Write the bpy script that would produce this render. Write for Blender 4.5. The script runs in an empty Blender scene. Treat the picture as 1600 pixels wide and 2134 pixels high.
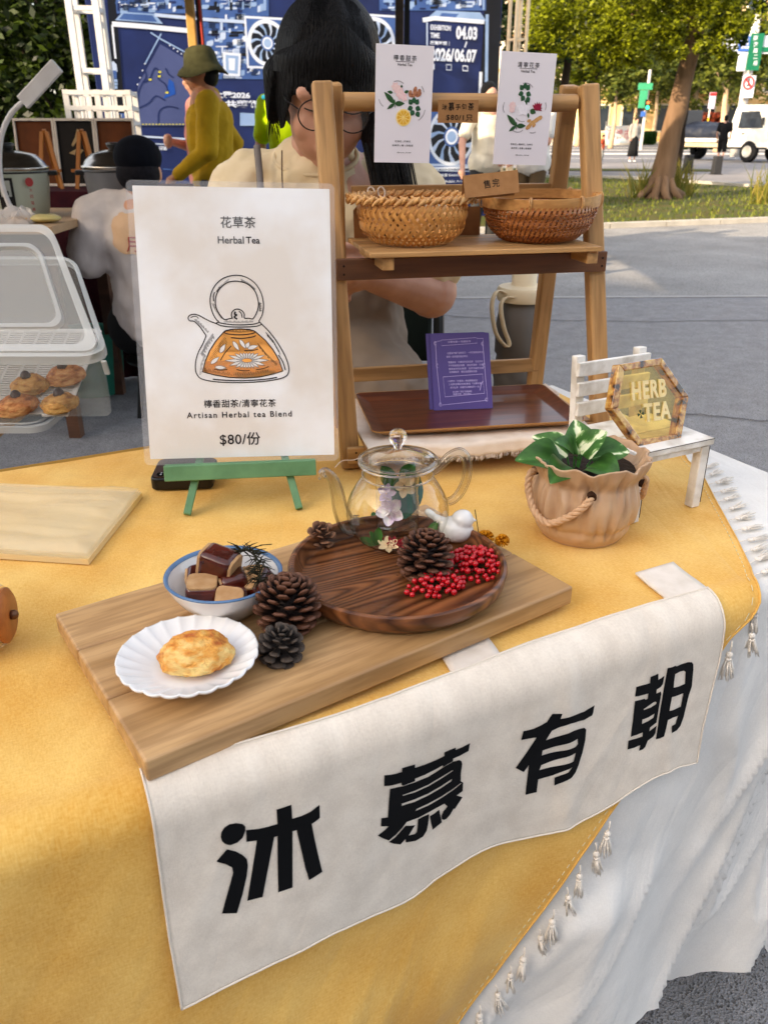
import bpy, bmesh, math, random
from mathutils import Vector, Matrix, noise
random.seed(7)
S = bpy.context.scene
COL = S.collection
R = math.radians
pi = math.pi

# ------------------------------------------------------------------ camera, sky, sun, exposure
H0 = 1.2
FPX = 1700.0
PITCH = math.atan((1067 - 270) / FPX)
cam = bpy.data.cameras.new('camera')
camo = bpy.data.objects.new('camera', cam)
COL.objects.link(camo)
camo.location = (0, 0, H0)
camo.rotation_euler = (pi / 2 - PITCH, 0, 0)
cam.sensor_fit = 'VERTICAL'
cam.sensor_height = 36
cam.lens = FPX / 2134 * 36
cam.clip_start = .05
cam.clip_end = 600
cam.dof.use_dof = True
cam.dof.focus_distance = .95
cam.dof.aperture_fstop = 13
S.camera = camo

SUN_AZ = math.atan2(-.62, -.78)          # towards the sun, seen from above
SUN_EL = R(22)
w = bpy.data.worlds.new('World')
S.world = w
w.use_nodes = True
nt = w.node_tree
sky = nt.nodes.new('ShaderNodeTexSky')
sky.sky_type = 'NISHITA'
sky.sun_disc = False
sky.sun_elevation = SUN_EL
sky.sun_rotation = pi / 2 - SUN_AZ
sky.air_density = 1.0
sky.dust_density = 3.0
sky.ozone_density = .6
bg = nt.nodes['Background']
bg.inputs[1].default_value = .15
sky_tint = nt.nodes.new('ShaderNodeMix')              # even warm tint added to take blue out of the skylight
sky_tint.data_type = 'RGBA'
sky_tint.inputs[0].default_value = .30
sky_tint.inputs[7].default_value = (5.2, 4.7, 4.1, 1)
nt.links.new(sky.outputs[0], sky_tint.inputs[6])
nt.links.new(sky_tint.outputs[2], bg.inputs[0])
sl = bpy.data.lights.new('sun', 'SUN')
sl.energy = 2.9
sl.angle = R(.5)
sl.color = (1, .80, .56)
so = bpy.data.objects.new('sun', sl)
COL.objects.link(so)
sdir = Vector((math.cos(SUN_AZ) * math.cos(SUN_EL), math.sin(SUN_AZ) * math.cos(SUN_EL), math.sin(SUN_EL)))
so.rotation_euler = sdir.to_track_quat('Z', 'Y').to_euler()
so.location = sdir * 30
S.view_settings.view_transform = 'Standard'
S.view_settings.look = 'None'
S.view_settings.gamma = 1
S.view_settings.exposure = 1.74
S.render.engine = 'CYCLES'
S.cycles.max_bounces = 8
S.cycles.transparent_max_bounces = 16
S.cycles.transmission_bounces = 10
S.cycles.use_denoising = True
S.cycles.caustics_reflective = False
S.cycles.caustics_refractive = False
S.cycles.sample_clamp_indirect = 4

# ------------------------------------------------------------------ rays and frames (measuring aids)
def ray(u, v):
    x = (u - 800) / FPX
    y = -(v - 1067) / FPX
    return Vector((x, math.cos(PITCH) + y * math.sin(PITCH), -math.sin(PITCH) + y * math.cos(PITCH)))
CAM = Vector((0, 0, H0))
def onz(u, v, z):
    d = ray(u, v)
    return CAM + d * ((z - H0) / d.z)
def ony(u, v, y):
    d = ray(u, v)
    return CAM + d * (y / d.y)
def onplane(u, v, p, n):
    d = ray(u, v)
    return CAM + d * ((Vector(p) - CAM).dot(n) / d.dot(n))
TA = R(27)
TC, TS = math.cos(TA), math.sin(TA)
def T(t, n, z):                       # table frame: t along the table, n away from the customer
    return Vector((t * TC - n * TS, t * TS + n * TC, z))
def TN(p):
    return Vector((p[0] * TC + p[1] * TS, -p[0] * TS + p[1] * TC, p[2]))

# ------------------------------------------------------------------ materials
def hx(h):
    h = h.lstrip('#')
    o = []
    for i in (0, 2, 4):
        c = int(h[i:i + 2], 16) / 255
        o.append(c / 12.92 if c <= .04045 else ((c + .055) / 1.055) ** 2.4)
    return tuple(o) + (1,)
def node(nt, typ, **k):
    n = nt.nodes.new(typ)
    for a, b in k.items():
        if a.startswith('i_'):
            n.inputs[int(a[2:])].default_value = b
        else:
            setattr(n, a, b)
    return n
def base(name):
    m = bpy.data.materials.new(name)
    m.use_nodes = True
    nt = m.node_tree
    return m, nt, nt.nodes['Principled BSDF']
def setp(b, **k):
    names = dict(rough='Roughness', metal='Metallic', trans='Transmission Weight', ior='IOR', alpha='Alpha', sss='Subsurface Weight',
                 spec='Specular IOR Level', coat='Coat Weight', sheen='Sheen Weight', estr='Emission Strength', ecol='Emission Color', sssr='Subsurface Radius', ssss='Subsurface Scale')
    for a, v in k.items():
        b.inputs[names[a]].default_value = v
MC = {}
def mat(name, col, col2=None, vs=18, rough=.6, bump=0, bs=120, detail=4, coord='Object', stretch=None, contrast=1, **k):
    """solid material with a mild noise variation between col and col2, and a noise bump"""
    if name in MC:
        return MC[name]
    m, nt, b = base(name)
    col = hx(col) if isinstance(col, str) else tuple(col) + (1,) * (4 - len(col))
    if col2 is None:
        col2 = tuple(c * .82 for c in col[:3]) + (1,)
    else:
        col2 = hx(col2) if isinstance(col2, str) else tuple(col2) + (1,) * (4 - len(col2))
    tc = node(nt, 'ShaderNodeTexCoord')
    src = tc.outputs[coord]
    if stretch:
        mp = node(nt, 'ShaderNodeMapping')
        mp.inputs['Scale'].default_value = stretch
        nt.links.new(src, mp.inputs[0])
        src = mp.outputs[0]
    n1 = node(nt, 'ShaderNodeTexNoise')
    n1.inputs['Scale'].default_value = vs
    n1.inputs['Detail'].default_value = detail
    nt.links.new(src, n1.inputs['Vector'])
    cr = node(nt, 'ShaderNodeValToRGB')
    cr.color_ramp.elements[0].position = .5 - .2 / contrast
    cr.color_ramp.elements[1].position = .5 + .2 / contrast
    cr.color_ramp.elements[0].color = col2
    cr.color_ramp.elements[1].color = col
    nt.links.new(n1.outputs[0], cr.inputs[0])
    nt.links.new(cr.outputs[0], b.inputs['Base Color'])
    if bump:
        n2 = node(nt, 'ShaderNodeTexNoise')
        n2.inputs['Scale'].default_value = bs
        n2.inputs['Detail'].default_value = 5
        nt.links.new(src, n2.inputs['Vector'])
        bp = node(nt, 'ShaderNodeBump')
        bp.inputs['Strength'].default_value = min(1, bump)
        bp.inputs['Distance'].default_value = .002 if bs > 40 else .01
        nt.links.new(n2.outputs[0], bp.inputs['Height'])
        nt.links.new(bp.outputs[0], b.inputs['Normal'])
    k.setdefault('spec', .18 if rough >= .6 else .4)
    setp(b, rough=rough, **k)
    MC[name] = m
    return m
def wood(name, c1, c2, c3=None, rings=30, rough=.5, fine=180, axis=0, bump=.25, bands=9, **k):
    if name in MC:
        return MC[name]
    m, nt, b = base(name)
    c1, c2 = hx(c1), hx(c2)
    c3 = hx(c3) if c3 else c2
    tc = node(nt, 'ShaderNodeTexCoord')
    oi = node(nt, 'ShaderNodeObjectInfo')
    off = node(nt, 'ShaderNodeVectorMath', operation='SCALE')
    cmb = node(nt, 'ShaderNodeCombineXYZ')
    for i in range(3):
        nt.links.new(oi.outputs['Random'], cmb.inputs[i])
    nt.links.new(cmb.outputs[0], off.inputs[0])
    off.inputs['Scale'].default_value = 7.3
    add = node(nt, 'ShaderNodeVectorMath', operation='ADD')
    nt.links.new(tc.outputs['Object'], add.inputs[0])
    nt.links.new(off.outputs[0], add.inputs[1])
    mp = node(nt, 'ShaderNodeMapping')
    sc = [1, 1, 1]
    sc[axis] = .09
    mp.inputs['Scale'].default_value = sc
    nt.links.new(add.outputs[0], mp.inputs[0])
    wv = node(nt, 'ShaderNodeTexNoise')
    wv.inputs['Scale'].default_value = rings * .35
    wv.inputs['Detail'].default_value = 1.2
    wv.inputs['Distortion'].default_value = .4
    nt.links.new(mp.outputs[0], wv.inputs['Vector'])
    mul = node(nt, 'ShaderNodeMath', operation='MULTIPLY')
    mul.inputs[1].default_value = bands
    nt.links.new(wv.outputs[0], mul.inputs[0])
    fr = node(nt, 'ShaderNodeMath', operation='PINGPONG')
    fr.inputs[1].default_value = 1
    nt.links.new(mul.outputs[0], fr.inputs[0])
    cr = node(nt, 'ShaderNodeValToRGB')
    cr.color_ramp.elements[0].color = c1
    cr.color_ramp.elements[1].color = c2
    cr.color_ramp.elements[0].position = .15
    nt.links.new(fr.outputs[0], cr.inputs[0])
    fn = node(nt, 'ShaderNodeTexNoise')
    fn.inputs['Scale'].default_value = fine
    fn.inputs['Detail'].default_value = 4
    nt.links.new(mp.outputs[0], fn.inputs['Vector'])
    cr2 = node(nt, 'ShaderNodeValToRGB')
    cr2.color_ramp.elements[0].position = .42
    cr2.color_ramp.elements[1].position = .62
    cr2.color_ramp.elements[0].color = (0, 0, 0, 1)
    nt.links.new(fn.outputs[0], cr2.inputs[0])
    mx = node(nt, 'ShaderNodeMix', data_type='RGBA')
    mulf = node(nt, 'ShaderNodeMath', operation='MULTIPLY')
    mulf.inputs[1].default_value = .45
    nt.links.new(cr2.outputs[0], mulf.inputs[0])
    nt.links.new(mulf.outputs[0], mx.inputs[0])
    nt.links.new(cr.outputs[0], mx.inputs[6])
    mx.inputs[7].default_value = c3
    nt.links.new(mx.outputs[2], b.inputs['Base Color'])
    bp = node(nt, 'ShaderNodeBump')
    bp.inputs['Strength'].default_value = bump
    bp.inputs['Distance'].default_value = .0006
    nt.links.new(fn.outputs[0], bp.inputs['Height'])
    nt.links.new(bp.outputs[0], b.inputs['Normal'])
    setp(b, rough=rough, **k)
    MC[name] = m
    return m
def cloth_mat(name, c1, c2, scale=900, mottle=14, bump=.5, wr=0, wrs=30, rough=.9, stretch=(1, 1, 1), slub=None):
    m, nt, b = base(name)
    tc = node(nt, 'ShaderNodeTexCoord')
    uv = tc.outputs['UV']
    def N(sc, st=(1, 1, 1), det=3, rot=0):
        pre = node(nt, 'ShaderNodeMapping')
        pre.inputs['Rotation'].default_value = (0, 0, rot)
        nt.links.new(uv, pre.inputs[0])
        mp = node(nt, 'ShaderNodeMapping')
        mp.inputs['Scale'].default_value = st
        nt.links.new(pre.outputs[0], mp.inputs[0])
        n = node(nt, 'ShaderNodeTexNoise')
        n.inputs['Scale'].default_value = sc
        n.inputs['Detail'].default_value = det
        nt.links.new(mp.outputs[0], n.inputs['Vector'])
        return n.outputs[0]
    a = N(mottle, det=4)
    cr = node(nt, 'ShaderNodeValToRGB')
    cr.color_ramp.elements[0].position = .3
    cr.color_ramp.elements[1].position = .7
    cr.color_ramp.elements[0].color = hx(c2)
    cr.color_ramp.elements[1].color = hx(c1)
    th1 = N(scale, (1, .3, 1), 3)
    th2 = N(scale, (.3, 1, 1), 3)
    sm = node(nt, 'ShaderNodeMath', operation='ADD')
    nt.links.new(th1, sm.inputs[0])
    nt.links.new(th2, sm.inputs[1])
    m3 = node(nt, 'ShaderNodeMath', operation='MULTIPLY_ADD')
    m3.inputs[1].default_value = .45
    nt.links.new(sm.outputs[0], m3.inputs[0])
    nt.links.new(a, m3.inputs[2])
    m4 = node(nt, 'ShaderNodeMath', operation='SUBTRACT')
    m4.inputs[1].default_value = .45
    nt.links.new(m3.outputs[0], m4.inputs[0])
    nt.links.new(m4.outputs[0], cr.inputs[0])
    nt.links.new(cr.outputs[0], b.inputs['Base Color'])
    bp = node(nt, 'ShaderNodeBump')
    bp.inputs['Strength'].default_value = bump
    bp.inputs['Distance'].default_value = .0006
    nt.links.new(sm.outputs[0], bp.inputs['Height'])
    last = bp
    if wr:
        w1 = N(wrs, (1, .22, 1), 4, R(-27))
        w1n = w1.node
        w1n.inputs['Distortion'].default_value = .5
        ab = node(nt, 'ShaderNodeMath', operation='SUBTRACT')
        ab.inputs[1].default_value = .5
        nt.links.new(w1, ab.inputs[0])
        ab2 = node(nt, 'ShaderNodeMath', operation='ABSOLUTE')
        nt.links.new(ab.outputs[0], ab2.inputs[0])
        cr_ = N(16, (1, 1, 1), 5)
        ml = node(nt, 'ShaderNodeMath', operation='MULTIPLY_ADD')
        ml.inputs[1].default_value = .35
        nt.links.new(cr_, ml.inputs[0])
        nt.links.new(ab2.outputs[0], ml.inputs[2])
        ab2 = ml
        b2 = node(nt, 'ShaderNodeBump')
        b2.inputs['Strength'].default_value = wr
        b2.inputs['Distance'].default_value = .02
        nt.links.new(ab2.outputs[0], b2.inputs['Height'])
        nt.links.new(bp.outputs[0], b2.inputs['Normal'])
        last = b2
    nt.links.new(last.outputs[0], b.inputs['Normal'])
    setp(b, rough=rough, sheen=.15, spec=.2)
    MC[name] = m
    return m
def glass_mat(name, col=(1, 1, 1, 1), ior=1.45, rough=0.0, shadow=.8):
    if name in MC:
        return MC[name]
    m, nt, b = base(name)
    setp(b, trans=1.0, rough=rough, ior=ior)
    b.inputs['Base Color'].default_value = col
    MC[name] = m
    return m
def thin_glass(name, tint='fbfaf6', edge='b4b4aa', k=1.0, start=.5):
    """a thin glass wall: clear face on, denser and more mirror-like towards grazing angles"""
    m, nt, b = base(name)
    lw_ = node(nt, 'ShaderNodeLayerWeight')
    lw_.inputs[0].default_value = .42
    cr = node(nt, 'ShaderNodeValToRGB')
    e = cr.color_ramp.elements
    e[0].position = start
    e[0].color = hx(tint)
    e[1].position = .97
    e[1].color = hx(edge)
    nt.links.new(lw_.outputs['Facing'], cr.inputs[0])
    tr = node(nt, 'ShaderNodeBsdfTransparent')
    nt.links.new(cr.outputs[0], tr.inputs[0])
    gl_ = node(nt, 'ShaderNodeBsdfGlossy')
    gl_.inputs['Roughness'].default_value = .02
    lf_ = node(nt, 'ShaderNodeLayerWeight')
    lf_.inputs[0].default_value = .5
    fr = node(nt, 'ShaderNodeMath', operation='POWER')
    fr.inputs[1].default_value = 2.6
    nt.links.new(lf_.outputs['Facing'], fr.inputs[0])
    mu = node(nt, 'ShaderNodeMath', operation='MULTIPLY_ADD')
    mu.inputs[1].default_value = .7 * k
    mu.inputs[2].default_value = .04
    nt.links.new(fr.outputs[0], mu.inputs[0])
    mx = node(nt, 'ShaderNodeMixShader')
    nt.links.new(mu.outputs[0], mx.inputs[0])
    nt.links.new(tr.outputs[0], mx.inputs[1])
    nt.links.new(gl_.outputs[0], mx.inputs[2])
    nt.links.new(mx.outputs[0], nt.nodes['Material Output'].inputs[0])
    MC[name] = m
    return m
def film_mat(name, col, fac=.3, rough=.25):
    """thin clear plastic: mostly see-through, with a milky and glossy share"""
    if name in MC:
        return MC[name]
    m, nt, b = base(name)
    b.inputs['Base Color'].default_value = hx(col)
    setp(b, rough=rough, alpha=fac)
    MC[name] = m
    return m
def leaf_mat(name, c1, c2, trans=.35, rough=.5):
    if name in MC:
        return MC[name]
    m, nt, b = base(name)
    g = node(nt, 'ShaderNodeNewGeometry')
    cr = node(nt, 'ShaderNodeValToRGB')
    cr.color_ramp.elements[0].color = hx(c1)
    cr.color_ramp.elements[1].color = hx(c2)
    nt.links.new(g.outputs['Random Per Island'], cr.inputs[0])
    nt.links.new(cr.outputs[0], b.inputs['Base Color'])
    tr = node(nt, 'ShaderNodeBsdfTranslucent')
    nt.links.new(cr.outputs[0], tr.inputs[0])
    mx = node(nt, 'ShaderNodeMixShader')
    mx.inputs[0].default_value = trans
    nt.links.new(b.outputs[0], mx.inputs[1])
    nt.links.new(tr.outputs[0], mx.inputs[2])
    nt.links.new(mx.outputs[0], nt.nodes['Material Output'].inputs[0])
    setp(b, rough=rough, spec=.3)
    MC[name] = m
    return m

# ------------------------------------------------------------------ mesh building
class MB:
    """collects simple shapes; build() links them as one mesh object"""
    def __init__(s):
        s.v, s.f, s.m = [], [], []
        s.mi = 0
    def add(s, vs, fs, M=None):
        o = len(s.v)
        for p in vs:
            s.v.append(tuple(M @ Vector(p)) if M is not None else tuple(p))
        for f in fs:
            s.f.append(tuple(i + o for i in f))
            s.m.append(s.mi)
        return s
    def box(s, c, d, M=None, taper=1):
        x, y, z = d[0] / 2, d[1] / 2, d[2] / 2
        k = taper
        vs = [(-x, -y, -z), (x, -y, -z), (x, y, -z), (-x, y, -z), (-x * k, -y * k, z), (x * k, -y * k, z), (x * k, y * k, z), (-x * k, y * k, z)]
        vs = [(a + c[0], b + c[1], e + c[2]) for a, b, e in vs]
        return s.add(vs, [(3, 2, 1, 0), (4, 5, 6, 7), (0, 1, 5, 4), (1, 2, 6, 5), (2, 3, 7, 6), (3, 0, 4, 7)], M)
    def beam(s, a, b, w, h, up=(0, 0, 1)):
        a, b = Vector(a), Vector(b)
        x = (b - a)
        L = x.length
        x.normalize()
        y = Vector(up).cross(x)
        if y.length < 1e-4:
            y = Vector((0, 1, 0)).cross(x)
        y.normalize()
        z = x.cross(y)
        M = Matrix(((x.x, y.x, z.x, a.x), (x.y, y.y, z.y, a.y), (x.z, y.z, z.z, a.z), (0, 0, 0, 1)))
        return s.box((L / 2, 0, 0), (L, w, h), M)
    def tube(s, path, r, n=8, caps=True, closed=False):
        P = [Vector(p) for p in path]
        rs = r if isinstance(r, (list, tuple)) else [r] * len(P)
        o = len(s.v)
        up = None
        k = len(P)
        for i, p in enumerate(P):
            if closed:
                t = P[(i + 1) % k] - P[i - 1]
            else:
                t = P[min(i + 1, k - 1)] - P[max(i - 1, 0)]
            t = t.normalized() if t.length > 1e-9 else Vector((0, 0, 1))
            if up is None:
                up = t.orthogonal().normalized()
            else:
                up = (up - t * up.dot(t))
                up = up.normalized() if up.length > 1e-6 else t.orthogonal().normalized()
            q = t.cross(up)
            for j in range(n):
                a = 2 * pi * j / n
                s.v.append(tuple(p + (up * math.cos(a) + q * math.sin(a)) * rs[i]))
        segs = k if closed else k - 1
        for i in range(segs):
            for j in range(n):
                a, b = o + i * n + j, o + i * n + (j + 1) % n
                c, d = o + ((i + 1) % k) * n + (j + 1) % n, o + ((i + 1) % k) * n + j
                s.f.append((a, b, c, d))
                s.m.append(s.mi)
        if caps and not closed:
            s.f.append(tuple(o + j for j in range(n))[::-1])
            s.m.append(s.mi)
            s.f.append(tuple(o + (k - 1) * n + j for j in range(n)))
            s.m.append(s.mi)
        return s
    def lathe(s, prof, n=48, M=None, wob=None, cap0=False, cap1=False):
        vs, fs = [], []
        for i, (r, z) in enumerate(prof):
            for j in range(n):
                a = 2 * pi * j / n
                rr, zz = (r, z) if wob is None else wob(a, r, z, i)
                vs.append((rr * math.cos(a), rr * math.sin(a), zz))
        for i in range(len(prof) - 1):
            for j in range(n):
                fs.append((i * n + j, i * n + (j + 1) % n, (i + 1) * n + (j + 1) % n, (i + 1) * n + j))
        if cap0:
            fs.append(tuple(range(n))[::-1])
        if cap1:
            fs.append(tuple((len(prof) - 1) * n + j for j in range(n)))
        return s.add(vs, fs, M)
    def ball(s, c, r, nu=12, nv=8, M=None):
        if not isinstance(r, (tuple, list)):
            r = (r, r, r)
        vs, fs = [(0, 0, -1)], []
        for i in range(1, nv):
            b = -pi / 2 + pi * i / nv
            for j in range(nu):
                a = 2 * pi * j / nu
                vs.append((math.cos(a) * math.cos(b), math.sin(a) * math.cos(b), math.sin(b)))
        vs.append((0, 0, 1))
        for j in range(nu):
            fs.append((0, 1 + (j + 1) % nu, 1 + j))
            fs.append((len(vs) - 1, len(vs) - 1 - nu + j, len(vs) - 1 - nu + (j + 1) % nu))
        for i in range(nv - 2):
            for j in range(nu):
                a = 1 + i * nu
                fs.append((a + j, a + (j + 1) % nu, a + nu + (j + 1) % nu, a + nu + j))
        vs = [(c[0] + p[0] * r[0], c[1] + p[1] * r[1], c[2] + p[2] * r[2]) for p in vs]
        return s.add(vs, fs, M)
    def prism(s, poly, z0, z1, M=None):
        n = len(poly)
        vs = [(p[0], p[1], z0) for p in poly] + [(p[0], p[1], z1) for p in poly]
        fs = [tuple(range(n))[::-1], tuple(range(n, 2 * n))] + [(i, (i + 1) % n, n + (i + 1) % n, n + i) for i in range(n)]
        return s.add(vs, fs, M)
    def grid(s, nu, nv, fn, M=None):
        vs = [fn(i / nu, j / nv) for j in range(nv + 1) for i in range(nu + 1)]
        fs = [(j * (nu + 1) + i, j * (nu + 1) + i + 1, (j + 1) * (nu + 1) + i + 1, (j + 1) * (nu + 1) + i) for j in range(nv) for i in range(nu)]
        return s.add(vs, fs, M)
    def mesh(s, name, mats, smooth=False):
        me = bpy.data.meshes.new(name)
        me.from_pydata(s.v, [], s.f)
        for m in (mats if isinstance(mats, (list, tuple)) else [mats]):
            me.materials.append(m)
        if any(s.m):
            me.polygons.foreach_set('material_index', s.m)
        if smooth:
            me.polygons.foreach_set('use_smooth', [True] * len(me.polygons))
        me.update()
        return me
    def build(s, name, mats, parent=None, smooth=False, bevel=0, loc=None, rot=None, mw=None, auto=None, seg=2, sub=0):
        me = s.mesh(name, mats, smooth)
        if auto is not None:
            me.polygons.foreach_set('use_smooth', [True] * len(me.polygons))
            me.set_sharp_from_angle(angle=R(auto))
        return link(name, me, parent, loc, rot, mw, bevel, seg, sub)
def link(name, me, parent=None, loc=None, rot=None, mw=None, bevel=0, seg=2, sub=0):
    o = bpy.data.objects.new(name, me)
    COL.objects.link(o)
    if parent is not None:
        o.parent = parent
    if loc is not None:
        o.location = loc
    if rot is not None:
        o.rotation_euler = rot
    if mw is not None:
        o.matrix_local = mw
    if bevel:
        b = o.modifiers.new('bevel', 'BEVEL')
        b.width = bevel
        b.segments = seg
        b.limit_method = 'ANGLE'
        b.angle_limit = R(35)
    if sub:
        q = o.modifiers.new('sub', 'SUBSURF')
        q.levels = q.render_levels = sub
    return o
def tag(o, label, cat, group=None, kind=None):
    o['label'] = label
    o['category'] = cat
    if group:
        o['group'] = group
    if kind:
        o['kind'] = kind
    return o
def thing(name, label, cat, loc=(0, 0, 0), rot=(0, 0, 0), group=None, mw=None):
    o = bpy.data.objects.new(name, None)
    o.empty_display_size = .05
    COL.objects.link(o)
    if mw is not None:
        o.matrix_world = mw
    else:
        o.location = loc
        o.rotation_euler = rot
    return tag(o, label, cat, group)
def struct(name, mb, m, **k):
    o = mb.build(name, m, **k)
    o['kind'] = 'structure'
    return o
def frame(o, x, y):
    """matrix with origin o, local x along x, local y towards y"""
    o, x, y = Vector(o), Vector(x).normalized(), Vector(y)
    z = x.cross(y).normalized()
    y = z.cross(x)
    return Matrix(((x.x, y.x, z.x, o.x), (x.y, y.y, z.y, o.y), (x.z, y.z, z.z, o.z), (0, 0, 0, 1)))
def bar(name, a, b, w, h, m, parent, up=(0, 0, 1), bevel=.0012):
    """a piece of wood from a to b (parent space) with its own length along local x, so that grain follows it"""
    a, b = Vector(a), Vector(b)
    x = b - a
    y = Vector(up).cross(x)
    if y.length < 1e-4:
        y = Vector((0, 1, 0))
    M = frame(a, x, y)
    q = MB().box((x.length / 2, 0, 0), (x.length, w, h))
    return q.build(name, m, parent, mw=M, bevel=bevel)
_tc = {}
def text_shape(txt, bold=0, spacing=1):
    key = (txt, bold, spacing)
    if key not in _tc:
        c = bpy.data.curves.new('t', 'FONT')
        c.body = txt
        c.align_x = 'CENTER'
        c.align_y = 'CENTER'
        c.offset = bold
        c.resolution_u = 3
        c.space_character = spacing
        o = bpy.data.objects.new('t', c)
        me = bpy.data.meshes.new_from_object(o)
        vs = [tuple(v.co) for v in me.vertices]
        fs = [tuple(p.vertices) for p in me.polygons]
        bpy.data.objects.remove(o)
        bpy.data.curves.remove(c)
        bpy.data.meshes.remove(me)
        x0, x1 = min(p[0] for p in vs), max(p[0] for p in vs)
        y0, y1 = min(p[1] for p in vs), max(p[1] for p in vs)
        vs = [(p[0] - (x0 + x1) / 2, p[1] - (y0 + y1) / 2, 0) for p in vs]
        _tc[key] = (vs, fs, x1 - x0, y1 - y0)
    return _tc[key]
def text2(mb, txt, cx, cy, w=None, h=None, bold=0, spacing=1, z=0, M=None, rot=0):
    """adds flat lettering centred on (cx, cy); w and h are its full width and height"""
    vs, fs, tw, th = text_shape(txt, bold, spacing)
    sx = w / tw if w else h / th
    sy = h / th if h else w / tw
    ca, sa = math.cos(rot), math.sin(rot)
    return mb.add([(cx + (p[0] * sx) * ca - p[1] * sy * sa, cy + p[0] * sx * sa + p[1] * sy * ca, z) for p in vs], fs, M)
def stroke2(mb, pts, wd, z=0, closed=False):
    """flat ribbon along a 2D polyline"""
    P = [Vector((p[0], p[1])) for p in pts]
    k = len(P)
    vs = []
    for i in range(k):
        if closed:
            t = P[(i + 1) % k] - P[i - 1]
        else:
            t = P[min(i + 1, k - 1)] - P[max(0, i - 1)]
        t.normalize()
        n = Vector((-t.y, t.x)) * wd / 2
        vs += [(P[i].x + n.x, P[i].y + n.y, z), (P[i].x - n.x, P[i].y - n.y, z)]
    fs = [(2 * i, 2 * i + 1, 2 * ((i + 1) % k) + 1, 2 * ((i + 1) % k)) for i in range(k if closed else k - 1)]
    return mb.add(vs, [f[::-1] for f in fs])
def spline(pts, n=8, closed=False):
    P = [Vector(p) for p in pts]
    k = len(P)
    out = []
    rng = range(k if closed else k - 1)
    for i in rng:
        p0 = P[i - 1] if (closed or i > 0) else P[0]
        p1, p2 = P[i], P[(i + 1) % k]
        p3 = P[(i + 2) % k] if (closed or i + 2 < k) else P[-1]
        for j in range(n):
            t = j / n
            out.append(.5 * ((2 * p1) + (p2 - p0) * t + (2 * p0 - 5 * p1 + 4 * p2 - p3) * t * t + (3 * p1 - p0 - 3 * p2 + p3) * t ** 3))
    if not closed:
        out.append(P[-1])
    return out
def poly_fill(contours):
    """fills 2D outlines (holes allowed) -> verts, tris"""
    c = bpy.data.curves.new('p', 'CURVE')
    c.dimensions = '2D'
    c.fill_mode = 'BOTH'
    for ct in contours:
        sp = c.splines.new('POLY')
        sp.points.add(len(ct) - 1)
        for i, p in enumerate(ct):
            sp.points[i].co = (p[0], p[1], 0, 1)
        sp.use_cyclic_u = True
    o = bpy.data.objects.new('p', c)
    me = bpy.data.meshes.new_from_object(o)
    vs = [tuple(v.co) for v in me.vertices]
    fs = [tuple(p.vertices) for p in me.polygons]
    bpy.data.objects.remove(o)
    bpy.data.curves.remove(c)
    bpy.data.meshes.remove(me)
    return vs, fs
def ell(cx, cy, rx, ry, n=24, rot=0):
    ca, sa = math.cos(rot), math.sin(rot)
    return [(cx + rx * math.cos(2 * pi * i / n) * ca - ry * math.sin(2 * pi * i / n) * sa, cy + rx * math.cos(2 * pi * i / n) * sa + ry * math.sin(2 * pi * i / n) * ca) for i in range(n)]
def petal(cx, cy, L, W, rot, n=10):
    """pointed leaf outline starting at (cx, cy)"""
    up, dn = [], []
    for i in range(n + 1):
        t = i / n
        h = W * math.sin(pi * t ** .8) * .5
        up.append((L * t, h))
        dn.append((L * t, -h))
    pts = up + dn[::-1][1:-1]
    ca, sa = math.cos(rot), math.sin(rot)
    return [(cx + x * ca - y * sa, cy + x * sa + y * ca) for x, y in pts]
def flat(mb, poly, z):
    return mb.add([(p[0], p[1], z) for p in poly], [tuple(range(len(poly)))])
def blob(name, segs, voxel, m, parent=None, smooth=2, loc=None, rot=None, disp=0):
    """one continuous body: tapered capsules and ellipsoids fused by a voxel remesh"""
    q = MB()
    for sgm in segs:
        if isinstance(sgm[0], str) and sgm[0] == 'e':
            _, c, r = sgm[:3]
            Mx = Matrix.Translation(Vector(c)) @ (sgm[3].to_4x4() if len(sgm) > 3 else Matrix.Identity(4))
            q.ball((0, 0, 0), r, 20, 14, Mx)
        else:
            a, b, r0, r1 = sgm[1:5]
            a, b = Vector(a), Vector(b)
            n = 6
            path, rr = [], []
            d = (b - a)
            L = max(d.length, 1e-5)
            d.normalize()
            for i in range(5):
                t = pi / 2 * (1 - i / 4)
                path.append(a - d * r0 * math.sin(t) * .999)
                rr.append(max(1e-4, r0 * math.cos(t)))
            for i in range(1, 4):
                path.append(a + d * L * i / 4)
                rr.append(r0 + (r1 - r0) * i / 4)
            for i in range(5):
                t = pi / 2 * i / 4
                path.append(b + d * r1 * math.sin(t) * .999)
                rr.append(max(1e-4, r1 * math.cos(t)))
            q.tube(path, rr, 14)
    o = q.build(name, m, parent, smooth=True, loc=loc, rot=rot)
    r = o.modifiers.new('remesh', 'REMESH')
    r.mode = 'VOXEL'
    r.voxel_size = voxel
    r.use_smooth_shade = True
    if smooth:
        sm = o.modifiers.new('smooth', 'SMOOTH')
        sm.factor = .6
        sm.iterations = smooth
    if disp:
        tx = bpy.data.textures.new('folds', 'CLOUDS')
        tx.noise_scale = disp[1]
        dm = o.modifiers.new('folds', 'DISPLACE')
        dm.texture = tx
        dm.strength = disp[0]
        dm.mid_level = .5
    return o
def rep(name, me, parent, M):
    o = bpy.data.objects.new(name, me)
    COL.objects.link(o)
    o.parent = parent
    o.matrix_local = M
    return o
def Rz(a): return Matrix.Rotation(a, 4, 'Z')
def Rx(a): return Matrix.Rotation(a, 4, 'X')
def Ry(a): return Matrix.Rotation(a, 4, 'Y')
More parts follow.
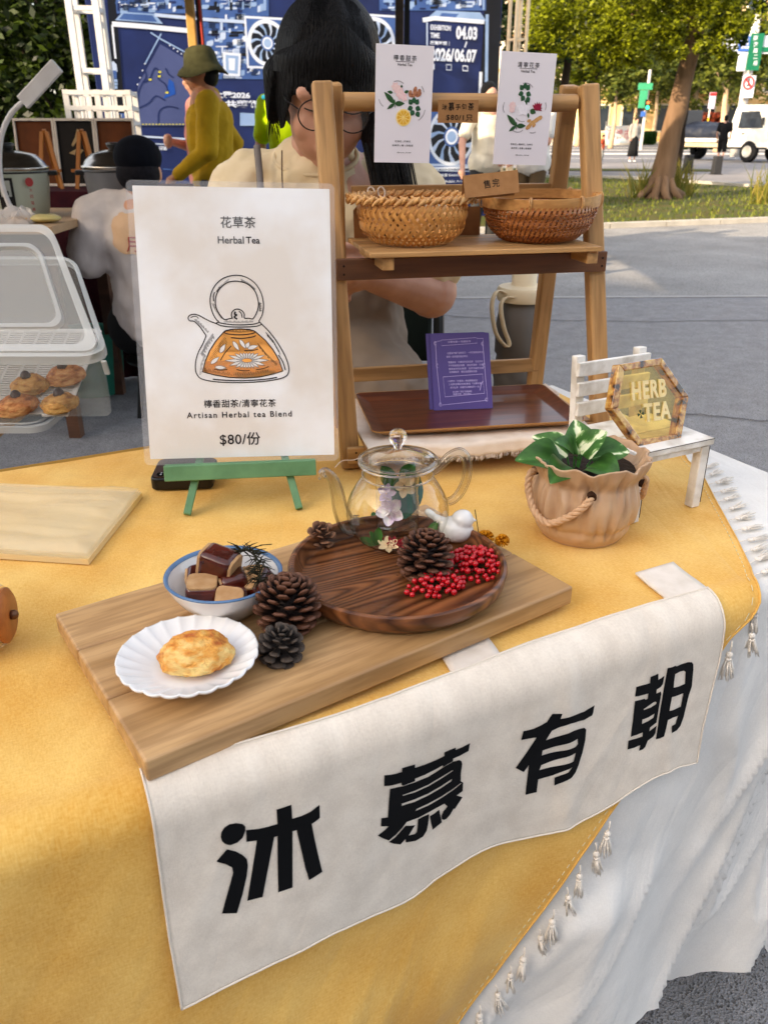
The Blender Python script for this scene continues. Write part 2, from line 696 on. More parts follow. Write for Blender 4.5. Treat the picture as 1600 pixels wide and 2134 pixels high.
def Tr(*p): return Matrix.Translation(Vector(p) if len(p) == 3 else Vector(p[0]))
def Sc(x, y=None, z=None):
    y = x if y is None else y
    z = x if z is None else z
    return Matrix.Diagonal((x, y, z, 1))
def rounded(x0, y0, x1, y1, r, n=4):
    out = []
    for cx, cy, a0 in ((x1 - r, y1 - r, 0), (x0 + r, y1 - r, 90), (x0 + r, y0 + r, 180), (x1 - r, y0 + r, 270)):
        for i in range(n + 1):
            a = R(a0 + 90 * i / n)
            out.append((cx + r * math.cos(a), cy + r * math.sin(a)))
    return out
# ================================================================== ground
def sheet(name, poly, z, m, sub=0):
    q = MB()
    q.add([(p[0], p[1], z) for p in poly], [tuple(range(len(poly)))])
    return struct(name, q, m)
def ground_mat(name, c1, c2, vs, speck=None, rough=.85, bump=.6, bs=160, sp=350, spec=.3):
    m, nt, b = base(name)
    tc = node(nt, 'ShaderNodeTexCoord')
    n1 = node(nt, 'ShaderNodeTexNoise')
    n1.inputs['Scale'].default_value = vs
    n1.inputs['Detail'].default_value = 8
    n1.inputs['Roughness'].default_value = .65
    nt.links.new(tc.outputs['Object'], n1.inputs[0])
    cr = node(nt, 'ShaderNodeValToRGB')
    cr.color_ramp.elements[0].position = .32
    cr.color_ramp.elements[1].position = .68
    cr.color_ramp.elements[0].color = hx(c2)
    cr.color_ramp.elements[1].color = hx(c1)
    nt.links.new(n1.outputs[0], cr.inputs[0])
    out = cr.outputs[0]
    vo = node(nt, 'ShaderNodeTexVoronoi')
    vo.inputs['Scale'].default_value = sp
    nt.links.new(tc.outputs['Object'], vo.inputs[0])
    if speck:
        sep = node(nt, 'ShaderNodeSeparateColor')
        nt.links.new(vo.outputs['Color'], sep.inputs[0])
        cr2 = node(nt, 'ShaderNodeValToRGB')
        cr2.color_ramp.interpolation = 'CONSTANT'
        e = cr2.color_ramp.elements
        e[0].color = hx(speck[0])
        e[1].position = .18
        e[1].color = (.5, .5, .5, 1)
        e2 = e.new(.88)
        e2.color = hx(speck[1])
        nt.links.new(sep.outputs[0], cr2.inputs[0])
        mx = node(nt, 'ShaderNodeMix', data_type='RGBA', blend_type='OVERLAY')
        mx.inputs[0].default_value = .75
        nt.links.new(out, mx.inputs[6])
        nt.links.new(cr2.outputs[0], mx.inputs[7])
        out = mx.outputs[2]
    nt.links.new(out, b.inputs['Base Color'])
    n2 = node(nt, 'ShaderNodeTexNoise')
    n2.inputs['Scale'].default_value = bs
    n2.inputs['Detail'].default_value = 4
    nt.links.new(tc.outputs['Object'], n2.inputs[0])
    ad = node(nt, 'ShaderNodeMath', operation='ADD')
    nt.links.new(n2.outputs[0], ad.inputs[0])
    nt.links.new(vo.outputs['Distance'], ad.inputs[1])
    bp = node(nt, 'ShaderNodeBump')
    bp.inputs['Strength'].default_value = bump
    bp.inputs['Distance'].default_value = .004
    nt.links.new(ad.outputs[0], bp.inputs['Height'])
    nt.links.new(bp.outputs[0], b.inputs['Normal'])
    setp(b, rough=rough, spec=spec)
    MC[name] = m
    return m
m_far = ground_mat('far paving', '8f8c88', '7c7974', .3)
m_asph = ground_mat('coarse asphalt', '8f8f92', '747477', 9, ('4c4c4c', 'c8c8c8'), sp=300, bump=.8, bs=90, rough=.55, spec=.7)
m_conc = ground_mat('smooth plaza concrete', 'a3a19e', '7f7d7a', .7, ('707070', 'a8a8a8'), bump=.25, sp=160)
m_road = ground_mat('road asphalt', '77777b', '66666a', .6, bump=.2)
m_grass = ground_mat('turf soil', '46561a', '5a4a20', 2.2, bump=.9, bs=30)  # turf darkened, the lawn's shade is put into its colour
m_kerb = ground_mat('kerb concrete', 'c3bdb2', 'a9a398', 3, bump=.2)
m_line = mat('road paint', 'e2e0da', 'c9c6bf', vs=3)
sheet('ground', [(-300, -120), (300, -120), (300, 300), (-300, 300)], 0, m_far)
sheet('pavement', [(-14, -9), (15, -9), (15, 6.9), (-14, 6.1)], .004, m_asph)
sheet('plaza_paving', [(-14, 6.1), (15, 6.9), (30, 9), (30, 20.5), (8.2, 12.9), (5.5, 12.25), (3.0, 11.45), (-2, 9.9), (-14, 9.9)], .005, m_conc)
# cracks in the asphalt, sunk strips of dark filler
def crack(pts, wd):
    q = MB()
    P = spline(pts, 6)
    P = [(p.x + random.uniform(-.012, .012), p.y + random.uniform(-.012, .012)) for p in P]
    stroke2(q, P, wd, .0085)
    o = q.build('crack', mat('crack filler', '47474a', rough=1))
    o['kind'] = 'structure'
crack([(-1.35, 2.0), (-1.12, 2.35), (-1.0, 2.8), (-.7, 3.0)], .012)
crack([tuple(onz(u, v, 0))[:2] for u, v in ((1180, 872), (1290, 868), (1420, 866), (1520, 874), (1640, 884))], .009)
crack([tuple(onz(u, v, 0))[:2] for u, v in ((850, 655), (1000, 664), (1300, 672), (1700, 668))], .010)
q = MB()
q.prism([(-14, 6.06), (15, 6.86), (15, 6.9), (-14, 6.1)], 0, .012)
struct('edge_strip', q, mat('joint strip', 'b0adab'))
# lawn with kerbs
lawn = [(3.0, 11.62), (5.5, 12.42), (8.2, 13.07), (30, 20.7), (30, 22), (12.5, 16.2), (9.6, 17.6), (8.5, 19.6), (6.4, 23.2), (2.0, 24.6), (-3, 24), (-6, 10.4), (-2, 10.1)]
q = MB()
q.prism(lawn, -.02, .03)
struct('lawn', q, m_grass)
def kerbline(pts, wd=.13, h=.07):
    q = MB()
    for a, b in zip(pts, pts[1:]):
        d = Vector((b[0] - a[0], b[1] - a[1], 0))
        n = max(1, round(d.length / 1.0))
        for i in range(n):
            p = Vector((a[0], a[1], h / 2)) + d * (i / n)
            e = Vector((a[0], a[1], h / 2)) + d * ((i + .985) / n)
            q.beam(p, e, wd, h)
    struct('kerb', q, m_kerb)
kerbline([(-2, 9.98), (3.0, 11.52), (5.5, 12.32), (8.2, 12.97), (30, 20.6)])
kerbline([(12.5, 16.1), (9.5, 17.5), (8.4, 19.6), (6.3, 23.3), (2, 24.7)], .16, .09)
# footpath, grass strips and road beyond
sheet('footpath', [(-6, 24.6), (2, 24.6), (6.4, 23.3), (9.6, 17.6), (14, 15), (60, 26), (60, 35.6), (-6, 35.2)], .006, ground_mat('footpath paving', '8b8786', '797574', .8, bump=.2))
q = MB()
q.prism([(2, 28.6), (10.4, 27.6), (10.6, 29.0), (2, 30.2)], 0, .03)
struct('grass_strip', q, m_grass)
q = MB()
q.prism([(14.6, 22.5), (24, 23.5), (24, 25), (14.8, 24)], 0, .03)
struct('grass_strip', q, m_grass)
sheet('road', [(-40, 35.4), (120, 35.8), (120, 76), (-40, 74)], .008, m_road)
q = MB()
for y0, y1, x0, x1 in ((40.2, 40.6, 2, 60), (47, 49.5, 2, 60), (56, 57.5, 2, 80), (64, 65, 2, 80)):
    q.add([(x0, y0, .014), (x1, y0, .014), (x1, y1, .014), (x0, y1, .014)], [(0, 1, 2, 3)])
struct('road_markings', q, m_line)
q = MB()
q.prism([(-40, 76), (120, 78), (120, 120), (-40, 120)], 0, .14)
struct('far_pavement', q, mat('far pavement slabs', 'd8cfc0', 'c4bba9', vs=.5))
q = MB()
for i in range(9000):
    x = random.uniform(2, 16)
    y = random.uniform(11.6, 24)
    # only inside the lawn
    if y < 11.6 + (x - 3) * .33 or y > 24.4 - max(0, x - 5) * 1.75:
        continue
    a = random.uniform(0, pi)
    h = random.uniform(.03, .08)
    q.add([(x - .016 * math.cos(a), y - .016 * math.sin(a), .03), (x + .016 * math.cos(a), y + .016 * math.sin(a), .03), (x + random.uniform(-.02, .02), y, .03 + h)], [(0, 1, 2)])
tufts = q.build('grass', leaf_mat('grass blades', '3a4c12', '7f8432', .2))
tag(tufts, 'short sunlit grass growing over the lawn by the trees', 'grass', kind='stuff')

# ================================================================== table and cloths
NF, ZT, RR_ = .497, .745, .018
LA = RR_ * pi / 2
T0, T1, NB = -1.05, 1.0, 1.235
def sstep(x):
    x = max(0, min(1, x))
    return x * x * (3 - 2 * x)
def swell(t, s):
    """how far the hanging cloth stands off the table's front plane"""
    if s <= .01:
        return 0
    h = s - .01
    k = sstep(h / .24)
    g = (h / .7) ** 1.35
    d = .045 * h + k * .0095 * (math.cos(2 * pi * (t - .12) / .48) + .25)
    d += g * (.026 * math.sin(t * 12.5 + 1.2 + h * 1.5) + .012 * math.sin(t * 26 + 3 - h * 5))
    d += sstep((h - .18) / .3) * .006 * noise.noise((t * 9 + h * 4, h * 3, 1.7)) * 2
    return max(d, .25 * k * .002)
def cloth(t, s, off, wr=0.0):
    """point on the draped cloth: s runs across the top (negative) and down the front (positive)"""
    a = 0
    if s <= 0:
        p = Vector((t, NF + RR_ - s, ZT))
        nn = Vector((0, 0, 1))
    elif s < LA:
        a = s / RR_
        p = Vector((t, NF + RR_ - RR_ * math.sin(a), ZT - RR_ + RR_ * math.cos(a)))
        nn = Vector((0, -math.sin(a), math.cos(a)))
    else:
        p = Vector((t, NF, ZT - RR_ - (s - LA)))
        nn = Vector((0, -1, 0))
    p += nn * (off + wr)
    p.y -= swell(t, s)
    return p
def to_cloth(u, v, off=.012):
    """(t, s) of the point of the hanging cloth that is seen at a photo pixel"""
    d = ray(u, v)
    dl, cl_ = TN(d), TN(CAM)
    n = NF - off
    for _ in range(10):
        k = (n - cl_.y) / dl.y
        t, z = cl_.x + dl.x * k, cl_.z + dl.z * k
        s = LA + ZT - RR_ - z
        n = NF - off - swell(t, s)
    return t, s
def lerp(L, x):
    for (a, b), (c, d) in zip(L, L[1:]):
        if a <= x <= c:
            return b + (d - b) * (x - a) / (c - a)
    return L[0][1] if x < L[0][0] else L[-1][1]
def W(p):
    return T(p.x, p.y, p.z)
def fbm(x, y, z, o=4):
    v, a = 0, .5
    for i in range(o):
        v += a * noise.noise((x, y, z))
        x, y, z, a = x * 2.03, y * 2.03, z + 3.1, a * .5
    return v
def ridge(x, y, z):
    return 1 - abs(noise.noise((x, y, z))) * 2
def cloth_obj(name, m, trange, srange, nu, nv, off, wrf, parent=None, thick=0, tf=None):
    """grid cloth; tf(a, s) gives t for the sideways fraction a at arc length s"""
    vs, uvs = [], []
    for j in range(nv + 1):
        for i in range(nu + 1):
            a = i / nu
            s = srange[0] + (srange[1](a) - srange[0]) * (j / nv) if callable(srange[1]) else srange[0] + (srange[1] - srange[0]) * j / nv
            t = tf(a, s) if tf else trange[0] + (trange[1] - trange[0]) * a
            vs.append(tuple(W(cloth(t, s, off, wrf(t, s)))))
            uvs.append((t, s))
    fs = [(j * (nu + 1) + i, (j + 1) * (nu + 1) + i, (j + 1) * (nu + 1) + i + 1, j * (nu + 1) + i + 1) for j in range(nv) for i in range(nu)]
    me = bpy.data.meshes.new(name)
    me.from_pydata(vs, [], fs)
    me.materials.append(m)
    uv = me.uv_layers.new(name='UV')
    for l in me.loops:
        uv.data[l.index].uv = uvs[l.vertex_index]
    me.polygons.foreach_set('use_smooth', [True] * len(fs))
    me.update()
    o = link(name, me, parent)
    if thick:
        sd = o.modifiers.new('solid', 'SOLIDIFY')
        sd.thickness = thick
        sd.offset = -1
    return o
# folding table (mostly under its cloths)
tb = thing('folding_table', 'long folding table standing under the white and yellow cloths', 'table', T(0, .86, 0), (0, 0, TA))
q = MB().box(((T0 + T1) / 2, (NB - NF) / 2 + NF - .86, ZT - .02), (T1 - T0 - .02, NB - NF - .01, .034))
q.build('tabletop', mat('table plastic', 'd8d6d0'), tb, bevel=.006)
for tx in (T0 + .25, T1 - .2):
    for ny in (NF + .1 - .86, NB - .1 - .86):
        MB().tube([(tx, ny, 0), (tx, ny, ZT - .04)], .013, 10).build('leg', mat('grey steel', '707072', metal=.8, rough=.4), tb)
    MB().tube([(tx, NF + .1 - .86, .2), (tx, NB - .1 - .86, .2)], .01, 8).build('crossbar', MC['grey steel'], tb)

m_white = cloth_mat('white cotton', 'e8e5df', 'dbd8d2', scale=700, bump=.35, wr=.6, wrs=11)
m_yel = cloth_mat('yellow cotton', 'ecc26c', 'd8a044', scale=620, bump=.5, mottle=9, wr=.55, wrs=7)
m_cal = cloth_mat('unbleached calico', 'ebe0d0', 'dacebe', scale=900, bump=.6, mottle=40, wr=.3, wrs=9)
YR = [(-.74, .97), (-.5, .965), (-.34, .955), (-.296, .925), (-.25, .905), (-.15, .833), (-.08, .783), (-.014, .733), (.02, .700)] + sorted((s, t) for t, s in (to_cloth(*q_) for q_ in ((1515, 1330), (1440, 1440), (1350, 1570), (1262, 1700), (1204, 1785), (1096, 1935), (1026, 2030), (948, 2134)))) + [(.66, .20)]
def yr(s):
    for (s0, t0), (s1, t1) in zip(YR, YR[1:]):
        if s0 <= s <= s1:
            k = (s - s0) / (s1 - s0)
            return t0 + (t1 - t0) * k
    return YR[0][1] if s < YR[0][0] else YR[-1][1]
# white cloth: front skirt with creases, side skirt at the right end
def wr_w(t, s):
    if s < .02:
        return .0008 * fbm(t * 8, s * 8, 0)
    x, y = t * math.cos(-.46) - s * math.sin(-.46), t * math.sin(-.46) + s * math.cos(-.46)
    k = sstep((s - .02) / .15) * (1 - .93 * sstep((yr(s) + .055 - t) / .05)) * (1 - .9 * sstep((.70 - t) / .04) * sstep((.35 - s) / .06))
    return k * (.026 * (max(0, ridge(x * 5, y * .9, 3)) ** 3) + .014 * (max(0, ridge(x * 12 + 4, y * 1.6, 9)) ** 4) + .003 * fbm(x * 14, y * 4, 5, 3) - .002)
def hem(a):
    t = T0 + (T1 - T0) * a
    return LA + .545 + .05 * sstep((t - .62) / .1) + .055 * sstep((t - .84) / .05) + .012 * math.sin(t * 13) + .004 * noise.noise((t * 60, 0, 0))
def dropn(s):
    return s
white = thing('tablecloth', 'white cotton cloth hanging to near the ground, under the yellow cloth', 'tablecloth', (0, 0, 0))
cloth_obj('front_drop', m_white, (T0, T1), (-(NB - NF - RR_), hem), 330, 150, .001, wr_w, white)
# right end: hangs from the side edge, gathered at the corner
q = MB()
NV = 70
def side_pt(a, b):
    n = NF + .018 + (NB - NF - .018) * a
    d = b * (.62 + .05 * math.sin(a * 9))
    fl = .05 * d + .03 * (d / .6) * math.sin(a * 17 + 1) + .004 * fbm(a * 9, d * 6, 2)
    nn = n
    cr = max(0, 1 - a / .25)
    nn -= cr * (swell(T1, d + LA) * 1.0 + .018) * min(1, d * 12)
    tt = T1 + (RR_ * math.sin(min(1, d / .03) * pi / 2) - RR_ * 0) * .6 + fl * (1 - cr)
    z = ZT + .001 - d
    return tuple(T(tt, nn, z))
q.grid(90, NV, side_pt)
sd = q.build('side_drop', m_white, white, smooth=True)
q = MB()
q.grid(160, 30, lambda a, b: tuple(T(T0 + (T1 - T0) * a, NB + .002 + .03 * b + .008 * b * math.sin(a * 60), ZT + .001 - .32 * b)))
q.build('back_drop', m_white, white, smooth=True)
# yellow cloth: its right hem runs slantwise over the top and down the front
def wr_y(t, s):
    if s < -.015:
        v = .0030 * max(0, ridge(t * 3.2 + s * 2.4, s * 1.2, 31)) ** 4 + .0020 * fbm(t * 7, s * 7, 2) + .0025 * math.exp(-((t - .84 + .3 * (s + .3)) / .02) ** 2) * sstep((-s - .2) / .1) * sstep((t - .78) / .05)
        return max(v, -.0015)
    x, y = t * math.cos(-.6) - s * math.sin(-.6), t * math.sin(-.6) + s * math.cos(-.6)
    return .0015 + sstep((s - .05) / .2) * sstep((yr(s) - .01 - t) / .11) * (.026 * max(0, ridge(x * 3.6, y * .7, 7)) ** 2 + .008 * max(0, ridge(x * 11, y * 1.5, 17)) ** 3 + .0015 * fbm(x * 14, y * 4, 1)) * .9 * sstep((s - .235) / .15)
def tf_y(a, s):
    r = yr(s)
    return T0 + (r - T0) * a
yellow = thing('tablecloth', 'mustard yellow cloth with white tassels laid slantwise over the table', 'tablecloth', (0, 0, 0))
YO = .0125
cloth_obj('cloth', m_yel, None, (-(NB - NF - RR_) + .004, .58), 300, 190, YO, lambda t, s: wr_y(t, s) - (.0085 if s < -.02 else .0085 * (1 - sstep((s + .02) / .05))), yellow, tf=tf_y)
q = MB()
q.grid(120, 24, lambda a, b: tuple(T(T0 + (.955 - T0) * a, NB + .006 + .03 * b + .008 * b * math.sin(a * 60), ZT + .005 - .25 * b)))
o = q.build('back_drop', m_yel, yellow, smooth=True)
# stitched hem (raised double line) and tassels along the slant edge
def ysurf(t, s, d=0):
    base_off = YO + wr_y(t, s) - (.0085 if s < -.02 else .0085 * (1 - sstep((s + .02) / .05)))
    return W(cloth(t, s, base_off + d))
edge = []
s = -.36
while s < .57:
    edge.append((yr(s), s))
    s += .004
# smoothed edge
E2 = []
for i in range(len(edge)):
    lo, hi = max(0, i - 4), min(len(edge), i + 5)
    E2.append((sum(e[0] for e in edge[lo:hi]) / (hi - lo), sum(e[1] for e in edge[lo:hi]) / (hi - lo)))
q = MB()
q.tube([ysurf(t, s, .0004) for t, s in edge], .0011, 5)
q.build('hem', m_yel, yellow, smooth=True)
q = MB()
for d_ in (.009,):
    i = 0
    while i < len(E2) - 2:
        a = ysurf(E2[i][0] - d_, E2[i][1], .0006)
        b = ysurf(E2[i + 1][0] - d_, E2[i + 1][1], .0006)
        q.tube([a, b], .0005, 4)
        i += 2
q.build('stitching', mat('cream thread', 'e9dcae'), yellow)['kind'] = 'stuff'
m_tas = mat('tassel cotton', 'f6efe4', 'e8dfd2', vs=300, rough=.9, bump=.4, bs=900)
def make_tassel(seedv, spread):
    """cord, knot and strands, hanging along -z from the origin"""
    rnd = random.Random(seedv)
    cord = MB().tube([(0, 0, 0), (.001, 0, -.006), (0, 0, -.012)], .0009, 6)
    knot = MB()
    knot.ball((0, 0, -.014), (.0034, .0034, .0032), 10, 7)
    knot.tube([(0.0026 * math.cos(a), .0026 * math.sin(a), -.0185 + .0005 * math.sin(3 * a)) for a in [i * pi / 4 for i in range(8)]], .001, 6, closed=True)
    st = MB()
    for i in range(34):
        a = rnd.uniform(0, 2 * pi)
        r0 = rnd.uniform(0, .002)
        r1 = rnd.uniform(.001, spread)
        L = rnd.uniform(.016, .024)
        st.tube([(r0 * math.cos(a), r0 * math.sin(a), -.016), (r1 * .7 * math.cos(a), r1 * .7 * math.sin(a), -.016 - L * .5), (r1 * math.cos(a + .2), r1 * math.sin(a + .2), -.016 - L)], [.0006, .0006, .0004], 4)
    return cord.mesh('cord', m_tas, True), knot.mesh('knot', m_tas, True), st.mesh('strands', m_tas, True)
TAS = [make_tassel(i, sp) for i, sp in enumerate((.005, .0075, .009, .006))]
def put_tassel(M, k):
    c, kn, st = TAS[k % 4]
    o = rep('tassel', st, yellow, M)
    rep('knot', kn, o, Matrix.Identity(4))
    rep('cord', c, o, Matrix.Identity(4))
def BRL(s): return lerp([(-.02, .650)] + sorted((a, b) for b, a in (to_cloth(*q_) for q_ in ((1509, 1300), (1497, 1370), (1478, 1450), (1462, 1520), (1450, 1590)))), s) - .001
def BSL(t): return lerp(sorted(to_cloth(*q_) for q_ in ((1080, 1748), (1180, 1722), (1260, 1685), (1340, 1630), (1400, 1600), (1450, 1590))), t) + .001
# along the hem: on the table they lie flat on the white cloth, down the front they hang
acc, last, k = 0, None, 0
step = .0275
s = -.335
while s < .56:
    t = yr(s)
    p = W(cloth(t + .002, s, .0125 if s > .03 else .003, max(0, min(.006, wr_w(t + .012, s + .025))) if s > .03 else 0))
    if last is not None:
        acc += (p - last).length
    last = p
    if acc >= step or k == 0:
        acc = 0
        k += 1
        if .0 < s < lerp([(.0, .03), (.66, .28)], s) + .4 and t < BRL(s) and s < BSL(t):
            last = p
            s += .002
            continue
        tilt = random.uniform(-.25, .25)
        sc = random.uniform(.85, 1.05)
        if s < .0:
            d = Vector((TC, TS, 0)) * 1 + Vector((-TS, TC, 0)) * random.uniform(-.15, .25)
            M = frame(p + Vector((0, 0, .0035)), d, Vector((0, 0, 1)).cross(d)) @ Ry(-pi / 2) @ Rz(tilt) @ Sc(sc * .42 if False else sc * .7, sc, sc * 1.15)
            if .02 > s > -.02:
                pass
        else:
            pw = W(cloth(t, s + .012, .005 + .006, wr_w(t, s + .012)))
            nrm = Vector((TS, -TC, 0))
            fr = (.05 + 0)
            M = Tr(p + nrm * .004) @ Matrix.Rotation(TA, 4, 'Z') @ Rx(-.10) @ Ry(tilt * .7) @ Sc(sc * 1.12)
        put_tassel(M, k)
    s += .002
# ================================================================== banner with the four characters
BO = YO + .006
def bwr(t, s):
    return .0018 * fbm(t * 16, s * 9, 6) + .0022 * (max(0, ridge(t * 7 + s * 4, s * 2, 44)) ** 3) * sstep(s / .08) + .0032 * sstep(s / .05) * (math.exp(-((t - .435 - s * .05) / .012) ** 2) + .7 * math.exp(-((t - .565 - s * .05) / .010) ** 2)) + .001
def bsurf(t, s, d=0):
    return W(cloth(t, s, BO + bwr(t, s) - .0085 * (1 - sstep((s + .02) / .04)) + d))
_l = sorted((s, t) for t, s in (to_cloth(*q_, BO) for q_ in ((318, 1700), (334, 1820), (352, 1950), (378, 2100))))
_r = sorted((s, t) for t, s in (to_cloth(*q_, BO) for q_ in ((1509, 1300), (1497, 1370), (1478, 1450), (1462, 1520), (1450, 1590))))
_b = sorted(to_cloth(*q_, BO) for q_ in ((378, 2100), (470, 2052), (560, 2008), (680, 1945), (780, 1905), (860, 1868), (930, 1812), (1000, 1768), (1080, 1748), (1180, 1722), (1260, 1685), (1340, 1630), (1400, 1600), (1450, 1590)))
BL = lambda s: lerp([(-.02, .053)] + _l, s)
BR = lambda s: lerp([(-.02, .652)] + _r, s)
banner = thing('banner', 'unbleached calico banner with four big black characters hung over the table front', 'banner')
def banner_mesh():
    nu, nv = 150, 60
    vs, uvs = [], []
    S0, S1 = .003, .262
    for j in range(nv + 1):
        for i in range(nu + 1):
            a = i / nu
            tq_ = _b[0][0] + (_b[-1][0] - _b[0][0]) * a
            s = S0 + (sum(lerp(_b, tq_ + e_ * .012) for e_ in (-1, 0, 1)) / 3 - S0) * j / nv
            s += .004 * math.sin(a * 6) * (1 - j / nv)
            t = BL(s) + (BR(s) - BL(s)) * a
            vs.append(tuple(bsurf(t, s)))
            uvs.append((t, s))
    fs = [(j * (nu + 1) + i, (j + 1) * (nu + 1) + i, (j + 1) * (nu + 1) + i + 1, j * (nu + 1) + i + 1) for j in range(nv) for i in range(nu)]
    me = bpy.data.meshes.new('cloth')
    me.from_pydata(vs, [], fs)
    me.materials.append(m_cal)
    uv = me.uv_layers.new(name='UV')
    for l in me.loops:
        uv.data[l.index].uv = uvs[l.vertex_index]
    me.polygons.foreach_set('use_smooth', [True] * len(fs))
    o = link('cloth', me, banner)
    sd = o.modifiers.new('solid', 'SOLIDIFY')
    sd.thickness = .0012
    # rolled hems
    n = nu + 1
    q = MB()
    for idx in (range(0, n), range(nv * n, nv * n + n), [j * n for j in range(nv + 1)], [j * n + nu for j in range(nv + 1)]):
        q.tube([vs[i] for i in idx], .0011, 5)
    q.build('hem', m_cal, banner, smooth=True)
banner_mesh()
# traced outlines of the characters (photo pixels, turned into banner coordinates below)
def crop(x0, y0, k, L):
    return [(x0 + x / k, y0 + y / k) for x, y in L]
CH = []
k1 = 1600 / 580
CH.append(('printed_character', [
    crop(440, 1640, k1, [(55, 285), (58, 258), (75, 230), (105, 211), (145, 205), (180, 210), (196, 225), (196, 250), (180, 290), (150, 317), (110, 332), (80, 325), (62, 310)]),
    crop(440, 1640, k1, [(30, 425), (58, 392), (90, 355), (140, 367), (180, 388), (205, 412), (211, 450), (204, 510), (180, 615), (148, 722), (62, 725), (85, 640), (110, 550), (126, 490), (120, 460), (85, 442)]),
    crop(440, 1640, k1, [(200, 245), (270, 238), (330, 225), (380, 210), (375, 127), (460, 100), (465, 180), (520, 163), (570, 140), (622, 100), (624, 175), (600, 195), (577, 210), (590, 280), (612, 380), (638, 485), (562, 533), (540, 460), (515, 350), (490, 245), (467, 252), (467, 575), (385, 603), (382, 450), (380, 280), (362, 285), (345, 370), (320, 500), (295, 630), (207, 652), (225, 540), (248, 400), (262, 305), (203, 313)])]))
k2 = 1600 / 210
CH.append(('printed_character', [
    crop(780, 1540, k2, [(152, 570), (250, 562), (340, 545), (435, 515), (435, 455), (640, 397), (640, 452), (800, 400), (960, 335), (1105, 262), (1105, 205), (1285, 130), (1280, 168), (1400, 118), (1512, 60), (1488, 185), (1360, 255), (1245, 305), (1240, 350), (1150, 395), (1082, 440), (1080, 410), (960, 480), (800, 560), (640, 625), (638, 665), (540, 700), (455, 735), (425, 725), (425, 692), (340, 715), (250, 735), (152, 742)]),
    crop(780, 1540, k2, [(245, 785), (455, 742), (640, 680), (850, 595), (1082, 445), (1250, 350), (1340, 328), (1375, 345), (1388, 390), (1365, 550), (1365, 665), (1402, 685), (1395, 820), (1300, 890), (1392, 918), (1270, 1105), (1250, 1100), (1200, 1190), (1140, 1260), (1095, 1280), (1062, 1262), (1060, 1210), (1090, 1140), (1155, 1065), (1105, 1020), (870, 1150), (690, 1245), (510, 1310), (440, 1400), (340, 1510), (225, 1605), (130, 1570), (52, 1528), (160, 1440), (228, 1378), (100, 1382), (108, 1250), (210, 1238), (225, 1000)]),
    crop(780, 1540, k2, [(440, 885), (640, 815), (850, 720), (1050, 600), (1240, 485), (1240, 500), (1050, 625), (850, 745), (640, 840), (445, 897)]),
    crop(780, 1540, k2, [(430, 1022), (640, 950), (850, 860), (1050, 745), (1225, 628), (1218, 660), (1050, 775), (850, 890), (640, 990), (430, 1055)]),
    crop(780, 1540, k2, [(665, 1105), (850, 1020), (1050, 910), (1250, 780), (1368, 690), (1372, 703), (1250, 800), (1050, 935), (850, 1050), (645, 1138)]),
    crop(780, 1540, k2, [(490, 1370), (570, 1372), (640, 1362), (540, 1525), (640, 1500), (668, 1470), (680, 1400), (688, 1270), (770, 1225), (862, 1185), (850, 1330), (825, 1450), (765, 1545), (650, 1610), (495, 1635), (490, 1580), (410, 1668), (300, 1655), (225, 1630), (330, 1550), (420, 1450)]),
    crop(780, 1540, k2, [(875, 1220), (950, 1175), (1022, 1115), (1040, 1200), (1065, 1315), (1000, 1370), (920, 1435), (895, 1330)])]))
k3 = 1600 / 440
CH.append(('printed_character', [
    crop(1040, 1360, k3, [(162, 660), (180, 592), (255, 575), (310, 550), (358, 523), (398, 462), (475, 462), (460, 500), (560, 475), (640, 445), (718, 397), (708, 450), (700, 473), (640, 508), (540, 535), (455, 562), (395, 590), (350, 662), (450, 630), (560, 590), (640, 567), (655, 580), (648, 660), (625, 760), (597, 850), (575, 905), (545, 945), (500, 970), (413, 1005), (415, 945), (480, 922), (520, 905), (548, 868), (500, 890), (400, 928), (292, 958), (280, 1055), (195, 1075), (208, 960), (220, 850), (182, 903), (120, 872), (200, 760), (280, 640)]),
    crop(1040, 1360, k3, [(325, 740), (460, 700), (590, 650), (592, 690), (575, 712), (450, 745), (318, 777)]),
    crop(1040, 1360, k3, [(315, 850), (345, 838), (460, 800), (575, 757), (560, 822), (430, 858), (300, 888)])]))
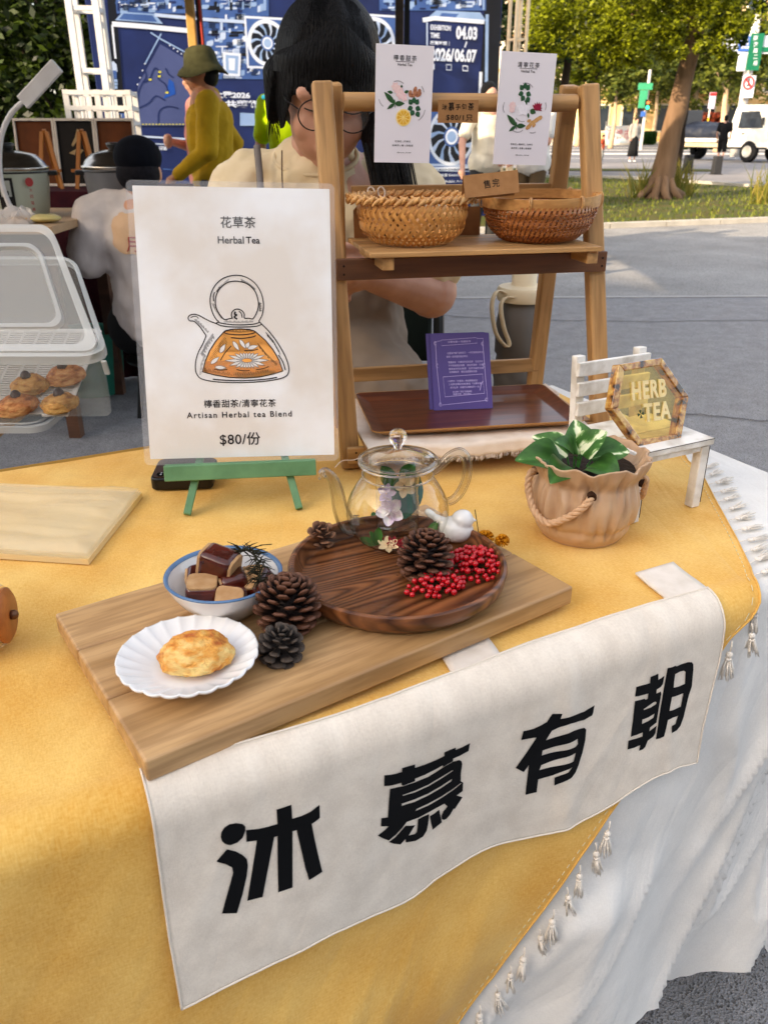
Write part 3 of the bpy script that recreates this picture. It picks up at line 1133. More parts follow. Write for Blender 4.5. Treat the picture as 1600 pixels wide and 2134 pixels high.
CH.append(('printed_character', [
    crop(1300, 1370, 10, [(895, 215), (980, 200), (1070, 162), (1075, 185), (1200, 130), (1320, 92), (1400, 95), (1430, 140), (1430, 250), (1400, 590), (1340, 770), (1230, 1230), (1160, 1420), (1090, 1510), (985, 1568), (982, 1420), (1060, 1380), (1112, 1210), (1000, 1250), (900, 1300), (870, 1450), (822, 1640), (740, 1680), (650, 1700), (700, 1350), (780, 850)]),
    crop(1300, 1370, 10, [(1052, 345), (1150, 290), (1235, 272), (1268, 295), (1258, 545), (1130, 600), (1020, 625), (1030, 500)]),
    crop(1300, 1370, 10, [(985, 822), (1110, 785), (1222, 740), (1195, 890), (1168, 1022), (1060, 1070), (935, 1110), (955, 980)]),
    crop(1300, 1370, 10, [(243, 610), (400, 565), (528, 530), (540, 400), (620, 370), (702, 330), (700, 465), (770, 420), (828, 375), (795, 550), (750, 610), (668, 665), (660, 748), (755, 705), (762, 760), (700, 1120), (662, 1350), (530, 1455), (512, 1535), (665, 1415), (640, 1570), (600, 1640), (480, 1730), (430, 1860), (380, 1910), (298, 1940), (325, 1820), (200, 1875), (58, 1912), (80, 1728), (220, 1690), (370, 1640), (378, 1555), (270, 1600), (130, 1648), (175, 1300), (215, 905), (320, 880), (425, 852), (430, 880), (482, 855), (495, 745), (350, 785), (218, 810)]),
    crop(1300, 1370, 10, [(395, 1075), (500, 1000), (600, 930), (640, 918), (665, 935), (650, 970), (540, 1040), (400, 1090)]),
    crop(1300, 1370, 10, [(370, 1290), (490, 1245), (620, 1165), (600, 1250), (500, 1315), (360, 1380)])]))
m_ink = mat('black print', '0a0b0e', '060709', rough=.7, spec=.15)
def to_banner(u, v):
    d = ray(u, v)
    dl, cl = TN(d), TN(CAM)
    n = NF - .012
    for _ in range(8):
        k = (n - cl.y) / dl.y
        t, z = cl.x + dl.x * k, cl.z + dl.z * k
        s = LA + ZT - RR_ - z
        n = NF - BO - bwr(t, s) - swell(t, s)
    return t, s
for nm, cts in CH:
    loc = [[to_banner(*p) for p in c] for c in cts]
    vs, fs = poly_fill(loc)
    bm = bmesh.new()
    bv = [bm.verts.new(v) for v in vs]
    for f in fs:
        try:
            bm.faces.new([bv[i] for i in f])
        except ValueError:
            pass
    x0, x1 = min(v[0] for v in vs), max(v[0] for v in vs)
    y0, y1 = min(v[1] for v in vs), max(v[1] for v in vs)
    for ax, lo, hi in ((0, x0, x1), (1, y0, y1)):
        c = lo + .004
        while c < hi:
            co = [0, 0, 0]
            co[ax] = c
            no = [0, 0, 0]
            no[ax] = 1
            bmesh.ops.bisect_plane(bm, geom=bm.verts[:] + bm.edges[:] + bm.faces[:], dist=1e-6, plane_co=co, plane_no=no)
            c += .004
    for v in bm.verts:
        v.co = bsurf(v.co.x, v.co.y, .0006)
    me = bpy.data.meshes.new(nm)
    bm.to_mesh(me)
    bm.free()
    me.materials.append(m_ink)
    me.polygons.foreach_set('use_smooth', [True] * len(me.polygons))
    link(nm, me, banner)
# hanging loops laid back over the table top
def loop(t, w_, L, skew, name='loop'):
    q = MB()
    q.grid(8, 14, lambda a, b: tuple(W(cloth(t + w_ * (a - .5) + skew * b, .008 - (L + .008) * b, YO - .0050 + .0035 * b + .002 * math.sin(b * 5) * (1 - b) + .0012 * (1 - b)))))
    o = q.build(name, m_cal2, banner, smooth=True)
    sdm = o.modifiers.new('solid', 'SOLIDIFY')
    sdm.thickness = .0022
    q = MB()
m_cal2 = mat('calico tape', 'e6dcd0', 'd9cebf', vs=60, rough=.9, bump=.3, bs=700)
loop(.356, .055, .052, .012)
loop(.622, .056, .062, .012)
loop(.09, .055, .05, .01)

# ================================================================== chopping board
c1, c2, c3 = onz(100, 1282, .779), onz(302, 1588, .779), onz(1195, 1222, .779)
ux = (c3 - c2)
BLEN = ux.length
ux.normalize()
uy = Vector((-ux.y, ux.x, 0))
BW = (c1 - c2).dot(uy)
BZ = .758
bm_ = frame((c2.x, c2.y, BZ), ux, uy)
m_board = wood('oiled rubberwood', 'c79f6e', 'ae8655', '85603a', rings=20, rough=.42, fine=150, bump=.3, bands=15)
board = thing('chopping_board', 'thick oiled wooden board lying across the table corner under the plates', 'board', mw=bm_)
for a, b in ((0, .36), (.36, .70), (.70, 1)):
    y0, y1 = BW * a + .0002, BW * b - .0003
    q = MB().box((BLEN / 2, (y0 + y1) / 2, .0105), (BLEN, y1 - y0, .021))
    q.build('plank', m_board, board, bevel=.0028, seg=3)
BTOP = BZ + .0212
def onboard(x, y, z=0):
    p = bm_ @ Vector((x, y, 0))
    return Vector((p.x, p.y, BTOP + z))

# ================================================================== round tray
m_ptray = wood('burnt cedar', '8a5530', '47240f', '200f07', rings=20, rough=.30, fine=70, bump=.5, bands=120)
TRC = onz(828, 1180, BTOP + .018)
TRR = (onz(1052, 1170, BTOP + .018) - onz(602, 1175, BTOP + .018)).length / 2
tray = thing('round_tray', 'round dark wooden tray with strong ring grain on the board', 'tray', (TRC.x, TRC.y, BTOP), (0, 0, .5))
q = MB().lathe([(0.001, 0), (TRR - .022, 0), (TRR - .010, .003), (TRR - .002, .012), (TRR, .022), (TRR - .001, .0245), (TRR - .004, .0255), (TRR - .0065, .0245), (TRR - .009, .015), (TRR - .013, .0085), (TRR - .018, .0075), (.001, .0075)], 96, wob=None)
q.build('dish', m_ptray, tray, auto=40)
TZ = BTOP + .0076

# ================================================================== glass teapot
m_glass = thin_glass('clear glass wall')
m_solid = glass_mat('solid clear glass')
PC = onz(822, 1120, TZ)
POTS = Matrix
pot = thing('glass_teapot', 'clear glass teapot with lid, curved spout and flowers inside, on the round tray', 'teapot', (PC.x + .003, PC.y - .001, TZ), (0, 0, R(8)))
pot.scale = (.89, .89, .97)
body = [(.002, .0), (.036, .0), (.045, .002), (.054, .009), (.0615, .023), (.0632, .036), (.060, .050), (.052, .064), (.045, .074), (.0425, .080), (.043, .088), (.0455, .092)]
inner = [(r - .0016 if r > .004 else r, z + (.0022 if z < .01 else 0)) for r, z in body][::-1]
sp = spline([(p[0], p[1]) for p in body], 4)
spi = spline([(p[0], p[1]) for p in inner], 4)
q = MB().lathe([(p.x, p.y) for p in sp], 64)
q.lathe([(.0425, .092), (.0425, .0935), (.0455, .0935), (.0455, .092)], 64)
q.build('body', m_glass, pot, smooth=True)
q = MB().lathe([(.002, .012), (.024, .012), (.0265, .015), (.0265, .085), (.043, .0935), (.046, .0945)], 56)
q.build('infuser', m_glass, pot, smooth=True)
q = MB().lathe([(.0435, .0955), (.0465, .0962), (.0465, .0985), (.0430, .0992), (.034, .0995), (.026, .1035), (.014, .1075), (.008, .109), (.0052, .1105)], 48)
q.lathe([(.034, .0995), (.034, .088), (.0335, .086)], 48)
ld_ = q.build('lid', m_glass, pot, smooth=True)
q = MB().lathe([(.001, .1085), (.005, .110), (.005, .113), (.0075, .1155), (.0102, .1195), (.0108, .124), (.0095, .1285), (.006, .1315), (.001, .1325)], 32)
q.build('knob', m_solid, ld_, smooth=True)
for z_, r_ in ((.0935, .0465), (.0975, .0468), (.080, .0428)):
    MB().tube([(r_ * math.cos(2 * pi * i / 60), r_ * math.sin(2 * pi * i / 60), z_) for i in range(60)], .0012, 8, closed=True).build('glass_bead', m_solid, pot, smooth=True)
P = spline([(-.050, 0, .018), (-.062, 0, .022), (-.070, 0, .040), (-.074, 0, .062), (-.079, 0, .078), (-.087, 0, .0865), (-.092, 0, .083)], 8)
rr = [.0135 + (.0055 - .0135) * min(1, i / (len(P) * .75)) for i in range(len(P))]
q = MB().tube(P, rr, 18, caps=False)
q.tube(P, [r_ * .80 for r_ in rr], 18, caps=False)
n_ = len(P)
# close the rim of the spout and flip the inside
q.tube([P[-1] + Vector((math.cos(a) * .0055 * .6, math.sin(a) * .0055, math.cos(a) * .0055 * .8)) for a in [2 * pi * i / 20 for i in range(20)]], .0009, 6, closed=True)
q.build('spout', thin_glass('spout glass', edge='66665a', k=1.5, start=.3), pot, smooth=True)
P = spline([(.043, 0, .080), (.050, 0, .0845), (.063, 0, .097), (.077, 0, .101), (.0855, 0, .090), (.0855, 0, .071), (.079, 0, .054), (.071, 0, .045), (.0635, 0, .042)], 7)
q = MB().tube(P, [.0048 + .0012 * math.sin(i / len(P) * pi) for i in range(len(P))], 14)
q.tube(P, [.0030 + .0010 * math.sin(i / len(P) * pi) for i in range(len(P))], 14)
q.build('handle', MC['spout glass'], pot, smooth=True)
# flowers, leaves and red petals in the pot
def petal_mesh(L, Wd, cup=.3, nu=6, nv=8):
    q = MB()
    q.grid(nu, nv, lambda a, b: ((a - .5) * Wd * math.sin(pi * min(.999, b * .93 + .05)) ** .7, L * b, cup * L * (b ** 2) * .6 + cup * Wd * (abs(a - .5) * 2) ** 2 * .5))
    return q
m_orch = mat('white orchid petal', 'f4ecec', 'd9b8d8', vs=90, rough=.5, sss=.2, contrast=1.4)
m_orch2 = mat('pale yellow petal', 'f3dfae', 'e8c8a0', vs=60, rough=.5)
m_mauve = mat('mauve petal', 'e0d0e6', 'c0a8d0', vs=80, rough=.5)
m_red = mat('crimson petal', 'b3142c', '7c0a1e', vs=120, rough=.5)
m_leafg = mat('green leaf', '3f7d34', '2c5c26', vs=60, rough=.4)
m_leaft = mat('blue green leaf', '3c7f6c', '2d6655', vs=50, rough=.45)
def flower(name, c, r, n, m, nrm, parent, spin=0, cup=.35, asp=.62, core=None):
    base_ = frame(c, Vector(nrm).orthogonal(), Vector(nrm).cross(Vector(nrm).orthogonal()))
    q = MB()
    pm = petal_mesh(r, r * asp, cup)
    for i in range(n):
        q.add(pm.v, pm.f, base_ @ Rz(spin + 2 * pi * i / n) @ Tr(0, r * .06, .0005 * (i % 2)))
    o = q.build(name, m, parent, smooth=True)
    o['kind'] = 'thing'
    if core:
        MB().ball((0, 0, 0), r * .13, 8, 6, base_ @ Tr(0, 0, r * .08)).build('flower_centre', core, o, smooth=True)
    return o
fl = flower('flower', (-.012, -.020, .044), .0165, 5, m_orch, (-.25, -1, .25), pot, .3, core=m_mauve, asp=.85)
flower('flower', (-.016, -.014, .062), .011, 5, m_mauve, (0, -1, .5), pot, .8, asp=.7)
flower('flower', (.006, -.012, .070), .0135, 5, m_orch2, (.2, -1, .3), pot, .1, asp=.8)
def leaf(name, c, d, up, L, Wd, m, parent, cup=.25):
    M = frame(c, Vector(d).cross(Vector(up)), d)
    q = MB()
    pm = petal_mesh(L, Wd, cup)
    q.add(pm.v, pm.f, M)
    return q.build(name, m, parent, smooth=True)
leaf('leaf', (.004, .004, .024), (.25, .2, 1), (0, -1, 0), .060, .042, m_leaft, pot)
leaf('leaf', (-.002, .008, .060), (-.5, 0, .8), (0, -1, .2), .034, .020, m_leafg, pot)
leaf('leaf', (.004, .006, .070), (.6, 0, .7), (0, -1, .2), .026, .018, m_leafg, pot)
for c, d in (((-.030, -.028, .006), (-.6, -.2, .9)), ((-.030, -.028, .006), (-.9, .1, .25)), ((-.030, -.028, .006), (.2, .1, .9)), ((.030, -.028, .006), (.9, 0, .3)), ((.030, -.028, .006), (.3, -.3, .7)), ((.034, -.02, .008), (.8, .3, .8)), ((-.02, .02, .006), (-.3, .9, .4))):
    leaf('leaf', c, d, (0, -.5, 1), .022, .012, m_leafg, pot)
flower('flower', (-.017, -.036, .008), .013, 6, m_orch2, (0, -.3, 1), pot, .2, cup=.2)
for i in range(9):
    a = -pi / 2 + (i - 4) * .22
    flower('flower', (.036 * math.cos(a) + .012, .036 * math.sin(a) - .004, .006 + .002 * (i % 2)), .0085, 6, m_red, (random.uniform(-.4, .4), -.5, 1), pot, i, cup=.5)

# ================================================================== bird
BP = onz(948, 1128, TZ)
bird = thing('bird_figurine', 'small glossy white ceramic bird facing right beside the teapot', 'figurine', (BP.x, BP.y, TZ), (0, 0, R(-12)))
m_cer = mat('white glaze', 'ecebe8', 'e2e0dc', vs=5, rough=.12, coat=.5)
blob('body', [('e', (0, 0, .015), (.020, .0155, .0152)), ('e', (.007, 0, .027), (.0125, .0118, .0115)), ('c', (.004, 0, .02), (.008, 0, .028), .013, .011), ('c', (-.012, 0, .020), (-.027, 0, .030), .0075, .003), ('c', (-.027, 0, .030), (-.031, 0, .033), .0045, .004), ('c', (.017, 0, .0285), (.0225, 0, .0275), .003, .0008)], .0011, m_cer, bird, smooth=4)

# ================================================================== pine cones
def scale_mesh(L, Wd, tip):
    """one woody cone scale: a wedge that thickens to a blunt, slightly upturned tip"""
    q = MB()
    n = 5
    sect = [(0, .30, .16), (.45, .75, .20), (.82, 1.0, .30), (.98, .80, .26), (1.05, .35, .08)]
    vs, fs = [], []
    for (y, w_, h) in sect:
        z = .28 * L * y * y
        for x, dz in ((-.5, 0), (-.28, h), (.28, h), (.5, 0), (.28, -h * .8), (-.28, -h * .8)):
            vs.append((x * Wd * w_, y * L, z + dz * L * tip))
    for i in range(4):
        for j in range(6):
            fs.append((i * 6 + j, i * 6 + (j + 1) % 6, i * 6 + 6 + (j + 1) % 6, i * 6 + 6 + j))
    fs.append(tuple(range(24, 30)))
    q.add(vs, [f[::-1] for f in fs[:-1]] + [fs[-1]])
    return q
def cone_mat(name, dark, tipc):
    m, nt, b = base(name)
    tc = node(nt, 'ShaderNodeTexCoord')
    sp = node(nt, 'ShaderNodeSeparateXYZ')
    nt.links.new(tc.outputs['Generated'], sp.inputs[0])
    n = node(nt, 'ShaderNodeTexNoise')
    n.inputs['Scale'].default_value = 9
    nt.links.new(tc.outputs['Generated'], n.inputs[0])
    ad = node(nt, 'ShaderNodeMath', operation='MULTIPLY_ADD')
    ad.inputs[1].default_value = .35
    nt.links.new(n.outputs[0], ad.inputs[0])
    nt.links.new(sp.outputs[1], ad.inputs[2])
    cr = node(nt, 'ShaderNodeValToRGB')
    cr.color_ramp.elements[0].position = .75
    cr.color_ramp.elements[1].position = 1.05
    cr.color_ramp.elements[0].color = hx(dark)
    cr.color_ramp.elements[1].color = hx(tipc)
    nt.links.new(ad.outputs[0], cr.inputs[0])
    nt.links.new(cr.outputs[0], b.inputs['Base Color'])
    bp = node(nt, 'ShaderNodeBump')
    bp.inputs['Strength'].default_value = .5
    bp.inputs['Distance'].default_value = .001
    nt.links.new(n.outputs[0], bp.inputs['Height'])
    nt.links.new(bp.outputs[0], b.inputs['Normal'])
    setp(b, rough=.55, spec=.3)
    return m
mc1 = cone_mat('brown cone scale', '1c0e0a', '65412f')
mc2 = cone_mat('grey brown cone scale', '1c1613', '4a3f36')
def pine_cone(name, label, p, h, r, n, m, tilt=(0, 0, 0), sl=1.0, sw=1.0, open_=.35):
    o = thing(name, label, 'pine cone', p, tilt, 'dried pine cones')
    MB().lathe([(.001, 0), (r * .35, h * .05), (r * .45, h * .35), (r * .2, h * .8), (.001, h * .93)], 12).build('core', m, o, smooth=True)
    me = scale_mesh(1, 1, 1).mesh('cone_scale', m, True)
    me.set_sharp_from_angle(angle=R(40))
    for i in range(n):
        t = (i + .5) / n
        a = i * 2.39996 + random.uniform(-.08, .08)
        z = h * (.03 + .90 * t ** 1.05)
        prof = (math.sin(pi * min(1, (t * .84 + .14))) ** .75)
        rad = r * prof
        L = max(.25 * r, rad * .72) * sl
        up = -.35 + 1.55 * t ** 1.3 + open_ - .35
        wd = r * .60 * sw * (1 - .50 * t) * random.uniform(.9, 1.1)
        M = Rz(a) @ Tr(0, max(0, rad - L * math.cos(up)), z) @ Rx(up) @ Sc(wd, L, r * .26 * (1 - .35 * t))
        rep('cone_scale', me, o, M)
    return o
p = onboard(0, 0)
b1 = onz(600, 1335, BTOP)
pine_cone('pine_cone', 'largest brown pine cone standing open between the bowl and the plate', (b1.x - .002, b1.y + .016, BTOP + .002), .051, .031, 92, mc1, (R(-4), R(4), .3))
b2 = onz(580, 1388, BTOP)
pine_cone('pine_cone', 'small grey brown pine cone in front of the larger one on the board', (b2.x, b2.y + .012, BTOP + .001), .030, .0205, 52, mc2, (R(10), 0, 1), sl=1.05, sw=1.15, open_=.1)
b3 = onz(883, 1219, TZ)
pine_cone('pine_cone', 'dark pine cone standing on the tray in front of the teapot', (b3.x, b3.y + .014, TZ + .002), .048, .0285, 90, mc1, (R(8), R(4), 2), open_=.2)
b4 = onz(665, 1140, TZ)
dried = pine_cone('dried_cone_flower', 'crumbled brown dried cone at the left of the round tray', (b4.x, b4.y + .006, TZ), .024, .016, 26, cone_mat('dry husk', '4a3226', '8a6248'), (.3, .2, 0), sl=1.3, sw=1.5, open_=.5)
dried['category'] = 'dried flower'
del dried['group']

# ================================================================== berries
m_ber = mat('red berry', 'd41220', 'a00c18', vs=200, rough=.18, coat=.3)
m_berd = mat('berry stem', '4a3a1e', rough=.8)
ball = MB().ball((0, 0, 0), 1, 12, 8).mesh('berry', m_ber, True)
def berries(label, c, rx, ry, h, n, seed):
    rnd = random.Random(seed)
    o = thing('berry_sprig', label, 'berries', c, (0, 0, R(20)), 'sprigs of red berries')
    st = MB()
    pts = []
    tries = 0
    while len(pts) < n and tries < 6000:
        tries += 1
        a, r_ = rnd.uniform(0, 2 * pi), math.sqrt(rnd.random())
        x, y = rx * r_ * math.cos(a), ry * r_ * math.sin(a)
        z = .003 + (h * math.sqrt(max(0, 1 - r_ ** 2))) * rnd.random() ** .5
        if all((x - q_[0]) ** 2 + (y - q_[1]) ** 2 + (z - q_[2]) ** 2 > .0049 ** 2 for q_ in pts):
            pts.append((x, y, z))
    for x, y, z in pts:
        s_ = rnd.uniform(.0024, .0033)
        rep('berry', ball, o, Tr(x, y, z) @ Sc(s_))
        st.tube([(x, y, z), (x * .6, y * .6, z * .55), (x * .2, y * .3, .003)], .0004, 4)
    k = st.build('stems', m_berd, o)
    k['kind'] = 'stuff'
    return o
c_ = onz(907, 1236, TZ)
berries('red berry sprig lying before the dark pine cone on the tray', (c_.x, c_.y + .004, TZ), .030, .016, .014, 60, 4)
c_ = onz(987, 1196, TZ)
berries('fuller red berry sprig at the right rim of the round tray below the bird', (c_.x + .002, c_.y + .010, TZ), .029, .032, .018, 105, 5)
# yellow dried flower
c_ = onz(1012, 1150, TZ)
yf = thing('dried_flower', 'orange yellow dried flower head behind the red berries', 'dried flower', (c_.x, c_.y + .012, TZ + .006))
m_yf = mat('dried yellow floret', 'd08a10', 'a86508', vs=300, rough=.8)
for cx, cy, r_ in ((0, 0, .0105), (.018, -.004, .008)):
    q = MB()
    for i in range(150):
        a, b_ = random.uniform(0, 2 * pi), random.uniform(-.4, 1.5)
        d = Vector((math.cos(a) * math.cos(b_), math.sin(a) * math.cos(b_), math.sin(b_)))
        q.tube([Vector((cx, cy, .003)), Vector((cx, cy, .003)) + d * r_], [.0006, .0009], 4)
    k = q.build('flower_head', m_yf, yf)
MB().tube([(-.006, 0, .004), (-.009, .004, .02), (-.012, .006, .036)], .0005, 5).build('stem', m_berd, yf)

# ================================================================== bowl with braised tofu
q0, q1 = onz(343, 1199, BTOP + .038), onz(588, 1191, BTOP + .038)
BC = (q0 + q1) / 2
BRR = (q1 - q0).length / 2
bowl = thing('bowl', 'white porcelain bowl with a blue rim holding brown chunks', 'bowl', (BC.x, BC.y, BTOP), (0, 0, 0))
bowl.scale = (1, 1, .86)
m_por = mat('white porcelain', 'e9e8e6', 'e0dfdc', vs=6, rough=.15, coat=.3)
m_blue = mat('blue rim glaze', '5d7fa6', '47698f', vs=60, rough=.18)
Rb = BRR
q = MB().lathe([(.001, .004), (Rb * .46, .004), (Rb * .46, .0), (Rb * .53, .0), (Rb * .60, .006), (Rb * .80, .020), (Rb * .93, .033), (Rb, .0445)], 72)
q.build('outside', m_por, bowl, smooth=True)
q = MB().lathe([(Rb - .0032, .0435), (Rb * .88, .033), (Rb * .76, .021), (Rb * .58, .011), (Rb * .4, .0075), (.001, .007)], 72)
q.build('inside', m_por, bowl, smooth=True)
q = MB().lathe([(Rb - .0005, .0435), (Rb + .0005, .0450), (Rb - .0010, .0464), (Rb - .0028, .0459), (Rb - .0040, .0425)], 72)
q.build('rim', m_blue, bowl, smooth=True)
MB().lathe([(Rb * .70, .0170), (.001, .0172)], 48).build('sauce', mat('brown broth', '6a3a14', '552c0c', rough=.08), bowl, smooth=True)
m_skin = mat('braised skin', '5c1f10', '34110a', vs=60, rough=.22, bump=.2, bs=200, coat=.4)
m_cut = mat('tofu cut face', 'bf9a70', 'a98054', vs=110, rough=.6, bump=.4, bs=260)
TOF = [('braised_chunk', 'chunk on top of the pile showing its glazed brown skin', (-.005, .008, .046), (.026, .024, .030), (R(-12), R(104), R(-30))),
       ('braised_chunk', 'chunk at the front left with its pale cut face up', (-.017, -.013, .027), (.026, .024, .023), (R(5), R(2), R(6))),
       ('braised_chunk', 'front right chunk lying low with a pale front face', (.010, -.019, .022), (.025, .023, .022), (R(56), R(3), R(-8))),
       ('braised_chunk', 'chunk at the back left leaning on the bowl wall', (-.023, .011, .026), (.024, .022, .023), (R(80), R(-6), R(100))),
       ('braised_chunk', 'middle chunk with dark skin between the two front ones', (.010, -.001, .028), (.024, .021, .024), (R(-8), R(80), R(12))),
       ('braised_chunk', 'chunk at the right under the rosemary', (.029, .003, .026), (.024, .027, .022), (R(30), R(-20), R(-30)))]
for nm, lb, c, d, r_ in TOF:
    M = Tr(BC.x + c[0] * 1.05, BC.y + c[1] * 1.05, BTOP + c[2] * .93) @ Rz(r_[2]) @ Ry(r_[1]) @ Rx(r_[0])
    M = M @ Sc(1.18)
    o = thing(nm, 'brown braised ' + lb, 'tofu chunk', mw=M, group='braised chunks in the bowl')
    q = MB()
    q.box((0, 0, 0), (d[0], d[1], d[2] * .96))
    ob = q.build('skin', m_skin, o, bevel=.005, seg=4, auto=50)
    poly = rounded(-d[0] / 2 + .0012, -d[1] / 2 + .0012, d[0] / 2 - .0012, d[1] / 2 - .0012, .0048)
    q = MB().prism(poly, d[2] * .40, d[2] * .505)
    q.prism(poly, -d[2] * .505, -d[2] * .40)
    q.build('cut_face', m_cut, o, bevel=.0006)
# rosemary sprig
ro = thing('rosemary_sprig', 'dark rosemary sprig draped over the right side of the bowl', 'herb sprig', (BC.x, BC.y, BTOP))
m_rs = mat('dried rosemary', '2c2a18', '1c1a10', rough=.7)
P = spline([(.012, .022, .050), (.022, .014, .055), (.033, .002, .052), (.037, -.012, .047), (.036, -.022, .040)], 6)
MB().tube(P, .0007, 5).build('stem', m_rs, ro)
q = MB()
for i, p_ in enumerate(P):
    for k_ in range(4):
        d = Vector((random.uniform(-1, 1), random.uniform(-1, .6), random.uniform(-.2, .7))).normalized()
        L = random.uniform(.010, .019)
        q.tube([p_, p_ + d * L * .5, p_ + d * L + Vector((0, 0, -.004))], [.0006, .0006, .0002], 4)
q.tube([(.035, -.012, .045), (.048, -.018, .048), (.062, -.026, .046)], .0005, 4)
q.tube([(.022, .014, .055), (.034, .020, .058), (.045, .018, .060)], .0005, 4)
q.build('needles', m_rs, ro)['kind'] = 'stuff'

# ================================================================== fluted plate and scone
p0, p1 = onz(242, 1372, BTOP + .017), onz(537, 1366, BTOP + .017)
PLC = (p0 + p1) / 2
PR = (p1 - p0).length / 2
PLC.y += .004
plate = thing('plate', 'white fluted plate with a scalloped rim at the near end of the board', 'plate', (PLC.x, PLC.y, BTOP), (0, 0, .1))
NFL = 24
def wobp(a, r, z, i):
    k = max(0, (r / PR - .52) / .48)
    ph = (a * NFL / (2 * pi)) % 1
    f = abs(math.sin(pi * ph))
    return r * (1 + .013 * k * (f - .5)), z + k * .0017 * (-f ** .7 + .4)
PPR = [(.001, .0035), (PR * .42, .0035), (PR * .44, 0), (PR * .50, 0), (PR * .56, .0035), (PR * .75, .0085), (PR * .92, .0135), (PR * .985, .0165), (PR, .0180), (PR * .995, .0192), (PR * .97, .0190), (PR * .90, .0162), (PR * .75, .0118), (PR * .58, .0072), (PR * .50, .0060), (PR * .3, .0055), (.001, .0055)]
q = MB().lathe(PPR, NFL * 8, wob=wobp)
q.build('dish', m_por, plate, smooth=True)
def scone(name, label, loc, rx, ry, h, col, group=None, rot=0, seed=0, chip=False, lumps=1, cat='scone', tilt=None):
    o = thing(name, label, cat, loc, tilt or (0, 0, rot), group)
    q = MB()
    q.ball((0, 0, 0), 1, 48, 30)
    vs = []
    for v in q.v:
        n1 = noise.noise((v[0] * 1.6 + seed, v[1] * 1.6, v[2] * 1.6))
        n2 = noise.noise((v[0] * 4.5 + seed * 2, v[1] * 4.5, v[2] * 4.5))
        n3 = noise.noise((v[0] * 11 + seed, v[1] * 11, v[2] * 11))
        k = 1 + .20 * n1 * lumps + .11 * n2 * lumps + .055 * n3 - .10 * max(0, .25 - abs(noise.noise((v[0] * 3 + seed, v[1] * 3, v[2] * 3 + 5)))) * (v[2] > .1)
        z = v[2] * h * k if v[2] > 0 else v[2] * h * .42
        vs.append((v[0] * rx * k, v[1] * ry * k, z + h * .42))
    q.v = vs
    q.build('crumb', col, o, smooth=True)
    if chip:
        c = MB().ball((0, 0, 0), (.0105, .0130, .0085), 14, 8, Tr(*chip) @ Rx(.6))
        c.build('chocolate_button', mat('dark chocolate', '3a1c1c', '2c1214', rough=.3), o, smooth=True)
    return o
def scone_mat(name, top, mid, dark):
    m, nt, b = base(name)
    tc = node(nt, 'ShaderNodeTexCoord')
    g = tc.outputs['Generated']
    n = node(nt, 'ShaderNodeTexNoise')
    n.inputs['Scale'].default_value = 4.5
    n.inputs['Detail'].default_value = 8
    nt.links.new(g, n.inputs[0])
    sp = node(nt, 'ShaderNodeSeparateXYZ')
    nt.links.new(g, sp.inputs[0])
    ad = node(nt, 'ShaderNodeMath', operation='MULTIPLY_ADD')
    ad.inputs[1].default_value = .25
    nt.links.new(sp.outputs[1], ad.inputs[0])
    nt.links.new(n.outputs[0], ad.inputs[2])
    cr = node(nt, 'ShaderNodeValToRGB')
    e = cr.color_ramp.elements
    e[0].position = .44
    e[0].color = hx(top)
    e[1].position = .80
    e[1].color = hx(dark)
    e2 = e.new(.62)
    e2.color = hx(mid)
    nt.links.new(ad.outputs[0], cr.inputs[0])
    nt.links.new(cr.outputs[0], b.inputs['Base Color'])
    n2 = node(nt, 'ShaderNodeTexNoise')
    n2.inputs['Scale'].default_value = 16
    n2.inputs['Detail'].default_value = 6
    nt.links.new(g, n2.inputs[0])
    bp = node(nt, 'ShaderNodeBump')
    bp.inputs['Strength'].default_value = .8
    bp.inputs['Distance'].default_value = .004
    nt.links.new(n2.outputs[0], bp.inputs['Height'])
    nt.links.new(bp.outputs[0], b.inputs['Normal'])
    setp(b, rough=.6, sss=.1, ssss=.01)
    return m
ms1 = scone_mat('golden scone crust', 'f3cf80', 'e6a040', 'b85c16')
scone('scone', 'plain golden scone on the fluted white plate', (PLC.x + .006, PLC.y + .002, BTOP + .0058), .0315, .0265, .0195, ms1, rot=.2, seed=8, lumps=.7)
# ================================================================== sign on a green easel
m_paper = mat('printed paper', 'f6f7f8', 'e6dfd6', vs=7, rough=.35, contrast=2.2, detail=9)
m_green = mat('green paint', '68966a', '557f58', vs=30, rough=.5, bump=.3, bs=150)
sBL, sBR = ony(310, 968, .970), ony(705, 955, 1.002)
sTL, sTR = ony(262, 376, 1.045), ony(690, 388, 1.078)
SW = ((sBR - sBL).length + (sTR - sTL).length) / 2 * 1.02
SH = ((sTL - sBL).length + (sTR - sBR).length) / 2 * 1.012
sx_ = ((sBR - sBL) + (sTR - sTL)) / 2
sy_ = ((sTL - sBL) + (sTR - sBR)) / 2
sc_ = (sBL + sBR + sTL + sTR) / 4
M = frame(sc_, sx_, sy_)
M = M @ Tr(-SW / 2, -SH / 2, 0)
sign = thing('menu_sign', 'laminated white herbal tea menu with a teapot drawing on the green easel', 'sign', mw=M)
q = MB().prism(rounded(.0075, .008, SW - .006, SH - .0065, .001), -.0003, .0003)
q.build('paper', m_paper, sign)
m_film = film_mat('laminate film', 'eceef4', .10, .05)
q = MB().prism(rounded(0, 0, SW, SH, .007), -.0006, .0006)
o = q.build('laminate', m_film, sign)
m_ink2 = mat('warm black ink', '2a211f', '231a19', rough=.5)
m_gray = mat('grey ink', '6a6a6a', '5c5c5c', rough=.5)
def su(px, py):
    xl = 262 + 48 * (py - 376) / 592
    return ((px - xl) / 411 * SW, (962 - py) / 580 * SH)
ZP = .0009
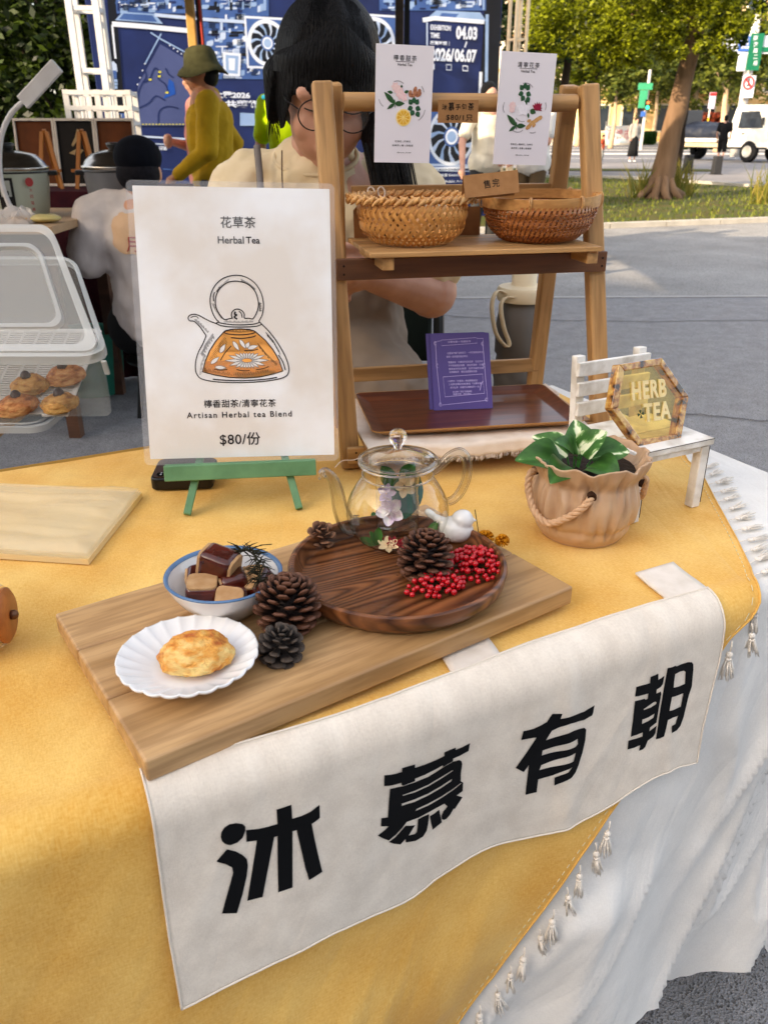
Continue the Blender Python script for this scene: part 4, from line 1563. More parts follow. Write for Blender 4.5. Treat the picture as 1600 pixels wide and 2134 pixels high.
def sgn(txt, px, py, w=None, h=None, m=m_ink2, bold=.01, spacing=1, name='lettering'):
    q = MB()
    u, v = su(px, py)
    kk = SW / 411
    text2(q, txt, u, v, w * kk if w else None, h * kk if h else None, bold, spacing, ZP)
    q.build(name, m, sign)
sgn('花草茶', 484, 461, w=70, m=m_gray, bold=.010, spacing=1.03)
sgn('Herbal', 471, 496, w=52, m=m_gray, bold=.012)
sgn('Tea', 515, 496, w=28, m=m_ink2, bold=.012)
sgn('檸香甜茶/清寧花茶', 503, 832, w=150, bold=.009, spacing=1.06)
sgn('Artisan Herbal tea Blend', 503, 856, w=219, bold=.012, spacing=1.22)
sgn('$80/份', 506, 909, w=85, bold=.010, spacing=1.06)
def dr(L, closed=False, n=6, wd=.0011, mb=None, z=ZP):
    kk = SW / 411
    pts = []
    for x, y in L:
        px, py = 380 + x / 6.957, 560 + y / 6.957
        pts.append(((px - 497) * kk + .508 * SW, (680 - py) * kk + .487 * SH))
    P = spline([(a, b, 0) for a, b in pts], n, closed) if n > 1 else [Vector((a, b, 0)) for a, b in pts]
    if mb is not None:
        stroke2(mb, [(p.x, p.y) for p in P], wd, z, closed)
    return [(p.x, p.y) for p in P]
ink = MB()
KW = .0021 / 1.7
outer = [(340, 900), (290, 1010), (220, 1130), (175, 1260), (165, 1380), (185, 1450), (240, 1510), (400, 1550), (650, 1570), (950, 1570), (1250, 1545), (1440, 1500), (1500, 1430), (1500, 1330), (1450, 1180), (1350, 1000), (1240, 850), (1135, 740), (1095, 700)]
dr(outer, wd=KW, mb=ink)
dr([(340, 900), (270, 790), (210, 720), (170, 695), (120, 690), (100, 655), (125, 615), (190, 600), (260, 620), (340, 665), (420, 705), (490, 730), (560, 760), (700, 778), (900, 780), (1060, 770), (1130, 745)], wd=KW, mb=ink)
dr([(490, 725), (520, 712), (560, 725), (700, 745), (850, 750), (1000, 742), (1080, 725), (1110, 708)], wd=KW, mb=ink)
dr([(1095, 700), (1150, 600), (1170, 450), (1140, 300), (1060, 170), (930, 85), (790, 62), (640, 95), (520, 180), (440, 310), (420, 450), (450, 590), (500, 680), (530, 700)], wd=KW, mb=ink)
dr([(1010, 670), (1060, 600), (1095, 500), (1095, 400), (1055, 280), (960, 185), (820, 145), (680, 160), (560, 250), (500, 370), (495, 480), (530, 580), (605, 672), (670, 665), (725, 655)], wd=KW, mb=ink)
dr([(725, 660), (710, 620), (722, 570), (765, 535), (815, 532), (865, 555), (893, 600), (893, 655), (950, 658), (1010, 670)], wd=KW, mb=ink)
dr([(820, 560), (850, 590), (862, 650)], wd=KW * .9, mb=ink)
dr([(490, 295), (470, 350), (468, 420)], wd=KW, mb=ink)
dr([(135, 650), (180, 628), (220, 635), (245, 660)], wd=KW * .7, mb=ink)
tea = [(590, 850), (470, 980), (380, 1110), (310, 1260), (262, 1410), (420, 1455), (640, 1495), (860, 1508), (1080, 1495), (1270, 1455), (1418, 1412), (1370, 1260), (1290, 1110), (1180, 970), (1040, 845), (960, 815), (820, 806), (680, 815)]
P = dr(tea, closed=True, n=1, wd=0, mb=None)
q = MB()
flat(q, P, ZP - .0003)
q.build('printed_tea', mat('orange print', 'fbb45c', 'f5aa52', vs=30, rough=.4), sign)
stroke2(ink, P, KW, ZP, True)
stroke2(ink, dr([(x, y) for x, y in ell(815, 850, 222, 40)], closed=True, n=1), KW, ZP, True)
dr([(690, 930), (850, 940), (1000, 920), (1045, 900)], wd=KW, mb=ink)
dr([(1360, 1180), (1420, 1280), (1455, 1400)], wd=KW * 1.1, mb=ink)
dr([(405, 1520), (650, 1540), (900, 1542), (1150, 1528), (1330, 1505)], wd=KW * 1.2, mb=ink)
dr([(430, 1375), (520, 1390), (620, 1382)], wd=KW * .8, mb=ink)
dr([(750, 1385), (850, 1402), (940, 1398)], wd=KW * .8, mb=ink)
dr([(1030, 1388), (1130, 1375), (1215, 1345)], wd=KW * .8, mb=ink)
dr([(870, 1115), (980, 1115), (1070, 1095)], wd=KW * .8, mb=ink)
dr([(525, 1250), (600, 1140), (690, 1045)], wd=KW * .8, mb=ink)
rnd = random.Random(3)
def hatch(path, n, L, ang, wd=.00045):
    P = dr(path, n=1)
    tot = len(P) - 1
    for i in range(n):
        f = i / (n - 1) * tot
        k_ = min(tot - 1, int(f))
        a = f - k_
        x = P[k_][0] * (1 - a) + P[k_ + 1][0] * a
        y = P[k_][1] * (1 - a) + P[k_ + 1][1] * a
        l = L * (.4 + .6 * abs(math.sin(i * .9)))
        stroke2(ink, [(x, y), (x + l * math.cos(ang), y + l * math.sin(ang))], wd, ZP)
hatch([(510, 280), (560, 210), (690, 110)], 22, .003, -1.2)
hatch([(870, 110), (980, 170), (1065, 245)], 22, .003, -1.9)
hatch([(1105, 440), (1105, 560)], 14, .0035, .1)
hatch([(440, 450), (490, 560), (560, 660)], 20, .003, .2)
hatch([(185, 680), (270, 760), (360, 860)], 20, .003, .9)
hatch([(430, 870), (330, 1000), (250, 1150)], 26, .006, -1.0)
hatch([(300, 1170), (240, 1300), (215, 1450)], 18, .003, .1)
hatch([(1190, 850), (1290, 970), (1370, 1120)], 24, .006, -1.3)
hatch([(600, 925), (470, 1060), (370, 1230)], 18, .008, -.9, .0003)
hatch([(1070, 1010), (1180, 1150), (1330, 1300)], 22, .005, -1.4)
hatch([(290, 1400), (470, 1440), (680, 1475)], 22, .005, 1.9, .0003)
hatch([(700, 1475), (950, 1465), (1190, 1430)], 20, .005, 1.2, .0003)
hatch([(600, 715), (800, 725), (1005, 715)], 26, .003, 1.2)
hatch([(650, 845), (810, 860), (985, 850)], 24, .003, 1.6)
dr([(770, 565), (755, 600), (785, 610), (750, 640), (790, 670)], wd=KW * 1.6, mb=ink)
ink.build('printed_line_drawing', m_ink2, sign)
wht, wl = MB(), MB()
kk = SW / 411 / 6.957
def L2(x, y):
    px, py = 380 + x / 6.957, 560 + y / 6.957
    return ((px - 497) * SW / 411 + .508 * SW, (680 - py) * SW / 411 + .487 * SH)
for i in range(20):
    a = 2 * pi * i / 20
    cx, cy = L2(905, 1255)
    ex, ey = 300 * kk, 128 * kk
    L = 1 / math.sqrt((math.cos(a) / ex) ** 2 + (math.sin(a) / ey) ** 2)
    pt = petal(cx + 60 * kk * math.cos(a), cy + 26 * kk * math.sin(a), L - 40 * kk, 42 * kk, a)
    flat(wht, pt, ZP + .00005 + i * .000004)
    stroke2(wl, pt, .00045, ZP + .00014, True)
for x, y, L, wd, a in ((525, 1145, 150, 60, 58), (385, 1300, 160, 56, 38), (440, 1345, 165, 54, -5), (715, 980, 160, 56, -58), (810, 955, 160, 52, -58), (905, 1075, 90, 60, 65), (920, 1085, 160, 58, 14)):
    px, py = L2(x, y)
    pt = petal(px, py, L * kk, wd * kk, R(a))
    flat(wht, pt, ZP + .00005)
    stroke2(wl, pt, .00045, ZP + .00014, True)
wht.build('printed_petals', mat('white ink', 'f2eeea', rough=.4), sign)
cx, cy = L2(905, 1255)
e_ = ell(cx, cy, 72 * kk, 30 * kk)
q = MB()
flat(q, e_, ZP + .0002)
q.build('printed_flower_heart', MC['orange print'], sign)
stroke2(wl, e_, .00045, ZP + .00022, True)
wl.build('printed_petal_lines', m_gray, sign)

ea = thing('display_easel', 'small green wooden easel holding the menu sign', 'easel', (0, 0, 0))
f0, f1 = onz(390, 1073, ZT + .006), onz(624, 1061, ZT + .006)
sn = M.to_3x3() @ Vector((0, 0, 1))          # sign normal (towards the customer)
ledge0 = M @ Vector((SW * .115, .0, 0))
ledge1 = M @ Vector((SW * .865, .0, 0))
apex = M @ Vector((SW * .5, SH * .50, -.075))
rb = T(0, 0, 0)
dd = sn * -1
back = Vector((sc_.x + .02, sc_.y + .17, ZT + .006))
# legs pass behind the sign up to the apex
for f_, ld, sgx in ((f0, ledge0, 1), (f1, ledge1, -1)):
    d_ = (apex + Vector((-.012 * sgx, 0, 0)) - f_)
    bar('leg', f_, apex + Vector((-.012 * sgx, 0, 0)), .0095, .014, m_green, ea, up=sn)
bar('rear_leg', back, apex + dd * .008, .0095, .014, m_green, ea, up=sn)
l0, l1 = M @ Vector((SW * .10, -.0095, .006)), M @ Vector((SW * .875, -.0065, .006))
bar('ledge', l0, l1, .020, .017, m_green, ea, up=sn)
bar('crosspiece', M @ Vector((SW * .25, SH * .35, -.008)), M @ Vector((SW * .75, SH * .35, -.008)), .006, .012, m_green, ea, up=sn)

# ================================================================== dark power unit behind the easel
pl, pr = onz(314, 1028, ZT + .004), onz(444, 1024, ZT + .004)
pu = thing('power_bank', 'dark brown power bank with rounded corners lying behind the easel', 'power bank', mw=frame((pl.x, pl.y + .003, ZT + .006), pr - pl, (0, 1, .0)))
LW = (pr - pl).length
q = MB().prism(rounded(0, 0, LW, .075, .010), 0, .018)
q.build('case', mat('black plastic', '191614', '120f0e', rough=.35), pu, bevel=.003, seg=3)
q = MB().prism(rounded(.003, .003, LW - .003, .072, .008), .0183, .0190)
q.build('top_panel', mat('brown panel', '3d2620', '341f1a', rough=.3), pu)
q = MB().prism(rounded(.008, .006, LW - .012, .019, .006), .0193, .0199)
q.build('button_strip', mat('gloss black', '0c0c0c', rough=.08), pu)
q = MB()
for x in (.014, .020, .062):
    q.prism(ell(x, .010, .0013, .0018, 10), .0200, .0202)
    q.prism(ell(x, .0155, .0013, .0014, 10), .0200, .0202)
q.build('indicator_marks', mat('pale print', 'b9bcc0'), pu)

# ================================================================== stack of clear bags on the left
g = [onz(u, v, ZT + .013) for u, v in ((-260, 1000), (296, 1026), (184, 1165), (-200, 1140))]
o_ = g[3]
stack = thing('bag_stack', 'stack of clear cellophane bags lying at the left edge of the table', 'packaging', (0, 0, 0))
def quad_sheet(z0, wob, seed, inset=0.0):
    def fn(a, b):
        a2, b2 = inset + (1 - 2 * inset) * a, inset + (1 - 2 * inset) * b
        p = (g[3] * (1 - a2) + g[2] * a2) * (1 - b2) + (g[0] * (1 - a2) + g[1] * a2) * b2
        e = min(1, 12 * min(a, 1 - a, b, 1 - b) + .1)
        z = z0 + e * wob * (.8 * fbm(a * 3 + seed, b * 5, seed, 2) + .5 * ridge(a * 1.2 + b * 1.3 + seed, b * 6, seed) + .1)
        return (p.x, p.y, z)
    return fn
m_stack = mat('stacked cellophane', 'edcc80', 'dcc698', vs=11, rough=.2, coat=.4, contrast=2)
q = MB()
vs0 = [(p.x, p.y) for p in (g[3], g[2], g[1], g[0])]
q.prism(vs0, ZT + .0055, ZT + .0125)
q.build('lower_bags', m_stack, stack)
m_cello = film_mat('cellophane', 'f8e6bc', .30, .05)
for i in range(3):
    q = MB()
    q.grid(60, 40, quad_sheet(ZT + .0138 + .0022 * i, .010 + .003 * i, i * 3.3, .004 * i))
    q.build('bag', m_cello, stack, smooth=True)

# ================================================================== wrapped wooden item at the left edge
kp = onz(12, 1345, ZT + .006)
kn = thing('wrapped_basket', 'plastic wrapped basket with a turned wooden end disc at the left edge', 'basket', (kp.x, kp.y, ZT + .0055), (0, 0, R(8)))
m_kw = wood('honey wood', 'a8622c', '8c4c1e', rings=40, rough=.4)
q = MB().lathe([(.001, -.0035), (.024, -.0035), (.0265, -.001), (.0265, .0015), (.022, .0045), (.001, .0050)], 40, Tr(.0065, 0, .034) @ Ry(pi / 2))
q.build('end_disc', m_kw, kn, auto=40)
q = MB().lathe([(.001, .0), (.0045, .0), (.0048, .004), (.003, .0065), (.001, .007)], 16, Tr(.011, 0, .034) @ Ry(pi / 2))
q.build('pin', mat('brass pin', '6b4a34', metal=.6, rough=.35), kn, smooth=True)
m_kb = wood('split bamboo', 'b87830', '9a5e22', rings=60, rough=.45)
for i in range(12):
    a = 2 * pi * i / 12
    P = spline([(-.175, .030 * math.cos(a), .034 + .030 * math.sin(a)), (-.09, .046 * math.cos(a), .048 + .046 * math.sin(a)), (-.03, .038 * math.cos(a), .04 + .038 * math.sin(a)), (.003, .018 * math.cos(a), .034 + .018 * math.sin(a))], 5)
    MB().tube(P, .0042, 6).build('slat', m_kb, kn, smooth=True)
q = MB()
q.grid(30, 30, lambda a, b: (-.17 + .175 * a, (.051 * math.sin(pi * min(1, (1 - a) * .9 + .12)) ** .6 + .002 * fbm(a * 9, b * 12, 3)) * math.cos(2 * pi * b), max(.001, .044 - .010 * a + (.051 * math.sin(pi * min(1, (1 - a) * .9 + .12)) ** .6 + .003 * fbm(a * 12, b * 16, 8)) * math.sin(2 * pi * b))))
q.build('wrap', m_cello, kn, smooth=True)

# ================================================================== planter
PB = onz(1213, 1152, ZT + .005)
PY = PB.y + .058
POTZ = ZT + .0055
pp = thing('plant_pot', 'tan ceramic pot shaped like a gathered cloth bag with a rope handle', 'plant pot', (.2425, .905, POTZ))
m_pot = mat('tan ceramic', 'ccab88', 'b49070', vs=28, rough=.42, bump=.15, bs=90, contrast=.8)
def wobpot(a, r, z, i):
    k = sstep((z - .004) / .02)
    pl = .55 * math.sin(25 * a + 5 * noise.noise((math.cos(a) * 2, math.sin(a) * 2, z * 26))) * (.6 + noise.noise((math.cos(a) * 3, math.sin(a) * 3, z * 30 + 4))) + .4 * noise.noise((math.cos(a) * 3.2, math.sin(a) * 3.2, z * 12)) + 1.1 * (.35 - abs(noise.noise((math.cos(a) * 6, math.sin(a) * 6, z * 9 + 5)))) + .7 * (.3 - abs(noise.noise((math.cos(a) * 11, math.sin(a) * 11, z * 16 + 2)))) + .25 * math.sin(a * 22 + 3.5 * noise.noise((a, z * 14, 0)))
    neck = math.exp(-((z - .077) / .008) ** 2)
    low = 2.2 * math.exp(-((z - .022) / .004) ** 2)
    rim = sstep((z - .088) / .014)
    rr = r * (1 + k * .085 * pl * (1 - .45 * rim)) + (.0016 * math.sin(a * 34) - .0015) * neck - .001 * low
    zz = z + rim * (.0018 * math.sin(a * 9 + 1) + .0012 * math.sin(a * 15) + .002 * noise.noise((math.cos(a) * 2, math.sin(a) * 2, 7)))
    return rr, zz
pr_ = [(.001, .0), (.044, .0), (.050, .003), (.0545, .010), (.0570, .020), (.0605, .030), (.0628, .045), (.0625, .058), (.0602, .070), (.0590, .077), (.0612, .084), (.0655, .093), (.0690, .101), (.0690, .1035), (.0665, .1030), (.0635, .096), (.0590, .086), (.0560, .077), (.056, .05), (.045, .03), (.001, .03)]
spf = spline([(a, b, 0) for a, b in pr_], 4)
q = MB().lathe([(max(.001, p.x), p.y) for p in spf], 150, wob=wobpot)
q.build('pot', m_pot, pp, smooth=True)
MB().lathe([(.056, .086), (.03, .090), (.001, .089)], 24).build('soil', mat('potting soil', '2a1d14', '1a110b', vs=200, bump=1, bs=90), pp, smooth=True)
m_rope = mat('cotton rope', 'd9b490', 'c59d78', vs=200, rough=.85, bump=.4, bs=500)
def rope(name, pts, r, parent, turns=5, per=.011):
    P = spline(pts, 16)
    L = sum((P[i + 1] - P[i]).length for i in range(len(P) - 1))
    q = MB()
    for s_ in range(3):
        path, l, up = [], 0, None
        for i in range(len(P)):
            if i:
                l += (P[i] - P[i - 1]).length
            t = (P[min(i + 1, len(P) - 1)] - P[max(0, i - 1)]).normalized()
            up = t.orthogonal().normalized() if up is None else (up - t * up.dot(t)).normalized()
            w_ = t.cross(up)
            a = l / per * 2 * pi / 1.0 * .5 + 2 * pi * s_ / 3
            path.append(P[i] + (up * math.cos(a) + w_ * math.sin(a)) * r * .5)
        q.tube(path, r * .62, 8)
    return q.build(name, m_rope, parent, smooth=True)
# holes and rope loops
def around(a, r, z):
    return (r * math.cos(a), r * math.sin(a), z)
aL = R(-152)
aR = R(-92)
rope('rope_handle', [around(R(-176), .0600, .083), around(R(-171), .0705, .080), around(R(-166), .0735, .062), around(R(-152), .0725, .040), around(R(-135), .0715, .0345), around(R(-118), .0700, .047), around(R(-106), .0680, .060), around(R(-100), .0660, .069), around(R(-96), .0590, .073)], .0042, pp)
rope('rope_handle', [around(R(-18), .0600, .078), around(R(-14), .0680, .076), around(R(-8), .0690, .060), around(R(2), .0700, .045), around(R(14), .0700, .043), around(R(28), .0690, .055), around(R(38), .0600, .073)], .0038, pp)
for a in (R(-176), R(-97), R(-19), R(38)):
    q = MB().tube([around(a, .0585, .0745 if a != R(-176) else .083), around(a, .0655, .0725 if a != R(-176) else .081)], .0052, 12)
    q.build('eyelet', mat('dark hole', '3a2416', rough=.9), pp)  # solid dark plug, the hole's shade is put into its colour
# plant
m_pl, nt, b = base('variegated leaf')
tc = node(nt, 'ShaderNodeTexCoord')
n1 = node(nt, 'ShaderNodeTexNoise')
n1.inputs['Scale'].default_value = 2.4
n1.inputs['Detail'].default_value = 3
mp = node(nt, 'ShaderNodeMapping')
mp.inputs['Scale'].default_value = (1.6, .5, 1)
oi = node(nt, 'ShaderNodeObjectInfo')
ad = node(nt, 'ShaderNodeVectorMath', operation='ADD')
nt.links.new(tc.outputs['Generated'], mp.inputs[0])
nt.links.new(mp.outputs[0], ad.inputs[0])
nt.links.new(oi.outputs['Random'], ad.inputs[1])
nt.links.new(ad.outputs[0], n1.inputs[0])
sp = node(nt, 'ShaderNodeSeparateXYZ')
nt.links.new(tc.outputs['Generated'], sp.inputs[0])
ab = node(nt, 'ShaderNodeMath', operation='SUBTRACT')
ab.inputs[1].default_value = .5
nt.links.new(sp.outputs[0], ab.inputs[0])
ab2 = node(nt, 'ShaderNodeMath', operation='ABSOLUTE')
nt.links.new(ab.outputs[0], ab2.inputs[0])
m1 = node(nt, 'ShaderNodeMath', operation='MULTIPLY_ADD')
m1.inputs[1].default_value = -1.1
m1.inputs[2].default_value = .16
nt.links.new(ab2.outputs[0], m1.inputs[0])
m2 = node(nt, 'ShaderNodeMath', operation='MAXIMUM')
m2.inputs[1].default_value = 0
nt.links.new(m1.outputs[0], m2.inputs[0])
m3 = node(nt, 'ShaderNodeMath', operation='ADD')
nt.links.new(m2.outputs[0], m3.inputs[0])
nt.links.new(n1.outputs[0], m3.inputs[1])
m4 = node(nt, 'ShaderNodeMath', operation='MULTIPLY_ADD')
m4.inputs[1].default_value = .13
nt.links.new(oi.outputs['Random'], m4.inputs[0])
nt.links.new(m3.outputs[0], m4.inputs[2])
cr = node(nt, 'ShaderNodeValToRGB')
e = cr.color_ramp.elements
e[0].position = .40
e[0].color = hx('2f5420')
e[1].position = .76
e[1].color = hx('e9ecc8')
x_ = e.new(.66)
x_.color = hx('42702e')
x_ = e.new(.72)
x_.color = hx('9dbb7a')
nt.links.new(m4.outputs[0], cr.inputs[0])
nt.links.new(cr.outputs[0], b.inputs['Base Color'])
setp(b, rough=.45, spec=.3)
plant = thing('potted_plant', 'leafy variegated green and cream plant growing in the tan pot', 'plant', (.2250, .893, POTZ + .083))
plant.scale = (.86, .86, .90)
LV = [(-.018, -.004, .014, (-1.0, -.30, .40), .074, .046), (-.010, .010, .018, (-.85, .40, .62), .062, .034), (-.010, -.014, .012, (-.55, -.80, .16), .058, .042),
      (.004, .002, .024, (-.10, .2, 1), .050, .040), (.016, -.010, .012, (.45, -.75, .22), .056, .042), (.022, .002, .018, (.90, -.1, .42), .056, .040),
      (.006, -.004, .026, (.45, -.25, .85), .048, .036), (-.004, -.006, .024, (-.5, -.5, .80), .050, .032)]
for x, y, z, d, L, wd in LV:
    d = Vector(d).normalized()
    upv = Vector((0, -.55, 1)) - d * d.dot(Vector((0, -.55, 1)))
    Ml = frame((x, y, z), d.cross(upv), d)
    q = MB()
    q.grid(8, 12, lambda a, b_: ((a - .5) * wd * 1.18 * (math.sin(pi * min(.999, b_ ** .78 * .97 + .02))) ** .72, L * .88 * b_, wd * .28 * (abs(a - .5) * 2) * math.sin(pi * min(1, b_)) - L * .26 * b_ * b_ + .0008 * math.sin(b_ * 9 + a * 4)))
    q2 = MB()
    o = q.build('leaf', m_pl, plant, smooth=True, mw=Ml)
    MB().tube([(x * .3, y * .3, -.01), (x, y, z)], .0013, 6).build('stalk', MC['green leaf'], plant)

# ================================================================== little white chair
m_wp = mat('distressed white paint', 'ebe8e2', 'c9c2b6', vs=30, rough=.6, bump=.4, bs=160, contrast=2.2, detail=8)
m_dk = mat('worn edge line', '4d4338', '2c2520', vs=60)
CT0, CT1, CN0, CN1 = .694, .812, .681, .806
CZ0, CZS = ZT + .006, .842
ch = thing('mini_bench', 'distressed white painted wooden mini bench holding the resin sign', 'bench', T((CT0 + CT1) / 2, (CN0 + CN1) / 2, CZ0), (0, 0, TA))
def cl(t, n, z):
    return (t - (CT0 + CT1) / 2, n - (CN0 + CN1) / 2, z - CZ0)
lw = .0135
for t in (CT0 + lw / 2, CT1 - lw / 2):
    bar('leg', cl(t, CN0 + lw / 2, CZ0), cl(t, CN0 + lw / 2, CZS - .006), lw, lw, m_wp, ch)
    bar('post', cl(t, CN1 - lw / 2 + .004, CZ0), cl(t, CN1 + .012, .934), lw, lw * .9, m_wp, ch, up=(0, 1, 0))
for i in range(2):
    n0 = CN0 - .002 + i * .0585
    bar('seat_slat', cl(CT0 - .004, n0 + .028, CZS), cl(CT1 + .004, n0 + .028, CZS), .0565, .0085, m_wp, ch)
bar('apron', cl(CT0 + .01, CN0 + .004, CZS - .009), cl(CT1 - .01, CN0 + .004, CZS - .009), .004, .008, m_wp, ch)
for z in (.862, .888, .914):
    yo = (z - CZS) / .09 * .010
    bar('back_slat', cl(CT0 - .001, CN1 - .006 + yo, z + .004), cl(CT1 + .003, CN1 - .006 + yo, z + .004), .006, .0185, m_wp, ch)
q = MB()
for t in (CT0, CT1 - lw):
    q.box(cl(t + lw + .0002, CN0 + .0002, (CZ0 + CZS) / 2), (.0007, .0007, CZS - CZ0 - .012))
q.beam(cl(CT0 - .004, CN0 - .0022, CZS + .0038), cl(CT1 + .004, CN0 - .0022, CZS + .0038), .0007, .0007)
q.build('worn_edges', m_dk, ch)

# ================================================================== hexagonal resin sign
hp = [onplane(u, v, T(.755, .722, .90), Vector((TS * .95, -TC * .95, .30)).normalized()) for u, v in ((1325, 931), (1412, 918), (1429, 826), (1373, 746), (1284, 760), (1268, 852))]
hc = sum(hp, Vector()) / 6
hn = Vector((TS * .95, -TC * .95, .30)).normalized()
Mh = frame(hc, hp[1] - hp[0], Vector((0, 0, 1)) - hn * hn.z)
inv = Mh.inverted()
hl = [inv @ p for p in hp]
zmin = min((Mh @ Vector((p.x, p.y, -.009))).z for p in hl)
resin = thing('resin_plaque', 'amber hexagonal resin plaque reading HERB TEA standing on the mini bench', 'plaque', mw=Mh)
m_res = thin_glass('yellow resin', tint='f8e6a6', edge='d8a848', k=.8)
outer_ = [(p.x, p.y) for p in hl]
inner_ = [(p[0] * .83, p[1] * .83) for p in outer_]
q = MB().prism([(x * .995, y * .995) for x, y in outer_], -.0045, .0035)
q.build('clear_body', m_res, resin)
m_am, nt, b = base('amber dried flower rim')
tc = node(nt, 'ShaderNodeTexCoord')
n1 = node(nt, 'ShaderNodeTexVoronoi')
n1.inputs['Scale'].default_value = 150
nn_ = node(nt, 'ShaderNodeTexNoise')
nn_.inputs['Scale'].default_value = 95
nn_.inputs['Detail'].default_value = 5
nt.links.new(tc.outputs['Object'], n1.inputs[0])
nt.links.new(tc.outputs['Object'], nn_.inputs[0])
cr = node(nt, 'ShaderNodeValToRGB')
e = cr.color_ramp.elements
e[0].position = .36
e[0].color = hx('3a1e08')
e[1].position = .62
e[1].color = hx('f0c468')
x_ = e.new(.47)
x_.color = hx('c07c2a')
nt.links.new(nn_.outputs[0], cr.inputs[0])
nt.links.new(cr.outputs[0], b.inputs['Base Color'])
setp(b, rough=.12, coat=.8, trans=.25)
for i in range(6):
    a, c_, d_, e_ = outer_[i], outer_[(i + 1) % 6], inner_[(i + 1) % 6], inner_[i]
    q = MB()
    q.prism([a, c_, d_, e_], -.0085, .0050)
    q.build('rim_segment', m_am, resin, bevel=.0012)
m_let = mat('cream resin letters', 'f6dfa6', 'efd08c', vs=60, rough=.4, sss=.1)
kx = (hl[1] - hl[0]).length / 88
q = MB()
for txt, cx, cy, w_, h_ in (('HERB', -.002, .0165, .055, .0225), ('TEA', .009, -.0115, .044, .0225)):
    vs, fs, tw, th = text_shape(txt, .03, 1.15)
    sxx, syy = w_ / tw, h_ / th
    # extruded letters
    for zz in (.0058,):
        q.add([(cx + p[0] * sxx, cy + p[1] * syy, zz) for p in vs], fs)
    bmx = bmesh.new()
    bvs = [bmx.verts.new((cx + p[0] * sxx, cy + p[1] * syy, .0037)) for p in vs]
    for f in fs:
        try:
            bmx.faces.new([bvs[i] for i in f])
        except ValueError:
            pass
    bmx.verts.index_update()
    for ed in bmx.edges:
        if len(ed.link_faces) == 1:
            a_, b_ = ed.verts
            q.add([a_.co, b_.co, (b_.co.x, b_.co.y, .0058), (a_.co.x, a_.co.y, .0058)], [(0, 1, 2, 3)])
    bmx.free()
q.build('lettering', m_let, resin)
q = MB()
for i in range(4):
    a = R(90 * i + 8)
    pt = [(-.0165 + r_ * math.cos(a + da), -.0125 + r_ * math.sin(a + da)) for r_, da in ((.0004, 0), (.003, .5), (.0052, .42), (.0056, .15), (.0048, 0), (.0056, -.15), (.0052, -.42), (.003, -.5))]
    flat(q, pt, .0039)
q.build('clover', mat('pressed clover', '3d4a18', '2c380f', rough=.5), resin)
# ================================================================== ladder rack
m_pine = wood('pale pine', 'c2955e', 'a67c48', '76522e', rings=34, rough=.5, fine=120, bump=.2)
m_wal = wood('brown stained pine', '7c5130', '6a4226', '4a2c18', rings=30, rough=.5, fine=120, bump=.2)
RB = ZT + .0055
KA = R(12)
KC, KS = math.cos(KA), math.sin(KA)
KO = Vector((-.046, 1.113, 0))
def K(t, n, z):                       # rack frame: t along the rack from .470, n away from the customer
    u, w_ = t - .470, n - 1.013
    return Vector((KO.x + u * KC - w_ * KS, KO.y + u * KS + w_ * KC, z))
def kpx(u, v, n):
    p = onplane(u, v, K(.5, n, 1), Vector((-KS, KC, 0))) - KO
    return (p.x * KC + p.y * KS + .470, p.z)
rk = thing('display_rack', 'pale wooden A frame display rack with a dowel rail and slatted shelf', 'rack')
LT, RT = .470, .853
lg = .0195
# A frames: front leg, rear leg
FN, AN, RN = 1.013, 1.105, 1.200
AZ = 1.262
def legpt(n0, z, front=True):
    k = (z - RB) / (AZ - RB)
    return (FN + (AN - .010 - FN) * k) if front else (RN + (AN + .010 - RN) * k)
for t, s_ in ((LT, 1), (RT, -1)):
    for front, dt in ((True, 0), (False, .0185 * s_)):
        tt = t + dt * (1 if True else 0)
        a = K((LT - .003 if s_ == 1 else (.862 if front else .820)) + (0 if front else .018) * (s_ == 1), legpt(0, RB, front), RB)
        b_ = K((LT - .018 if s_ == 1 else (.821 if front else .8035)) + (0 if front else .0175) * (s_ == 1), legpt(0, AZ - .006, front), AZ - .006)
        bar('leg', a, b_, lg, .026 if front else .024, m_pine, rk, up=(KC, KS, 0), bevel=.003)
        # rounded head
    q = MB()
dz_ = 1.233
a, b_ = K(LT + .010, AN - .010, dz_), K(.805, AN - .010, dz_)
q = MB().tube([(0, 0, 0), ((b_ - a).length, 0, 0)], .0115, 20)
q.build('dowel', m_pine, rk, auto=40, mw=frame(a, b_ - a, (0, 0, 1)))
# rails
zc = 1.032
n_ = legpt(0, zc) - .019
bar('front_rail', K(LT - .012, n_ + .004, zc - .004), K(.850, n_ + .004, zc - .004), .010, .028, m_wal, rk)
for z, nn, h in ((1.117, legpt(0, 1.117, False), .022), (.842, legpt(0, .842, False) - .004, .022)):
    bar('rear_rail', K(LT + .026, nn, z), K(.818, nn, z), .009, h, m_pine, rk)
bar('front_rail', K(LT - .010, FN - .016, .776), K(.880, FN - .016, .776), .009, .024, m_pine, rk)
q = MB()
for t in (LT - .003, .843):
    for dz in (-.006, .005):
        q.tube([K(t, n_ - .0006, zc - .004 + dz), K(t, n_ - .0016, zc - .004 + dz)], .0015, 8)
for dz in (-.006, .005):
    q.tube([K(LT + .002, FN - .0200, .776 + dz), K(LT + .002, FN - .0215, .776 + dz)], .0015, 8)
q.build('nails', mat('dark nail', '2c221a'), rk)
